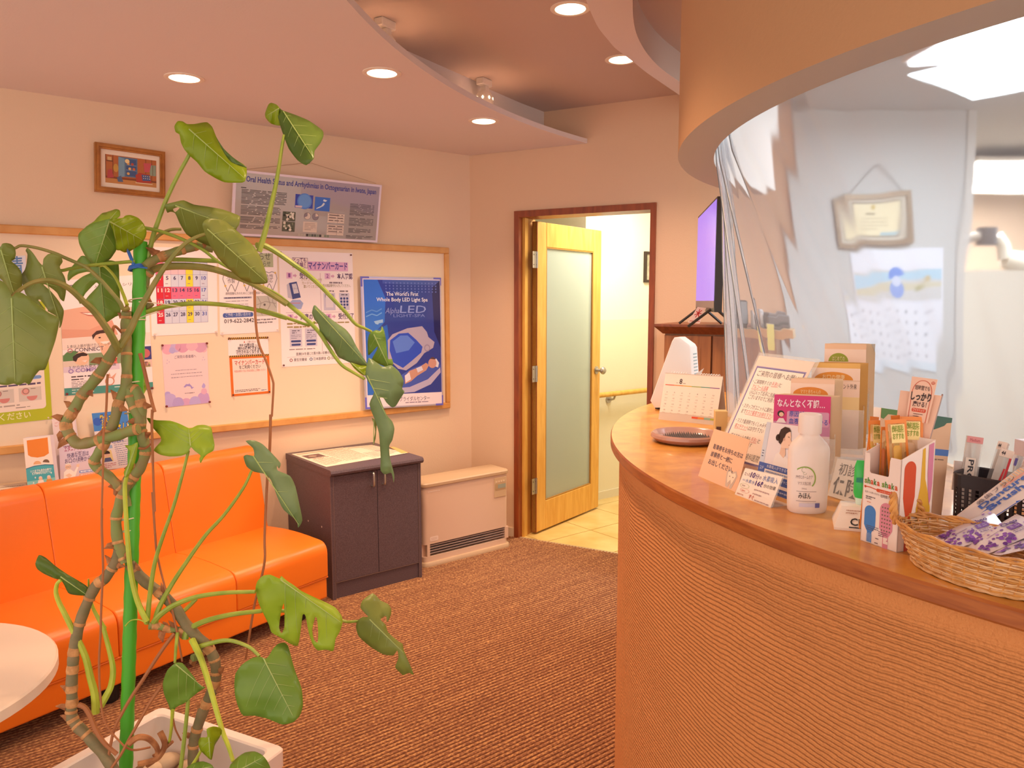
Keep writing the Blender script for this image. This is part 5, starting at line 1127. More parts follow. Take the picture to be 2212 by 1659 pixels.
for i in range(NS):
    s0, s1 = PER*i/NS, PER*(i+1)/NS; a, b = s0+(s1-s0)*.24, s1-(s1-s0)*.24 if True else s1
    for j in range(len(zz_)-1):
        z0, z1 = zz_[j], zz_[j+1]; hole = 1 <= j <= 8 and i % 2 == 0
        def q4(p0, p1, za, zb):
            for ins in (0, .0014): mb.quad(bw(p0, za, ins), bw(p1, za, ins), bw(p1, zb, ins), bw(p0, zb, ins))
        if not hole: q4(s0, s1, z0, z1)
        else: q4(s0, s1, z0, z0+(z1-z0)*.25)
for z in (BHt,):
    mb.loft([[bw(PER*i/NS, z, -.0015) for i in range(NS)], [bw(PER*i/NS, z+.0025, 0) for i in range(NS)], [bw(PER*i/NS, z, .0025) for i in range(NS)]], None, True)
mb.add([bw(PER*i/NS, .001, 0) for i in range(NS)], [tuple(range(NS))]); mb.build('body', M_BIN, bn, recalc=False)
M_CLR = mat('clear_blister', '#eef0f2', .06, alpha=.30, spec=.7)
def blister(tl, tr, depth, lab, L, tilt, marks, thick=.016, col='#e8d9cc', grp=None):
    a = atd(*tl, depth); b = atd(*tr, depth-.01); t = thing('toothbrush_package', a, lab, 'toothbrush', grp); rt = b-a; w = rt.length; rt.normalize()
    dn = (-CU*math.cos(tilt)+CR*math.sin(tilt)); dn = (dn-rt*dn.dot(rt)*.9).normalized(); nn = rt.cross(dn).normalized(); nn = nn if nn.dot(-CF) > 0 else -nn
    pt = lambda u, v, o=0: a+rt*(w*u)+dn*(L*v)+nn*o
    mb = MB(); mb.loft([[pt(0, v, o) for o in (0,)]+[pt(0, v, -thick), pt(1, v, -thick), pt(1, v, 0)] for v in (0, 1)], None, True, True); mb.build('clear_case', M_CLR, t)
    MB().slab(pt(.02, 0, -thick*.8), pt(.98, 0, -thick*.8), pt(.98, 1, -thick*.8), pt(.02, 1, -thick*.8), nn, .001).build('backing_card', mat('backing_'+col.strip('#'), col, .5), t)
    mb = MB(); mb.tube([pt(.5, .08, -thick*.45), pt(.5, .30, -thick*.45), pt(.5, .95, -thick*.45)], [w*.16, w*.12, w*.14], None, 8); mb.build('brush', mat('brush_grey', '#d9dbd6', .3), t, smooth=.8)
    P = Print(pt(0, 0), pt(1, 0), pt(1, 1), pt(0, 1), n=nn); P.c = [p+nn*.0006 for p in P.c]; marks(P); P.build('label_print', None, t, recalc=False)
    return t
def mk1(P):
    P.rect(0, 0, 1, .09, '#e39a9a', 1); P.text(.5, .07, .045, 'Medium', '#b5485a', 'c', fit=.62); P.rect(.10, .30, .72, 1, '#f1e2d6', 1); P.text(.50, .47, .16, 'PROS', '#2c2a33', 'l', rot=-math.pi/2, bold=.02, fit=None) if False else None
    s_ = 'PROS'; y_ = .325
    vs, fs, w_ = glyphs(s_, .02); Lh = .40; P.add([P.at(.30+yy/.74*.34, y_+x/w_*Lh, 2) for x, yy in [(x, y) for x, y in vs]], fs, ink('#2c2a33'))
blister((2090, 941), (2125, 946), 1.335, 'clear toothbrush package with a white PROS label in the black bin', .125, -.09, mk1)
def mk2(P):
    P.rect(0, 0, 1, .12, '#ecd6c8', 1); P.text(.12, .09, .06, '44', '#3a2a30', fit=.3, bold=.03); P.poly([(.62, .30), (.74, .30), (.55, 1), (.25, 1)], '#d2303a', 1); P.rect(.78, .12, .96, 1, '#cf2f3c', 1); P.rect(.0, .80, .5, 1, '#f0ddd0', 1); P.text(.08, .93, .09, 'DE', '#2c2028', fit=.36, bold=.03)
blister((2157, 952), (2178, 957), 1.335, 'clear package with red stripe at the back of the black bin', .12, -.32, mk2, grp=None)
blister((2163, 968), (2192, 976), 1.310, 'clear package with red stripe and DE lettering in front in the black bin', .11, -.30, mk2)
def mk3(P): P.rect(.5, .05, .95, .18, '#5f5aa8', 1); P.rect(.05, .55, .8, .8, '#e9d2bf', 1)
blister((2190, 981), (2203, 985), 1.295, 'grey clear package with a violet tag at the right of the black bin', .10, -.18, mk3, .012, '#b9b4b6')
c = [atd(x, y, 1.36) for x, y in ((2062, 995), (2086, 997), (2084, 1060), (2056, 1058))]
ws = thing('white_slip', c[3], 'white paper slip tucked in the left of the black bin', 'paper'); P = Print(*c); P.sheet('slip', mat('slip_white', '#f3e8e2', .6), ws, .002); P.line([(.5, .3), (.85, .3), (.85, .5), (.5, .5), (.5, .3)], .04, '#c95a7a', 1); P.done(ws)
wct = thing('white_carton', onz(2222, 1100, CT), 'tall white carton at the right edge of the photo beside the black bin', 'box', rz=math.atan2(CR.y, CR.x)); T = PW[wct.name]
MB(T).box((-.012, 0, 0), (.05, .035, .125), bev=.001).build('carton', mat('carton_lilac', '#ece2ee', .5), wct); MB(T).box((-.0125, -.0006, .10), (.0, .0, .121)).build('carton_band', mat('carton_band', '#d9a8b8', .5), wct)

# ---------------------------------------------------------------- wicker basket
M_WIC = mat('wicker', '#dda055', .5, noise=(60, '#b87a3c', 3)); M_WIC2 = mat('wicker_pale', '#e9c091', .5, noise=(50, '#cf9c60', 3))
BC = Vector((1.1405, .3975, 0)); ba = Vector((.308, .951, 0)); bb_ = Vector((.951, -.308, 0)); RA, RB, BHK = .118, .066, .054
bs = thing('wicker_basket', (BC.x, BC.y, CT), 'oval wicker basket with a twisted handle at the front of the counter', 'basket')
def ev(a, z, k=1.0):
    f = .78+.22*min(1, (z-.004)/BHK)**.8 if z > .004 else .78
    return BC+ba*(RA*f*k*math.cos(a))+bb_*(RB*f*k*math.sin(a))+upz*(CT+z)
NV = 36
for r in range(15):
    z = .006+r*.0031; mb = MB(); pts = [ev(2*math.pi*i/(NV*2), z+.0006*math.sin(i*1.7+r), 1+(.016 if (i//2+r) % 2 else -.016)*(1 if i % 2 == 0 else .7)) for i in range(NV*2)]; pts += [pts[0]]
    mb.tube(pts, .00155, None, 5, cap=False); mb.build('weave_strand', M_WIC2 if r % 3 else M_WIC, bs, smooth=True)
for i in range(NV):
    a = 2*math.pi*(i+.5)/NV; mb = MB(); mb.tube([ev(a, z) for z in (.002, .02, .038, BHK)], .0013, None, 5); mb.build('stake', M_WIC, bs, smooth=True)
for k, (dz, dk, ph) in enumerate(((0, 1.0, 0), (.0035, 1.02, 2.1), (.001, 1.035, 4.2))):
    mb = MB(); pts = [ev(2*math.pi*i/90, BHK+dz+.0016*math.sin(i*.9+ph), dk+.016*math.cos(i*.9+ph)) for i in range(91)]; mb.tube(pts, .0021, None, 6, cap=False); mb.build('rim_cane', M_WIC, bs, smooth=True)
for k in range(2):
    mb = MB(); pts = [ev(2*math.pi*i/90, .003+.001*math.sin(i*.8+k*3), 1.02+.012*math.cos(i*.8+k*3)) for i in range(91)]; mb.tube(pts, .0018, None, 6, cap=False); mb.build('base_cane', M_WIC2, bs, smooth=True)
mb = MB(); mb.add([ev(2*math.pi*i/40, .0045, .98) for i in range(40)], [tuple(range(40))]); mb.build('bottom', M_WIC2, bs)
for sgn, lab in ((1, None), (-1, None)):
    cpt_ = [BC+ba*(sgn*RA*(.95+.16*math.sin(t)))+bb_*(RB*.42*math.cos(t))+upz*(CT+BHK-.004+.050*math.sin(t)) for t in [math.pi*i/40 for i in range(41)]]
    for ph in (0, 2.1, 4.2):
        mb = MB(); pts = []
        for i, p in enumerate(cpt_): a = i*.75+ph; pts.append(p+ba*(.0036*math.cos(a))+upz*(.0036*math.sin(a))*.8+bb_*(.0028*math.sin(a)))
        mb.tube(pts, .0033, None, 7); mb.build('handle_strand', M_WIC, bs, smooth=True)
# packs lying in the basket
def pouch(q, lab, name, m, marks, bulge=.005):
    c = [Vector(p) for p in q]; t = thing(name, (c[2]+c[3])/2, lab, 'package'); P = Print(*c); nn = P.n
    n_ = 8; vs = []; fs = []
    for s_ in (1, -1):
        for j in range(n_+1):
            for i in range(n_+1): u, v = i/n_, j/n_; vs.append(P.at(u, v)+nn*(s_*bulge*(math.sin(math.pi*u)*math.sin(math.pi*v))**.5))
    k = (n_+1)**2
    for s_ in (0, 1):
        for j in range(n_):
            for i in range(n_): a = s_*k+j*(n_+1)+i; fs.append((a, a+1, a+n_+2, a+n_+1))
    MB().add(vs, fs).build('pouch', m, t, smooth=True)
    class W2(Print):
        def at(s, u, v, l=0): return Print.at(s, u, v, l)+s.n*(bulge*(max(0, math.sin(math.pi*u))*max(0, math.sin(math.pi*v)))**.5+.0004)
    W = W2(*c); W.sub = True; marks(W); W.build('pouch_print', None, t, recalc=False); return t
def onfl(px, py, zq): return onz(px, py, CT+zq)
M_PCK = mat('pack_film', '#f0e4ea', .2, spec=.6)
def grapes(W, u, v, s, R):
    for i in range(16): W.disc(u+R.uniform(-s, s), v+R.uniform(-s, s)*W.w/W.h, s*.28, R.choice(['#7a35a8', '#8f46c0', '#69309a']), 1+i*.05, n=10)
    W.disc(u-s*.2, v-s*.3, s*.08, '#d9b8ea', 2.2, n=8)
def mkc(seed):
    def f(W):
        R = random.Random(seed)
        for i in range(26): W.disc(R.uniform(.05, .95), R.uniform(.05, .95), R.uniform(.008, .03), R.choice(['#9a5cc4', '#b98ad6', '#8445b0']), 1, n=9)
        grapes(W, .20, .28, .10, R); grapes(W, .45, .80, .12, R); grapes(W, .15, .75, .10, R); W.text(.58, .40, .17, 'Cheo', '#5a2a8a', fit=.26, bold=.03); W.rrect(.60, .46, .80, .66, .02, '#7a3aa8', 1.5); W.text(.70, .61, .10, 'ミニ', '#f0e0f5', 'c', fit=.14, l=2.4); W.fine(.60, .72, .84, 2, .06, .025, '#7a5a9a', seed); W.line([(.25, .5), (.48, .46)], .012, '#a07ac0', 1.4)
    return f
pouch([atd(x, y, d) for x, y, d in ((2012, 1163, 1.13), (2142, 1101, 1.15), (2178, 1148, 1.08), (2052, 1190, 1.07))], 'purple grape-patterned pouch lying on the left in the wicker basket', 'toothpaste_pouch', M_PCK, mkc(3))
pouch([atd(x, y, d) for x, y, d in ((2078, 1178, 1.085), (2196, 1110, 1.12), (2262, 1140, 1.03), (2128, 1200, 1.03))], 'purple grape-patterned pouch lying over the other in the middle of the wicker basket', 'toothpaste_pouch', M_PCK, mkc(8), .006)
pouch([atd(x, y, d) for x, y, d in ((2130, 1194, 1.055), (2240, 1142, 1.075), (2290, 1170, .99), (2160, 1200, 1.0))], 'purple grape-patterned pouch lowest at the right edge in the wicker basket', 'toothpaste_pouch', M_PCK, mkc(12), .004)
def mkd(W):
    W.poly([(.0, .60), (.0, 1), (.62, 1), (.34, .62)], '#3a62c0', 1); W.text(.28, .30, .14, '義歯ブラシ', '#5a4a60', fit=.50); W.text(.26, .52, .20, 'Denture', '#3f62b8', fit=.62, bold=.03); W.text(.30, .76, .20, 'Brush', '#3f62b8', fit=.46, bold=.03); W.text(.10, .86, .08, 'デン', '#d5dff5', fit=.10, l=3)
    for i in range(9): W.rect(.62+i*.035, .06, .635+i*.035, .26, '#f0c088', 1)
    W.rect(.60, .26, .96, .34, '#efa890', 1)
pouch([atd(x, y, d) for x, y, d in ((2055, 1122, 1.17), (2215, 1000, 1.22), (2270, 1040, 1.16), (2100, 1150, 1.12))], 'clear denture brush pack with blue lettering leaning out of the wicker basket', 'denture_brush_pack', mat('pack_clear', '#ecdcd6', .15, spec=.6), mkd, .004)
# ---------------------------------------------------------------- posters on the bulletin board (0.014 m off the wall)
BO = .0135
M_PAPER = mat('poster_paper', '#fbf1f3', .55); M_GLOSS = mat('poster_gloss', '#fbeef0', .3)
def poster(name, label, cat, px4, m=M_PAPER, group=None, off=BO):
    c = [onA(x, y, off+.001*(i < 2)) for i, (x, y) in enumerate(px4)]
    t = thing(name, (c[2]+c[3])/2, label, cat, group); P = Print(*c, n=(0, -1, 0)); P.sheet('sheet', m, t); return t, P
def pin(t, px, py, col='#7a2d2a', r=.006, off=BO):
    p = onA(px, py, off+.0008); mb = MB(frameT(p, (1, 0, 0), (0, -1, 0))); mb.lathe([(.001, 0), (r*.6, 0), (r*.55, .004), (r, .006), (r*.9, .010), (.001, .011)], (0, 0, 0), None, 10); mb.build('pin', mat('pin_'+col.strip('#'), col, .3), t, smooth=.6)
PK = '#4a3a44'
# green bordered poster at the far left
t, P = poster('green_poster', 'green bordered denture poster at the far left behind the big leaves', 'poster', [(-165, 672), (97, 650), (113, 905), (-160, 935)])
P.rect(0, 0, 1, 1, '#b9c422', .6); P.rrect(.035, .03, .955, .90, .035, '#f4e4d8', 1)
P.rect(.05, .45, .93, .50, '#c96a5a', 1.4) if False else None
P.text(.02, .965, .05, 'お気軽にお声がけください', '#f4efc0', fit=.80, bold=.01)
P.rect(.62, .36, .90, .50, '#c87a6a', 1.4); P.disc(.74, .43, .06, '#e0a094', 1.8); P.fine(.50, .525, .90, 1, .03, .012, '#7a5a50', 2); P.fine(.45, .56, .92, 2, .026, .012, '#6a5048', 4, last=.95)
P.rrect(.30, .615, .93, .645, .02, '#7fa8e6', 1.4); P.fine(.50, .675, .92, 1, .03, .018, '#5a4a70', 9, last=1)
for u0 in (.50, .73):
    P.rect(u0, .71, u0+.19, .825, '#d9cdc4', 1.4); P.disc(u0+.055, .745, .035, '#e6a8a0', 1.8); P.disc(u0+.11, .785, .045, '#d98a84', 1.8, a0=3.14, a1=6.28); P.ring(u0+.06, .74, .03, .008, '#a87a74', 2.1); P.fine(u0+.10, .72, u0+.18, 1, .02, .006, '#8a7a74', 3, 2.2)
P.fine(.52, .845, .88, 1, .02, .012, '#b5a59c', 5); P.fine(.7, .87, .9, 1, .02, .006, '#8a7a74', 6); P.done(t)
pin(t, 104, 902, '#e8d2b4', .004)
# small sheet above it with blue brush lettering
t, P = poster('lettering_sheet', 'pale blue sheet with blue brush lettering partly hidden by leaves', 'poster', [(-40, 556), (55, 552), (60, 640), (-36, 648)])
P.rect(0, 0, 1, 1, '#dfe2ee', .6); P.text(.93, .42, .36, '清', '#5a86c0', 'r', fit=.36, bold=.01); P.line([(.3, .55), (.9, .52)], .02, '#8fb0dc', 1); P.done(t)
# denture material poster with the smile
t, P = poster('denture_poster', 'tall poster with a big smile and the words CONNECT and COMPLETE', 'poster', [(128, 606), (318, 592), (331, 841), (139.5, 855)])
P.fine(.06, .045, .30, 1, .02, .008, '#8a7a80', 2); P.text(.38, .085, .022, '入れ歯のお手入れ', PK, fit=.26); P.text(.70, .085, .022, 'シリーズ', PK, fit=.24); P.text(.45, .16, .06, 'Q', '#6a5a64', fit=.08)
P.poly([(0, .26), (.30, .235), (.52, .26), (.60, .33), (.50, .395), (.30, .445), (.0, .43)], '#eab79f', 1); P.poly([(.30, .44), (.56, .37), (.62, .50), (0, .50), (0, .42)], '#e3a68f', 1.2)
P.poly([(.20, .285), (.38, .292), (.55, .275), (.50, .325), (.40, .335), (.29, .320)], '#c9756a', 1.6); P.poly([(.23, .292), (.38, .298), (.52, .285), (.47, .315), (.38, .320), (.29, .310)], '#f7ece4', 2); 
for i in range(5): P.rect(.285+i*.045, .293, .288+i*.045, .314, '#d9b8ac', 2.3)
P.disc(.78, .30, .10, '#f0c8c4', 1, rv=.03); P.disc(.86, .35, .06, '#d9c9d6', 1.2, rv=.025); P.poly([(.72, .52), (.86, .44), (.92, .47), (.78, .56)], '#d98a88', 1.2)
P.rect(0, .50, 1, .60, '#f4e2da', 1.3)
P.poly([(.34, .50), (.38, .475), (.44, .463), (.52, .465), (.565, .485), (.565, .53), (.54, .575), (.48, .60), (.40, .58), (.36, .54)], '#efc3a6', 2); P.poly([(.335, .53), (.325, .49), (.38, .455), (.50, .447), (.575, .465), (.58, .51), (.56, .49), (.50, .478), (.42, .48), (.37, .49), (.35, .51)], '#4a3028', 2.4)
P.disc(.41, .515, .014, '#4a3028', 2.8, rv=.006); P.disc(.51, .513, .014, '#4a3028', 2.8, rv=.006); P.poly([(.41, .553), (.47, .548), (.53, .550), (.49, .572), (.45, .572)], '#f7eee6', 2.8); P.poly([(.40, .58), (.46, .60), (.52, .59), (.60, .70), (.46, .70), (.42, .64)], '#efc0a4', 1.9)
P.text(.05, .585, .022, '１本以上歯が抜けたところから始める', PK, fit=.62); P.ring(.08, .61, .028, .01, '#c07a84', 1.8); P.text(.13, .625, .036, 'CONNECT', '#6a5560', fit=.32, bold=.01)
P.rect(0, .645, .66, .75, '#8aa07a', 1.1); P.disc(.10, .68, .10, '#5f8a55', 1.3); P.disc(.52, .67, .09, '#6a9458', 1.3); P.rect(0, .70, .28, .75, '#e6d3c6', 1.4)
P.disc(.20, .685, .085, '#efc6a8', 1.9); P.poly([(.11, .70), (.105, .665), (.15, .64), (.22, .632), (.27, .65), (.26, .665), (.20, .665), (.16, .68), (.14, .71)], '#3f2c26', 2.2); P.poly([(.20, .705), (.26, .70), (.24, .72)], '#f6e6de', 2.4); P.poly([(.42, .70), (.50, .65), (.58, .68), (.60, .75), (.42, .75)], '#d97a6a', 1.8); P.poly([(.46, .71), (.60, .70), (.58, .73), (.48, .735)], '#c23f3a', 2)
P.rect(.68, .645, .84, .745, '#a8a8dc', 1.2); P.rect(.86, .62, 1, .735, '#3f3f86', 1.2); P.disc(.93, .68, .055, '#c86a70', 1.8); P.rect(.86, .735, 1, .80, '#e6c8c2', 1.2); P.disc(.93, .77, .03, '#c89488', 1.6)
P.rect(0, .75, .62, .80, '#e3d3e6', 1.2); P.text(.06, .765, .02, '１から作り変える総入れ歯', PK, fit=.52); P.ring(.08, .79, .028, .01, '#9a7ac4', 1.8); P.text(.13, .803, .036, 'COMPLETE', '#8f78b8', fit=.36, bold=.01); P.text(.78, .79, .036, 'SPOT', '#5a4a54', fit=.17, bold=.01); P.rect(.70, .76, .98, .80, '#e0d98a', 1.2)
P.fine(.08, .835, .66, 1, .02, .010, PK, 5); P.fine(.08, .86, .30, 1, .02, .009, PK, 6); P.fine(.08, .882, .36, 5, .014, .006, '#9a8a8c', 7, last=.8)
P.ring(.50, .90, .055, .014, '#d99a84', 1.4); P.poly([(.48, .86), (.50, .825), (.515, .86)], '#e6b09a', 1.6); P.poly([(.52, .865), (.58, .83), (.55, .88)], '#e6b09a', 1.6); P.rect(.68, .85, .86, .915, '#9a90cc', 1.4); P.disc(.74, .88, .04, '#c87a94', 1.8); P.disc(.81, .89, .03, '#6a66b8', 1.9)
P.rect(0, .935, 1, 1, '#4f9a90', 1.3); P.fine(.08, .952, .40, 1, .02, .010, '#cfe6df', 4); P.fine(.55, .950, .92, 1, .02, .008, '#cfe6df', 6); P.fine(.08, .975, .48, 1, .02, .008, '#cfe6df', 8); P.done(t)
pin(t, 144, 851); pin(t, 328, 838)
# red / yellow calendar
t, P = poster('month_calendar', 'calendar sheet with red, pink and yellow day squares in the middle of the board', 'calendar', [(321, 533), (468, 537), (470.5, 719), (328, 726)])
P.text(.36, .075, .05, '令和', '#4a4a80', fit=.12); P.rect(.09, .14, .85, .175, '#d9dcee', .8)
gx = [.085+.109*i for i in range(8)]; gy = [.175, .33, .485, .64, .795]; gy = [.20+.152*i for i in range(5)]; gy = [.19, .345, .49, .64, .79]; ROW = [.17, .325, .477, .632, .785]
P.rect(gx[0], .17, gx[7], .865, '#d6dbf0', .7)
hY = .139
rows = [(.17+hY*i) for i in range(6)]
P.rect(gx[0], rows[0], gx[1], rows[5], '#d6253a', 1); P.rect(gx[4], rows[0], gx[5], rows[2], '#f3e23c', 1); P.rect(gx[4], rows[3], gx[5], rows[5], '#f3e23c', 1); P.rect(gx[1], rows[2], gx[2], rows[3], '#d6253a', 1); P.rect(gx[2], rows[2], gx[6], rows[3], '#ee6f94', 1); P.rect(gx[0], rows[0], gx[1], rows[1], '#ee6f94', 1.3); P.rect(gx[1], rows[1], gx[2], rows[2], '#f4e8ee', 1); P.rect(gx[1], rows[0], gx[4], rows[1], '#f0c8d4', 1)
for x in gx: P.rect(x-.002, .14, x+.002, rows[5], '#8a90c0', 1.5)
for y in rows: P.rect(gx[0], y-.0015, gx[7], y+.0015, '#8a90c0', 1.5)
for d in range(1, 32):
    k = d+3; r, c = k//7, k % 7; red = c == 0 or d == 12
    P.text((gx[c]+gx[c+1])/2, rows[r]+.058, .044, str(d), '#f7e6e6' if red else ('#5a68c0' if c == 6 else '#4a4470'), 'c', fit=.032*len(str(d))+.006, bold=.03)
    if d in (5, 8, 12, 13, 14, 15, 16, 25, 29, 22, 17, 10): P.fine(gx[c]+.025, rows[r]+.10, gx[c+1]-.02, 1, .02, .006, '#8a6a90' if not red else '#f0c0c4', d)
P.done(t)
for q in ((329, 536), (464, 541), (334, 722), (466, 716)): pin(t, *q, '#e9d9d0', .006)
# clinic hours and teeth sheet with the phone number
t, P = poster('clinic_notice', 'white notice with outlined teeth and a telephone number beside the calendar', 'poster', [(472, 541), (598, 542), (602, 716), (475.5, 723)])
P.rect(.18, .03, .93, .20, '#b9c09a', 1); P.text(.88, .105, .075, 'お知らせ', '#4a5040', 'r', fit=.42); P.text(.88, .185, .055, '歯科のお知らせ', '#4a5040', 'r', fit=.5)
for i, (u, a, b) in enumerate(((.20, '入れ歯', '作製'), (.52, '治療', '相談'), (.85, '急性', '対応'))):
    P.line([(u-.02, .42), (u-.06, .49), (u-.10, .42), (u-.14, .34), (u-.12, .27), (u-.05, .255), (u, .27), (u+.05, .255), (u+.12, .27), (u+.14, .34), (u+.10, .42), (u+.06, .49), (u+.02, .42), (u, .40), (u-.02, .42)], .011, '#8a8288', 1)
    P.text(u, .335, .045, a, '#7a7278', 'c', fit=.15); P.text(u, .385, .045, b, '#7a7278', 'c', fit=.12)
    for du, dv in ((.11, .27), (-.10, .42)): P.poly([(u+du-.02, dv), (u+du, dv-.015), (u+du+.02, dv), (u+du, dv+.015)], '#e6b84a', 1.5)
P.text(.5, .525, .026, '通院困難な方のためにご自宅や施設へ訪問します', '#7a7074', 'c', fit=.80)
P.rect(.07, .555, .54, .575, '#a8a4b8', 1); P.fine(.09, .558, .52, 1, .01, .012, '#5a5470', 3, 1.8, 1)
for y in (.60, .64, .665, .69): P.fine(.10, y, .50, 1, .02, .008, '#a89ca8', int(y*1000), last=.95)
P.rect(.60, .55, .98, .80, '#c9c5bc', 1)
for pts in ([(.64, .56), (.70, .64), (.66, .72), (.72, .79)], [(.62, .66), (.78, .62), (.96, .65)], [(.82, .56), (.86, .66), (.80, .74), (.88, .79)], [(.62, .74), (.74, .72), (.96, .76)], [(.92, .56), (.90, .62), (.96, .70)]): P.line(pts, .012, '#a39d94', 1.5)
P.disc(.76, .66, .02, '#6a6460', 2)
P.rrect(.05, .745, .56, .80, .03, '#4a64b0', 1); P.text(.305, .785, .034, 'ご予約・お問い合わせ', '#e6eaf6', 'c', fit=.42); P.text(.07, .865, .05, '019-622-2842', '#4a4048', fit=.50, bold=.012); P.fine(.62, .835, .96, 2, .035, .016, '#8a8084', 12, last=.8); P.done(t)
for q in ((476, 545), (595, 546), (479, 719), (599, 712)): pin(t, *q, '#e9d9d0', .005)
# individual number card poster
t, P = poster('card_poster', 'large white and lilac poster explaining card check-in in four numbered steps', 'poster', [(602, 541), (761, 547), (769, 783), (609, 793)])
P.rect(.17, .055, .375, .145, '#f7e6e2', 1); P.frame(.17, .055, .375, .145, .006, '#a08a94', 1.4); P.text(.27, .095, .036, 'とっても', '#6a3a70', 'c', fit=.17, bold=.02); P.text(.27, .138, .036, '簡単！', '#6a3a70', 'c', fit=.14, bold=.02)
P.rect(.37, .085, .93, .165, '#e6b4dc', .9); P.text(.65, .148, .055, 'マイナンバーカード', '#5a4aa0', 'c', fit=.54, bold=.03)
LIL, NAV = '#e6b9dc', '#3f4a8a'
for (u, v, n_, s_) in ((.09, .185, '1', '受付'), (.60, .185, '2', '本人確認'), (.09, .545, '3', '同意の確認'), (.60, .545, '4', '受付完了')):
    P.rect(u, v, u+.075, v+.052, LIL, 1); P.text(u+.037, v+.04, .035, n_, '#8a4a98', 'c', fit=.028, bold=.02); P.poly([(u+.085, v+.018), (u+.11, v+.018), (u+.11, v+.008), (u+.135, v+.026), (u+.11, v+.044), (u+.11, v+.034), (u+.085, v+.034)], '#d9a8c8', 1)
    P.text(u+.17, v+.046, .042, s_, '#5a3a68', fit=.055*len(s_), bold=.02)
P.rect(.535, .185, .54, .52, '#c9a8b8', 1); P.rect(.07, .53, .93, .533, '#c9a8b8', 1); P.rect(.535, .55, .54, .88, '#c9a8b8', 1)
P.poly([(.12, .275), (.22, .262), (.27, .40), (.16, .415)], NAV, 1); P.poly([(.155, .285), (.215, .278), (.245, .36), (.18, .368)], '#d6d3e0', 1.5); P.poly([(.09, .29), (.12, .275), (.16, .415), (.10, .40)], '#c9c5d6', 1); P.text(.205, .33, .016, 'カード', '#5a5a80', 'c', fit=.06)
P.text(.42, .255, .022, 'マイナンバーカードを', '#a88a3a', 'c', fit=.28); P.text(.42, .285, .022, 'カードリーダーに', '#a88a3a', 'c', fit=.26); P.text(.42, .315, .022, '置いてください。', '#a88a3a', 'c', fit=.22)
P.poly([(.11, .45), (.16, .42), (.26, .42), (.30, .45), (.27, .50), (.14, .50)], '#a8b4e0', 1); P.rect(.12, .445, .26, .452, '#d98a94', 1.5)
P.fine(.66, .262, .84, 1, .02, .014, '#8a7a84', 3, last=1); P.text(.76, .305, .022, '4桁の暗証番号を入力してください。', '#8a7a50', 'c', fit=.40)
P.fine(.60, .338, .72, 1, .02, .012, '#7a6a74', 4, last=1); P.fine(.80, .338, .92, 1, .02, .012, '#7a6a74', 5, last=1)
P.rect(.575, .36, .735, .515, '#d0cbe0', .9); P.rect(.605, .385, .705, .49, '#e6dfe8', 1.2); P.line([(.60, .40), (.60, .375), (.625, .375)], .006, '#6a6070', 1.6); P.line([(.71, .40), (.71, .375), (.685, .375)], .006, '#6a6070', 1.6)
P.rect(.79, .36, .935, .515, '#d0cbe0', .9)
for i in range(3):
    for j in range(3): P.disc(.82+i*.042, .41+j*.028, .016, NAV, 1.4, n=12)
P.disc(.862, .494, .016, NAV, 1.4, n=12); P.fine(.82, .372, .91, 1, .02, .010, '#3a3444', 7, last=1)
P.fine(.08, .62, .50, 2, .03, .014, '#a8925a', 6, last=.7); P.fine(.62, .62, .93, 1, .03, .014, '#a8925a', 8, last=1)
for u in (.11, .31):
    P.rect(u, .67, u+.16, .83, '#d6d0e2', 1); P.fine(u+.03, .685, u+.13, 2, .018, .009, '#6a6078', int(u*100)); P.fine(u+.015, .725, u+.145, 3, .014, .006, '#9a90a8', int(u*90)); P.rrect(u+.015, .772, u+.145, .790, .012, NAV, 1.5); P.rrect(u+.02, .802, u+.14, .820, .012, NAV, 1.5)
P.fine(.10, .848, .44, 1, .02, .008, '#9a8a90', 5, last=1); P.rect(.58, .78, .66, .83, LIL, 1); P.text(.5, .905, .022, '医療DXを通じた質の高い診療の提供にご協力', PK, 'c', fit=.62); P.rect(.07, .918, .93, .920, '#b5a5ac', 1)
for u, c, s_ in ((.10, '#9a4a4a', '厚生労働省'), (.36, '#3f5a8a', '日本医師会'), (.60, '#8a7a3a', '日本歯科医師会')): P.ring(u+.02, .945, .02, .008, c, 1); P.text(u+.055, .955, .022, s_, '#5a4a54', fit=.17)
P.done(t)
for q in ((605, 545), (757, 551), (612, 789), (765, 779)): pin(t, *q, '#6a3f3a', .005)
# lilac watercolour notice
t, P = poster('watercolour_notice', 'small lilac notice with watercolour clouds pinned under the calendar', 'poster', [(349, 744.5), (447, 740), (453, 870), (358, 880)], M_GLOSS)
P.rect(0, 0, 1, 1, '#f0d8de', .5)
R = random.Random(5)
for (u, v, r, c) in ((.12, .06, .14, '#e8b0c8'), (.30, .05, .12, '#c9b4e4'), (.45, .03, .16, '#dca4c4'), (.66, .03, .13, '#e6b9cc'), (.84, .05, .15, '#d9a6c6'), (.22, .10, .07, '#bcb0e6'), (.92, .11, .07, '#e8bccb'), (.10, .90, .16, '#c4b4ea'), (.28, .95, .13, '#b9a8e4'), (.46, .97, .12, '#d8acd6'), (.66, .96, .13, '#c0b2ea'), (.86, .92, .15, '#c9a8de'), (.88, .80, .07, '#e0b4d2'), (.06, .80, .07, '#b8aae8')):
    P.poly([(min(1, max(0, u+r*math.cos(a)*(1+.08*math.sin(5*a)))), min(1, max(0, v+r*.72*math.sin(a)))) for a in [2*math.pi*i/18 for i in range(18)]], c, 1+.03*R.random())
P.text(.5, .23, .042, 'ご来院の患者様へ', '#7a6a84', 'c', fit=.48)
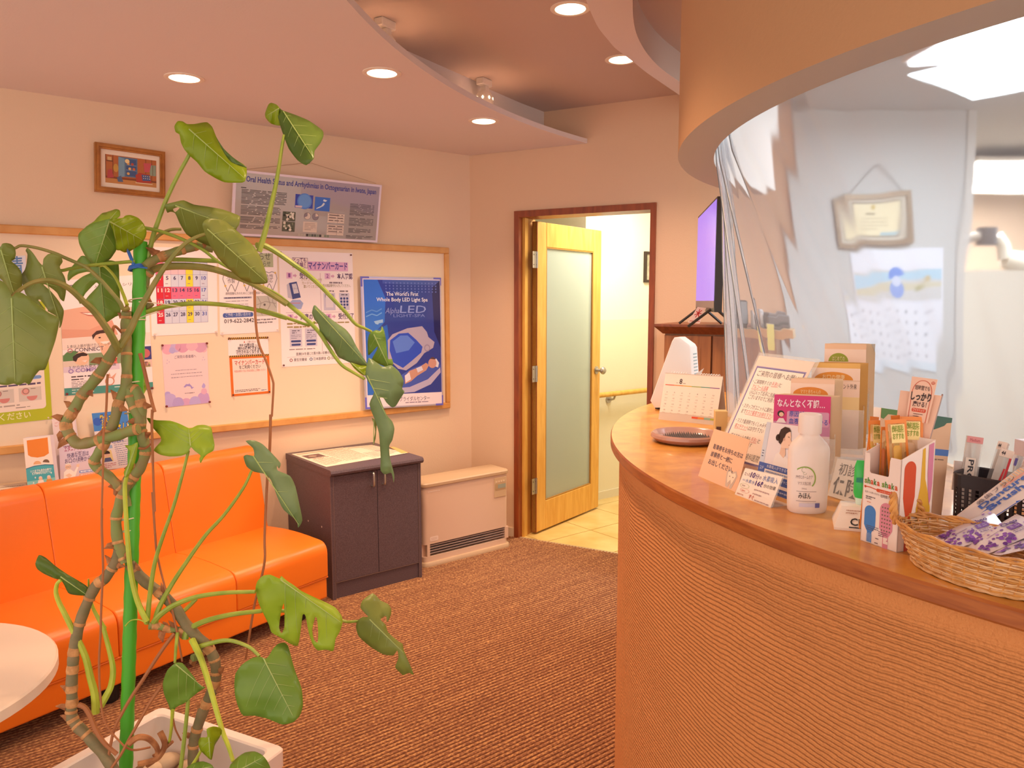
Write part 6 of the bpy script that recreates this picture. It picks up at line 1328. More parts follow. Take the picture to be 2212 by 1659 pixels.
for y in (.42, .475, .53): P.fine(.16 if y > .43 else .26, y, .86 if y > .43 else .74, 1, .02, .012, '#a898a8', int(y*100), last=1)
P.poly([(.42, .70), (.48, .655), (.54, .66), (.55, .645), (.57, .665), (.60, .69), (.62, .715), (.66, .715), (.62, .735), (.60, .745), (.57, .70), (.50, .69), (.45, .71)], '#a898dc', 1.5); P.poly([(.88, .66), (.92, .70), (.91, .74), (.86, .75), (.83, .72), (.85, .69)], '#b8acec', 1.5); P.fine(.44, .80, .66, 1, .02, .012, '#8a7a8c', 4, last=1)
for u, v in ((.10, .25), (.14, .28), (.09, .30), (.90, .24), (.93, .28), (.88, .28)): P.poly([(u-.012, v), (u, v-.012), (u+.012, v), (u, v+.012)], '#c9b4d8', 1.2)
P.done(t)
for q in ((350, 746), (446, 741.5), (359, 877.5), (452, 868)): pin(t, *q)
# hazard striped notice and the orange framed one
t, P = poster('hazard_notice', 'white notice under a hazard stripe above the orange framed notice', 'poster', [(492, 729.5), (579, 727), (581, 766), (493.5, 768.5)])
def stripes(P, v0, v1, n, bg='#e0a83a'):
    P.rect(0, v0, 1, v1, bg, 1)
    for i in range(n): P.poly([(i/n, v1), (i/n+.5/n, v1), (min(1, i/n+.95/n), v0), (min(1, i/n+.45/n), v0)], '#3a2c26', 1.5)
stripes(P, 0, .12, 20); P.poly([(.38, .30), (.40, .20), (.42, .30)], '#d0503a', 1); P.text(.46, .30, .09, 'ご注意ください！', '#8a4a40', fit=.22); P.text(.27, .50, .12, '来年', '#4a4048', fit=.10, bold=.01); P.text(.39, .52, .16, '12月2日', '#3a3040', fit=.24, bold=.03); P.text(.66, .52, .11, 'から', '#4a4048', fit=.09); P.text(.5, .70, .15, '現行の健康保険証は', '#3a3040', 'c', fit=.54, bold=.02); P.text(.5, .88, .15, '発行されなくなります', '#3a3040', 'c', fit=.64, bold=.02); P.fine(.2, .93, .82, 1, .03, .035, '#8a7a80', 4, last=1); P.done(t)
pin(t, 494, 730.5, '#6a3a34', .0045); pin(t, 577, 728.5, '#6a3a34', .0045)
t, P = poster('orange_notice', 'orange framed notice asking visitors to use the number card', 'poster', [(495, 768.5), (581, 764.5), (584.5, 849), (500, 856.5)])
P.rect(0, 0, 1, 1, '#e2731f', .6); P.rect(.065, .085, .935, .945, '#f6e3da', 1); stripes(P, 0, .045, 20)
P.text(.5, .235, .10, 'マイナンバーカード', '#c8433a', 'c', fit=.76, bold=.02); P.text(.5, .335, .075, 'をご利用ください', '#3a3040', 'c', fit=.54, bold=.01); P.text(.5, .415, .045, '今回お持ちでない方は次回にご用意ください', '#c85a4a', 'c', fit=.80)
P.fine(.10, .855, .74, 2, .035, .016, '#5a4a50', 3, last=.9); P.fine(.76, .895, .90, 1, .03, .016, '#4a5a8a', 6, last=1); P.done(t)
pin(t, 581, 846, '#5a3a34', .0045); pin(t, 503, 853, '#5a3a34', .0045)
# light spa poster in its clear frame
lo = .016
c = [onA(x, y, o) for (x, y), o in (((778, 597), .032), ((952, 600), .032), ((957, 875), .044), ((789, 884), .044))]
t = thing('spa_poster', (c[2]+c[3])/2, 'blue light spa poster in a thin frame at the right of the board', 'poster')
P = Print(*c, n=None); P.sheet('backing', mat('frame_silver', '#c9c3d0', .3, .5), t, .008)
M_PG = lambda col: mat('gloss_'+col.strip('#'), col, .14, coat=.6)
def g_(P, pts, col, l): P.add([P.at(u, v, l) for u, v in pts], [tuple(range(len(pts)))], M_PG(col))
_ink = ink
P.rect(0, 0, 1, 1, '#e6dcf0', .4); U0, U1, V0, V1 = .035, .985, .022, .985
g_(P, [(U0, V0), (U1, V0), (U1, .895), (U0, .895)], '#3548a0', .8)
g_(P, [(U0, V0), (.20, V0), (.29, .16), (.27, .34), (.18, .40), (U0, .42)], '#3a78e0', 1.1); g_(P, [(U0, .42), (.18, .40), (.30, .36), (.34, .62), (.28, .80), (.30, .895), (U0, .895)], '#2f6ad0', 1.1); g_(P, [(.88, .08), (U1, V0), (U1, .55), (.90, .42)], '#232d6a', 1.1); g_(P, [(.26, V0), (U1, V0), (U1, .06), (.26, .05)], '#4a62b8', 1.1)
for i in range(15):
    for j in range(4): P.disc(.30+i*.045, .045+j*.022, .009, '#5f74c8', 1.4, n=8)
for v, c_ in ((.28, '#6fa8ee'), (.25, '#5a94e6')): P.line([(.05, v+.02), (.12, v), (.18, v+.012), (.24, v-.01)], .012, c_, 1.6)
P.poly([(.14, .335), (.25, .32), (.25, .345), (.20, .35), (.19, .36), (.16, .355)], '#9cc4f0', 1.6)
P.text(.50, .142, .030, "The World's First", '#eef0fb', 'c', fit=.40, bold=.01); P.text(.50, .184, .030, 'Whole Body LED Light Spa', '#eef0fb', 'c', fit=.64, bold=.01)
P.text(.28, .275, .045, 'Alpha', '#8f9cda', fit=.17, shear=.3); P.text(.46, .272, .060, 'LED', '#8fa0e0', fit=.33, bold=.0, shear=.15); P.text(.38, .304, .024, 'LIGHT-SPA', '#7f90d8', fit=.40)
g_(P, [(.30, .48), (.36, .435), (.55, .39), (.74, .375), (.80, .42), (.82, .46), (.90, .50), (.88, .545), (.76, .585), (.66, .66), (.52, .715), (.42, .70), (.30, .62)], '#b3abc6', 1.5)
g_(P, [(.33, .48), (.44, .43), (.56, .425), (.66, .48), (.74, .535), (.72, .58), (.60, .64), (.48, .695), (.36, .65), (.32, .56)], '#3558d0', 1.9); g_(P, [(.36, .49), (.46, .445), (.55, .445), (.64, .50), (.56, .56), (.40, .58)], '#5f86e6', 2.2)
P.ring(.80, .545, .04, .012, '#8f86a8', 2.0)
g_(P, [(.34, .80), (.48, .74), (.60, .70), (.80, .66), (.96, .655), (.98, .70), (.90, .76), (.74, .82), (.56, .86), (.40, .87)], '#4a62c0', 1.5); g_(P, [(.36, .85), (.56, .845), (.80, .79), (.97, .70), (.975, .74), (.84, .83), (.62, .885), (.42, .89)], '#b9b4d8', 1.9)
g_(P, [(.50, .76), (.56, .72), (.70, .69), (.78, .66), (.82, .68), (.78, .72), (.66, .76), (.58, .80), (.50, .82)], '#c99a8c', 2.2); g_(P, [(.50, .755), (.56, .73), (.58, .785), (.51, .81)], '#e3e0f2', 2.5); g_(P, [(.65, .70), (.72, .685), (.74, .715), (.67, .735)], '#d9d8f0', 2.5); P.disc(.865, .665, .055, '#c9958a', 2.4); g_(P, [(.84, .64), (.92, .63), (.955, .665), (.94, .70), (.90, .69)], '#dfe0f2', 2.3); P.disc(.87, .645, .04, '#5a3a40', 2.6, a0=.3, a1=2.6)
P.rect(U0, .895, U1, V1, '#ece0ec', 1.2); P.disc(.32, .945, .022, '#c8344a', 1.6); P.text(.82, .952, .030, '日本ブライダルセンター', '#4a3a60', 'r', fit=.48); P.text(.82, .97, .012, 'Bridal Centre', '#7a6a8a', 'r', fit=.26) if False else P.fine(.5, .962, .80, 1, .01, .007, '#8a7a9a', 3, 2, 1); P.done(t)
mb = MB(); Q = P
for pts in ([(0, 0), (.10, 0), (.10, .012), (.02, .012), (.02, .075), (0, .075)], [(1, 0), (.90, 0), (.90, .012), (.99, .012), (.99, .06), (1, .06)], [(0, 1), (.10, 1), (.10, .985), (.02, .985), (.02, .91), (0, .91)], [(1, 1), (.90, 1), (.90, .985), (.985, .985), (.985, .92), (1, .92)]):
    MB().prism(pts, lambda u, v: Q.at(u, v, 3), lambda u, v: Q.at(u, v, 9)).build('corner_clip', mat('clip_violet', '#6a6ad0', .3), t)
for a, b in (((0, 0), (1, .012)), ((0, .988), (1, 1)), ((0, .012), (.02, .988)), ((.988, .012), (1, .988))):
    MB().prism([(a[0], a[1]), (b[0], a[1]), (b[0], b[1]), (a[0], b[1])], lambda u, v: Q.at(u, v, -6), lambda u, v: Q.at(u, v, 6)).build('frame_rail', mat('frame_silver', '#c9c3d0', .3, .5), t)

# research poster panel leaning on top of the board
c = [onA(x, y, o) for (x, y), o in (((506, 365), .10), ((825, 400), .10), ((815, 524), .034), ((499.5, 508), .034))]
t = thing('research_panel', (c[2]+c[3])/2, 'grey research poster panel with white edge standing on top of the board', 'poster')
P = Print(*c); P.sheet('panel', mat('panel_white', '#e6dcec', .35), t, .012)
M_GP = mat('panel_print_grey', '#aca4a0', .16, coat=.5)
P.add([P.at(u, v, .8) for u, v in ((.015, .035), (.985, .035), (.985, .965), (.015, .965))], [(0, 1, 2, 3)], M_GP)
P.text(.075, .165, .088, 'Oral Health Status and Arrhythmias in Octogenarian in Iwate, Japan', '#3f4a9a', fit=.885, bold=.02)
P.fine(.045, .255, .10, 1, .02, .012, '#4a4446', 2); P.fine(.05, .285, .335, 11, .0205, .010, '#4a4446', 3); P.fine(.05, .53, .30, 7, .0205, .010, '#4a4446', 4); P.fine(.05, .70, .30, 5, .0205, .010, '#4a4446', 6); P.fine(.05, .83, .30, 3, .0205, .010, '#4a4446', 8)
P.rect(.392, .285, .512, .50, '#3a4ab8', 1.2); P.disc(.455, .39, .05, '#5a8ae0', 1.6); P.disc(.455, .385, .042, '#6aa0ea', 1.8); P.rect(.395, .465, .44, .495, '#d9c4cc', 2)
P.rect(.525, .30, .63, .525, '#3f74d8', 1.2); P.poly([(.585, .33), (.61, .345), (.598, .37), (.58, .36)], '#d6e6f6', 1.8); P.poly([(.585, .385), (.595, .40), (.585, .44), (.56, .475), (.535, .50), (.54, .48), (.57, .44)], '#d6e6f6', 1.8)
R = random.Random(11)
for v0, v1 in ((.575, .725), (.735, .895)):
    P.rect(.315, v0, .40, v1, '#5a5f4f', 1.2)
    for _ in range(26): P.disc(R.uniform(.325, .39), R.uniform(v0+.02, v1-.02), R.uniform(.004, .010), R.choice(['#d9d4c4', '#2c2f28', '#8a9478', '#e6e2d6', '#46503c']), 1.6+.1*R.random(), n=7)
for u, fr_ in ((.48, 2.0), (.535, 4.9)): P.disc(u, .625, .023, '#dccfc4', 1.3); P.poly([(u, .625)]+[(u+.023*math.cos(a), .625-.023*P.w/P.h*math.sin(a)) for a in [1.57+fr_*i/10 for i in range(11)]], '#8d8590', 1.8); P.ring(u, .625, .023, .002, '#6a5f62', 2)
P.rect(.455, .715, .55, .885, '#dccdc0', 1.2); P.fine(.465, .74, .54, 5, .025, .010, '#b5a498', 5)
for v0, v1, n_ in ((.55, .71, 4), (.735, .915, 4)):
    P.rect(.62, v0, .74, v1, '#e0d0c4', 1.2)
    for i in range(n_+1): y = v0+(v1-v0)*i/n_; P.rect(.622, y-.002, .738, y+.002, '#7a6a66', 1.8)
    P.fine(.63, v0+.02, .73, 3, .045, .014, '#6a5a58', int(v0*50), last=1); P.rect(.69, v0, .692, v1, '#9a8a84', 1.8)
P.fine(.775, .36, .955, 10, .0205, .010, '#4a4446', 9); P.fine(.775, .60, .955, 7, .0205, .010, '#4a4446', 10); P.fine(.775, .78, .94, 4, .0205, .010, '#4a4446', 13); P.fine(.76, .90, .96, 3, .0205, .010, '#4a4446', 14)
for i in range(12): P.rect(.425+i*.018, .915, .440+i*.018, .955, R.choice(['#3a3a38', '#7a8a78', '#b5b0a4', '#54605a']), 1.3)
P.done(t)
top = onA(668, 352, .004); nail = onA(668, 351, .006)
mb = MB()
for q in ((532, 366), (812, 396)): e_ = onA(*q, .09); mb = MB(); mb.tube([e_, onA(660 if q[0] < 600 else 672, 352, .008)], .0016, None, 5); mb.build('hanging_string', mat('string_tan', '#c9a98c', .8), t)
mb = MB(frameT(onA(666, 352, 0), (1, 0, 0), (0, -1, 0))); mb.lathe([(.001, 0), (.004, 0), (.004, .010), (.007, .011), (.001, .013)], (0, 0, 0), M_STEEL, 8); mb.build('nail', None, t)

# ---------------------------------------------------------------- leaflets on the low shelf behind the sofa
def stack(px4, d, label, name, m, n=5, th=.0016, back=.10):
    """leaning stack of leaflets: bottom corners at distance d on the shelf, pages behind"""
    bl, br = onz(*px4[3], .692), onz(*px4[2], .692); bl.y = br.y = (bl.y+br.y)/2+d
    bl = onpl(*px4[3], bl, (0, 1, 0)); br = onpl(*px4[2], br, (0, 1, 0)); zb_ = .692; bl.z = br.z = zb_
    k = math.tan(math.radians(14)); nrm = Vector((0, 1, -k)); tl = onpl(*px4[0], bl, nrm); tr = onpl(*px4[1], br, nrm)
    t = thing(name, (bl+br)/2, label, 'leaflet'); P = Print(tl, tr, br, bl); P.sheet('cover', m, t, .0012)
    for i in range(1, n): o_ = Vector((.002*i, .0026*i, 0)); MB().slab(tl+o_, tr+o_, br+o_, bl+o_, P.n, .0016).build('sheet_stack', mat('leaflet_sheet', '#e6dbe6', .6), t)
    return t, P
t, P = stack([(50, 947), (108, 941), (121, 1048), (60, 1056)], 0, 'tall dispenser box with orange top and teal front at the left of the low shelf', 'leaflet_box', mat('box_white', '#f2e2d4', .5), 9, back=.1)
P.rect(0, 0, 1, .62, '#f2e4d8', .5); P.poly([(.12, .05), (.90, .03), (.88, .35), (.70, .40), (.45, .41), (.22, .38), (.12, .34)], '#e8862a', 1); P.disc(.42, .54, .14, '#e8b080', 1, a0=0, a1=3.14); P.disc(.74, .52, .12, '#7a5a44', 1, a0=-.3, a1=3.0)
P.poly([(0, .60), (.3, .565), (.7, .56), (1, .585), (1, 1), (0, 1)], '#4ab0c0', 1.3); P.poly([(0, .60), (.3, .565), (.7, .56), (1, .585), (1, .60), (.7, .575), (.3, .58), (0, .615)], '#2f6a8a', 1.6); P.poly([(0, .86), (1, .84), (1, 1), (0, 1)], '#8ad0d0', 1.5)
P.text(.53, .69, .042, 'いつまでも自分の歯で！', '#f2f6ee', 'c', fit=.76, bold=.02); P.text(.53, .74, .042, '健康寿命をのばそう！', '#f2f6ee', 'c', fit=.66, bold=.02)
for u in (.48, .78): P.disc(u, .83, .07, '#f0c8a8', 2); P.poly([(u-.12, .93), (u-.09, .86), (u+.09, .86), (u+.12, .93)], '#f3ece4' if u < .6 else '#d99a4a', 1.9); P.disc(u, .815, .065, '#e8e4e0', 2.3, a0=.2, a1=2.9)
for u, v in ((.30, .80), (.22, .90), (.88, .74)): P.poly([(u-.03, v), (u, v-.022), (u+.03, v), (u, v+.022)], '#e6f4f2', 2)
P.done(t)
t, P = stack([(127, 957), (206, 945), (209, 1033), (131, 1043)], .01, 'stack of white and lilac denture leaflets in the middle of the low shelf', 'leaflet_stack', mat('stack_lilac', '#dccbd8', .45), 9)
P.poly([(0, .0), (1, .0), (1, .46), (0, .70)], '#d9cbe0', .8); P.fine(.12, .10, .9, 1, .03, .03, '#8a6a80', 3); P.text(.55, .24, .11, 'エタニティデンチャー', '#a84a78', 'c', fit=.82, bold=.02); P.fine(.42, .285, .62, 1, .02, .015, '#8a7a90', 4, last=1); P.text(.5, .41, .10, '快適な生活は', '#5a4a78', 'c', fit=.60, bold=.01); P.text(.52, .54, .10, 'お口の健康から。', '#5a4a78', 'c', fit=.76, bold=.01)
P.disc(.22, .63, .085, '#f0cfb8', 1.5); P.disc(.22, .60, .085, '#e6e2e0', 1.8, a0=.3, a1=2.8); P.ring(.19, .64, .03, .008, '#6a5a60', 2); P.ring(.26, .64, .03, .008, '#6a5a60', 2); P.poly([(.08, 1.0), (.10, .76), (.18, .70), (.28, .70), (.38, .78), (.46, .66), (.50, .68), (.42, .86), (.38, 1.0)], '#f6efea', 1.4); P.poly([(.44, .66), (.46, .60), (.54, .60), (.52, .68)], '#f0cfb8', 1.6); P.poly([(.14, .84), (.24, .80), (.32, .86), (.24, .92)], '#f0cfb8', 1.7)
P.rect(.52, .77, .99, .83, '#7f9ae0', 1.3); P.fine(.55, .785, .95, 1, .03, .03, '#e6ecfa', 5, 2, 1); P.rect(.52, .855, .99, .915, '#e6a68a', 1.3); P.fine(.55, .87, .95, 1, .03, .03, '#fae9e0', 6, 2, 1); P.fine(.45, .95, .9, 1, .03, .03, '#6a5ab0', 7); P.done(t)
t, P = stack([(112, 906), (160, 900), (174, 1034), (126, 1042)], .045, 'pale leaflet standing behind the lilac stack on the low shelf', 'leaflet_stack', mat('stack_pale', '#e6d3d6', .5), 5)
P.text(.10, .12, .06, 'ご自宅で', '#d98a8a', fit=.7); P.text(.9, .22, .055, '訪問', '#8a90b0', 'r', fit=.3); P.rect(.35, .30, .9, .6, '#f0e6e8', 1); P.done(t)
def hung(px4, off, label, name, m):
    c = [onA(x, y, off) for x, y in px4]; t = thing(name, (c[2]+c[3])/2, label, 'leaflet'); P = Print(*c); P.sheet('sheet', m, t, .0015); return t, P
t, P = hung([(198, 893), (274, 886), (284, 948), (207, 956)], .036, 'flyer headed with big yellow letters on blue behind the plant stems', 'question_flyer', mat('flyer_white', '#f2ecee', .35))
P.poly([(0, .0), (1, .0), (1, .46), (.86, .60), (0, .62)], '#4a90e0', 1); P.disc(.13, .30, .13, '#3a6ad0', 1.2)
P.text(.20, .38, .26, '教えて！', '#3a4a90', fit=.42, bold=.09, l=1.6); P.text(.20, .38, .26, '教えて！', '#f4d83a', fit=.42, bold=.02); P.text(.22, .80, .36, '歯医者さん！', '#3a4a90', fit=.74, bold=.08, l=1.6); P.text(.22, .80, .36, '歯医者さん！', '#f4d83a', fit=.74, bold=.02); P.rrect(.10, .84, .70, .95, .05, '#5a4a9a', 1.4); P.fine(.16, .87, .64, 1, .04, .05, '#e6dcf0', 4, 2, 1); P.done(t)
t, P = hung([(207, 956), (312, 940), (326, 1003), (222, 1016)], .034, 'white flyer with small portrait and fine text just above the sofa back', 'portrait_flyer', mat('flyer_white', '#f2ecee', .35))
P.rect(.02, .16, .30, .27, '#a8c4e6', 1); P.rect(.05, .33, .26, .72, '#f0e0a0', 1); P.disc(.155, .47, .065, '#f0cdb4', 1.5); P.disc(.155, .43, .07, '#3a2c2c', 1.8, a0=-.2, a1=3.3); P.poly([(.07, .72), (.10, .58), (.21, .58), (.24, .72)], '#5a6a9a', 1.5); P.fine(.34, .10, .95, 12, .07, .025, '#9aa0c0', 5); P.fine(.03, .78, .30, 3, .06, .025, '#d08a94', 6); P.fine(.05, .05, .9, 1, .05, .04, '#6a7ab8', 8); P.done(t)
c = [onz(x, y, .6925) for x, y in ((-30, 1052), (56, 1043), (62, 1062), (-30, 1075))]
t = thing('shelf_paper', c[0], 'white paper lying flat on the left end of the low shelf', 'paper'); P = Print(*c, n=(0, 0, 1)); P.sheet('sheet', mat('flat_paper', '#f0ddc8', .6), t); P.fine(.35, .2, .95, 3, .25, .06, '#a8948a', 3); P.done(t)
# ---------------------------------------------------------------- potted monstera
PD = 1.86
plant = thing('potted_monstera', (.40, 1.95, 0), 'tall potted monstera tied to a green stake in a white square planter', 'plant')
ZMAP = {'2': (0, 200, .4069), '9': (0, 430, .19895), '10': (0, 740, .19895), '1': (0, 480, .3014), '3': (0, 700, .25316), '4': (0, 930, .4039), '5': (0, 900, .4574), '6': (440, 1200, .2767), '7': (60, 1160, .3008), 'c': (560, 480, .2653), 'b': (440, 340, .33755), '7b': (160, 260, .1808), '13': (560, 900, .18083), 'p': (0, 0, 1)}
def Z(k, *pts): x0, y0, s = ZMAP[k]; return [(x0+x*s, y0+y*s) for x, y in pts]
# planter
K0, K1 = onz(348, 1525, .38), onz(618, 1614, .38); d1 = (K1-K0).normalized(); d2 = Vector((-abs(d1.y), -d1.x, 0)); d2 = Vector((d1.y, -d1.x, 0)); d2 = d2 if d2.dot(CR) < 0 else -d2
PS = (K1-K0).length
def prect(ins, z, k=1.0):
    c = K0+(d1+d2)*PS/2; h = (PS/2-ins)*k; r = min(.018, h*.2); P = []
    for sx, sy, a in ((1, 1, 0), (-1, 1, 90), (-1, -1, 180), (1, -1, 270)):
        for i in range(4): t = math.radians(a+90*i/3); P.append(c+d1*(sx*(h-r)+r*math.cos(t))+d2*(sy*(h-r)+r*math.sin(t))); P[-1].z = z
    return P
M_POT = mat('planter_white', '#ecdcd2', .3, coat=.3)
mb = MB(); mb.loft([prect(.075, 0), prect(.065, .01), prect(.008, .33), prect(.0, .335), prect(0, .376), prect(.003, .38), prect(.026, .38), prect(.030, .376), prect(.032, .34), prect(.045, .30), prect(.075, .10)], M_POT, True, True)
mb.build('planter', None, plant, smooth=.6)
mb = MB(); n_ = 14; R = random.Random(3); c0 = K0+(d1+d2)*PS/2
vs = [c0+d1*((i/n_-.5)*(PS-.095))+d2*((j/n_-.5)*(PS-.095))+Vector((0, 0, .285+R.uniform(-.008, .012)-.38)) for j in range(n_+1) for i in range(n_+1)]
mb.add(vs, [(j*(n_+1)+i, j*(n_+1)+i+1, (j+1)*(n_+1)+i+1, (j+1)*(n_+1)+i) for j in range(n_) for i in range(n_)]); mb.build('soil', mat('potting_soil', '#5a3f2c', .95, noise=(60, '#8a6a48', 5)), plant, smooth=True)
M_STONE = mat('pale_stone', '#d9c0a4', .6, noise=(14, '#b99a78', 3))
for px, py, r in ((362, 1646, .030), (405, 1655, .022), (330, 1662, .024), (230, 1668, .02)):
    p = onz(px, py, .295); mb = MB(); mb.lathe([(r*math.sin(a)+1e-4, r*.7*-math.cos(a)) for a in [math.pi*i/10 for i in range(11)]], p, None, 16, sx=1.1, sy=.9); mb.build('stone', M_STONE, plant, smooth=True)

def leafmat(name, c1, c2, tl=.40):
    if name in MATS: return MATS[name]
    m = mat(name, c1, .36, noise=(9, c2, 3), spec=.5); nt = m.node_tree; N = nt.nodes; L = nt.links; b = N['Principled BSDF']; out = N['Material Output']
    tr = N.new('ShaderNodeBsdfTranslucent'); mx = N.new('ShaderNodeMixShader'); mx.inputs[0].default_value = tl
    src = b.inputs['Base Color'].links[0].from_socket; L.new(src, tr.inputs[0]); L.new(b.outputs[0], mx.inputs[1]); L.new(tr.outputs[0], mx.inputs[2]); L.new(mx.outputs[0], out.inputs[0]); return m
LM = {'olive': leafmat('leaf_olive', '#a9c224', '#94ae18'), 'dark': leafmat('leaf_dark', '#74923e', '#648436'), 'grey': leafmat('leaf_greygreen', '#9cb680', '#8aa66c'), 'light': leafmat('leaf_light', '#bcd644', '#a2c434'), 'mid': leafmat('leaf_mid', '#90b44a', '#7ea63e'), 'dull': leafmat('leaf_dull', '#a4ae58', '#92a24c')}
M_VEIN = mat('leaf_vein', '#adc070', .5); M_PET = mat('petiole_green', '#a2b044', .45, noise=(30, '#8ca43c', 2)); M_PETB = mat('petiole_brown', '#a09450', .5, noise=(30, '#8a8c46', 2)); M_PETY = mat('petiole_yellow', '#c4d046', .45, noise=(25, '#b0c040', 2))
M_STEM = mat('stem_green', '#849450', .6, noise=(28, '#948454', 4)); M_STEMB = mat('stem_brown', '#8f7c58', .7, noise=(40, '#7a7450', 4)); M_NODE = mat('stem_node', '#dca46a', .75, noise=(60, '#b8824e', 4)); M_ROOT = mat('root_brown', '#aa6c42', .7); M_DRY = mat('dry_sheath', '#bd8050', .8, noise=(40, '#8f5834', 3))
def inside(p, poly):
    x, y = p; r = False; j = len(poly)-1
    for i in range(len(poly)):
        (xi, yi), (xj, yj) = poly[i], poly[j]
        if (yi > y) != (yj > y) and x < (xj-xi)*(y-yi)/(yj-yi)+xi: r = not r
        j = i
    return r
def closed_spline(pts, n=3):
    k = len(pts); out = []
    for i in range(k):
        p0, p1, p2, p3 = [Vector(pts[(i+q) % k]) for q in (-1, 0, 1, 2)]
        for s in range(n):
            t = s/n; v = .5*((2*p1)+(p2-p0)*t+(2*p0-5*p1+4*p2-p3)*t*t*.8+(3*p1-p0-3*p2+p3)*t**3*.8)+(0*p1)
            v = p1.lerp(p2, t)*.35+.65*(.5*((2*p1)+(p2-p0)*t+(2*p0-5*p1+4*p2-p3)*t*t+(3*p1-p0-3*p2+p3)*t**3)); out.append((v.x, v.y))
    return out
def leaf(out, d0, g, mid, m, fold=.10, holes=(), rip=.004, veins=4, seed=1):
    """out: outline as seen from the camera point, g: slope of the blade (metres of depth across its size), mid: base, tip of the midrib"""
    o = closed_spline(out); xs = [p[0] for p in o]; ys = [p[1] for p in o]; cx_, cy_ = (min(xs)+max(xs))/2, (min(ys)+max(ys))/2; S = max(max(xs)-min(xs), max(ys)-min(ys))
    (bx_, by_), (tx, ty) = mid; L = math.hypot(tx-bx_, ty-by_); mx, my = (tx-bx_)/L, (ty-by_)/L
    def dep(x, y):
        q = ((x-bx_)*-my+(y-by_)*mx)/S; a = ((x-bx_)*mx+(y-by_)*my)/S
        return d0+g[0]*(x-cx_)/S+g[1]*(y-cy_)/S+fold*(math.sqrt(q*q+.0009)-.03)*1.0+rip*math.sin(a*14+q*6+seed)*min(1, abs(q)*4)
    pts = [Vector(p) for p in o]; ed = [(i, (i+1) % len(o)) for i in range(len(o))]; hs = []
    for h in holes:
        h = closed_spline(h, 2); k = len(pts); pts += [Vector(p) for p in h]; ed += [(k+i, k+(i+1) % len(h)) for i in range(len(h))]; hs.append(h)
    st = S/13; y = min(ys)+st/2; r_ = 0
    while y < max(ys):
        x = min(xs)+(st/2 if r_ % 2 else 0)
        while x < max(xs):
            if inside((x, y), o) and not any(inside((x, y), h) for h in hs) and min((x-p.x)**2+(y-p.y)**2 for p in pts[:len(o)]) > (st*.45)**2: pts.append(Vector((x, y)))
            x += st
        y += st; r_ += 1
    for k in range(1, 14): p = (bx_+(tx-bx_)*k/14, by_+(ty-by_)*k/14); pts.append(Vector(p)) if inside(p, o) and not any(inside(p, h) for h in hs) else None
    V, E, F, _, _, _ = delaunay_2d_cdt(pts, ed, [], 0, 1e-4)
    fs = []
    for f in F:
        c = sum((V[i] for i in f), Vector((0, 0)))/len(f)
        if inside(c, o) and not any(inside(c, h) for h in hs): fs.append(list(f))
    mb = MB(); mb.add([atd(v.x, v.y, dep(v.x, v.y)) for v in V], fs)
    ob = mb.build('leaf', m, plant, smooth=1.4); md = ob.modifiers.new('thickness', 'SOLIDIFY'); md.thickness = .0011; md.offset = 0
    mb = MB(); n_ = 12; lift = .0012
    P3 = lambda x, y: atd(x, y, dep(x, y)-lift)
    mr = [(bx_+(tx-bx_)*i/n_, by_+(ty-by_)*i/n_) for i in range(n_+1)]; mr = [p for p in mr if inside(p, o)]
    if len(mr) > 2: mb.tube([P3(*p) for p in mr], [.0016*(1-.75*i/len(mr)) for i in range(len(mr))], None, 5)
    for k in range(1, veins+1):
        for s_ in (1, -1):
            x, y = bx_+(tx-bx_)*(k-.55)/veins*.85, by_+(ty-by_)*(k-.55)/veins*.85; ax, ay = mx*.55-my*s_*.83, my*.55+mx*s_*.83; path = []
            for q in range(24):
                if not inside((x, y), o) or any(inside((x, y), h) for h in hs): break
                path.append(P3(x, y)); x += ax*st*.55; y += ay*st*.55; ax += mx*.02; ay += my*.02
            if len(path) > 4: path = path[:-2]; mb.tube(path, [.00055*(1-.6*i/len(path)) for i in range(len(path))], None, 4)
    if mb.v: mb.build('veins', M_VEIN, ob, smooth=True)
    return ob
def stalk(pts, r0, r1, m, name='petiole', d=None, n=8, sub=5):
    """pts: (px, py, depth)"""
    P = bez([atd(*p) for p in pts], sub); k = len(P)
    mb = MB(); mb.tube(P, [r0+(r1-r0)*i/(k-1) for i in range(k)], None, n); return mb.build(name, m, plant, smooth=True)
def dd(pts, d0, d1): n = len(pts)-1; return [(x, y, d0+(d1-d0)*i/n) for i, (x, y) in enumerate(pts)]

# stake and ties
P0, P1 = atd(272, 1662, PD), atd(304, 522, PD); dz = (P1-P0)/26
mb = MB(); mb.tube([P0+dz*(i/2) for i in range(53)], [.0150+(.0012 if i % 2 else 0) for i in range(53)], None, 14); mb.build('stake', mat('stake_green', '#4fb42c', .4), plant, smooth=.9)
M_TIE = mat('tie_white', '#e6d8b8', .5); M_BLUE = mat('tie_blue', '#3f74c8', .4)
def tie(px, py, m=M_TIE, r=.0185, d=PD, w=.0016, tail=None):
    c = atd(px, py, d); mb = MB(); mb.tube([c+CR*(r*math.cos(a))+CF*(r*math.sin(a))+upz*(.004*math.cos(a)) for a in [2*math.pi*i/20 for i in range(21)]], w, None, 5, cap=False); mb.build('tie', m, plant, smooth=True)
    if tail: stalk(tail, w*.9, w*.8, m, 'tie_end', n=5)
for px, py, r in ((297, 648, .020), (295, 694, .020), (287, 827, .022), (289, 890, .020), (278, 1120, .022), (276, 1146, .02)): tie(px, py, r=r)
stalk([(300, 652, 1.835), (340, 655, 1.83), (392, 663, 1.84)], .0014, .0012, M_TIE, 'tie_end', n=5); stalk([(298, 688, 1.835), (330, 677, 1.83), (345, 674, 1.84)], .0014, .0012, M_TIE, 'tie_end', n=5)
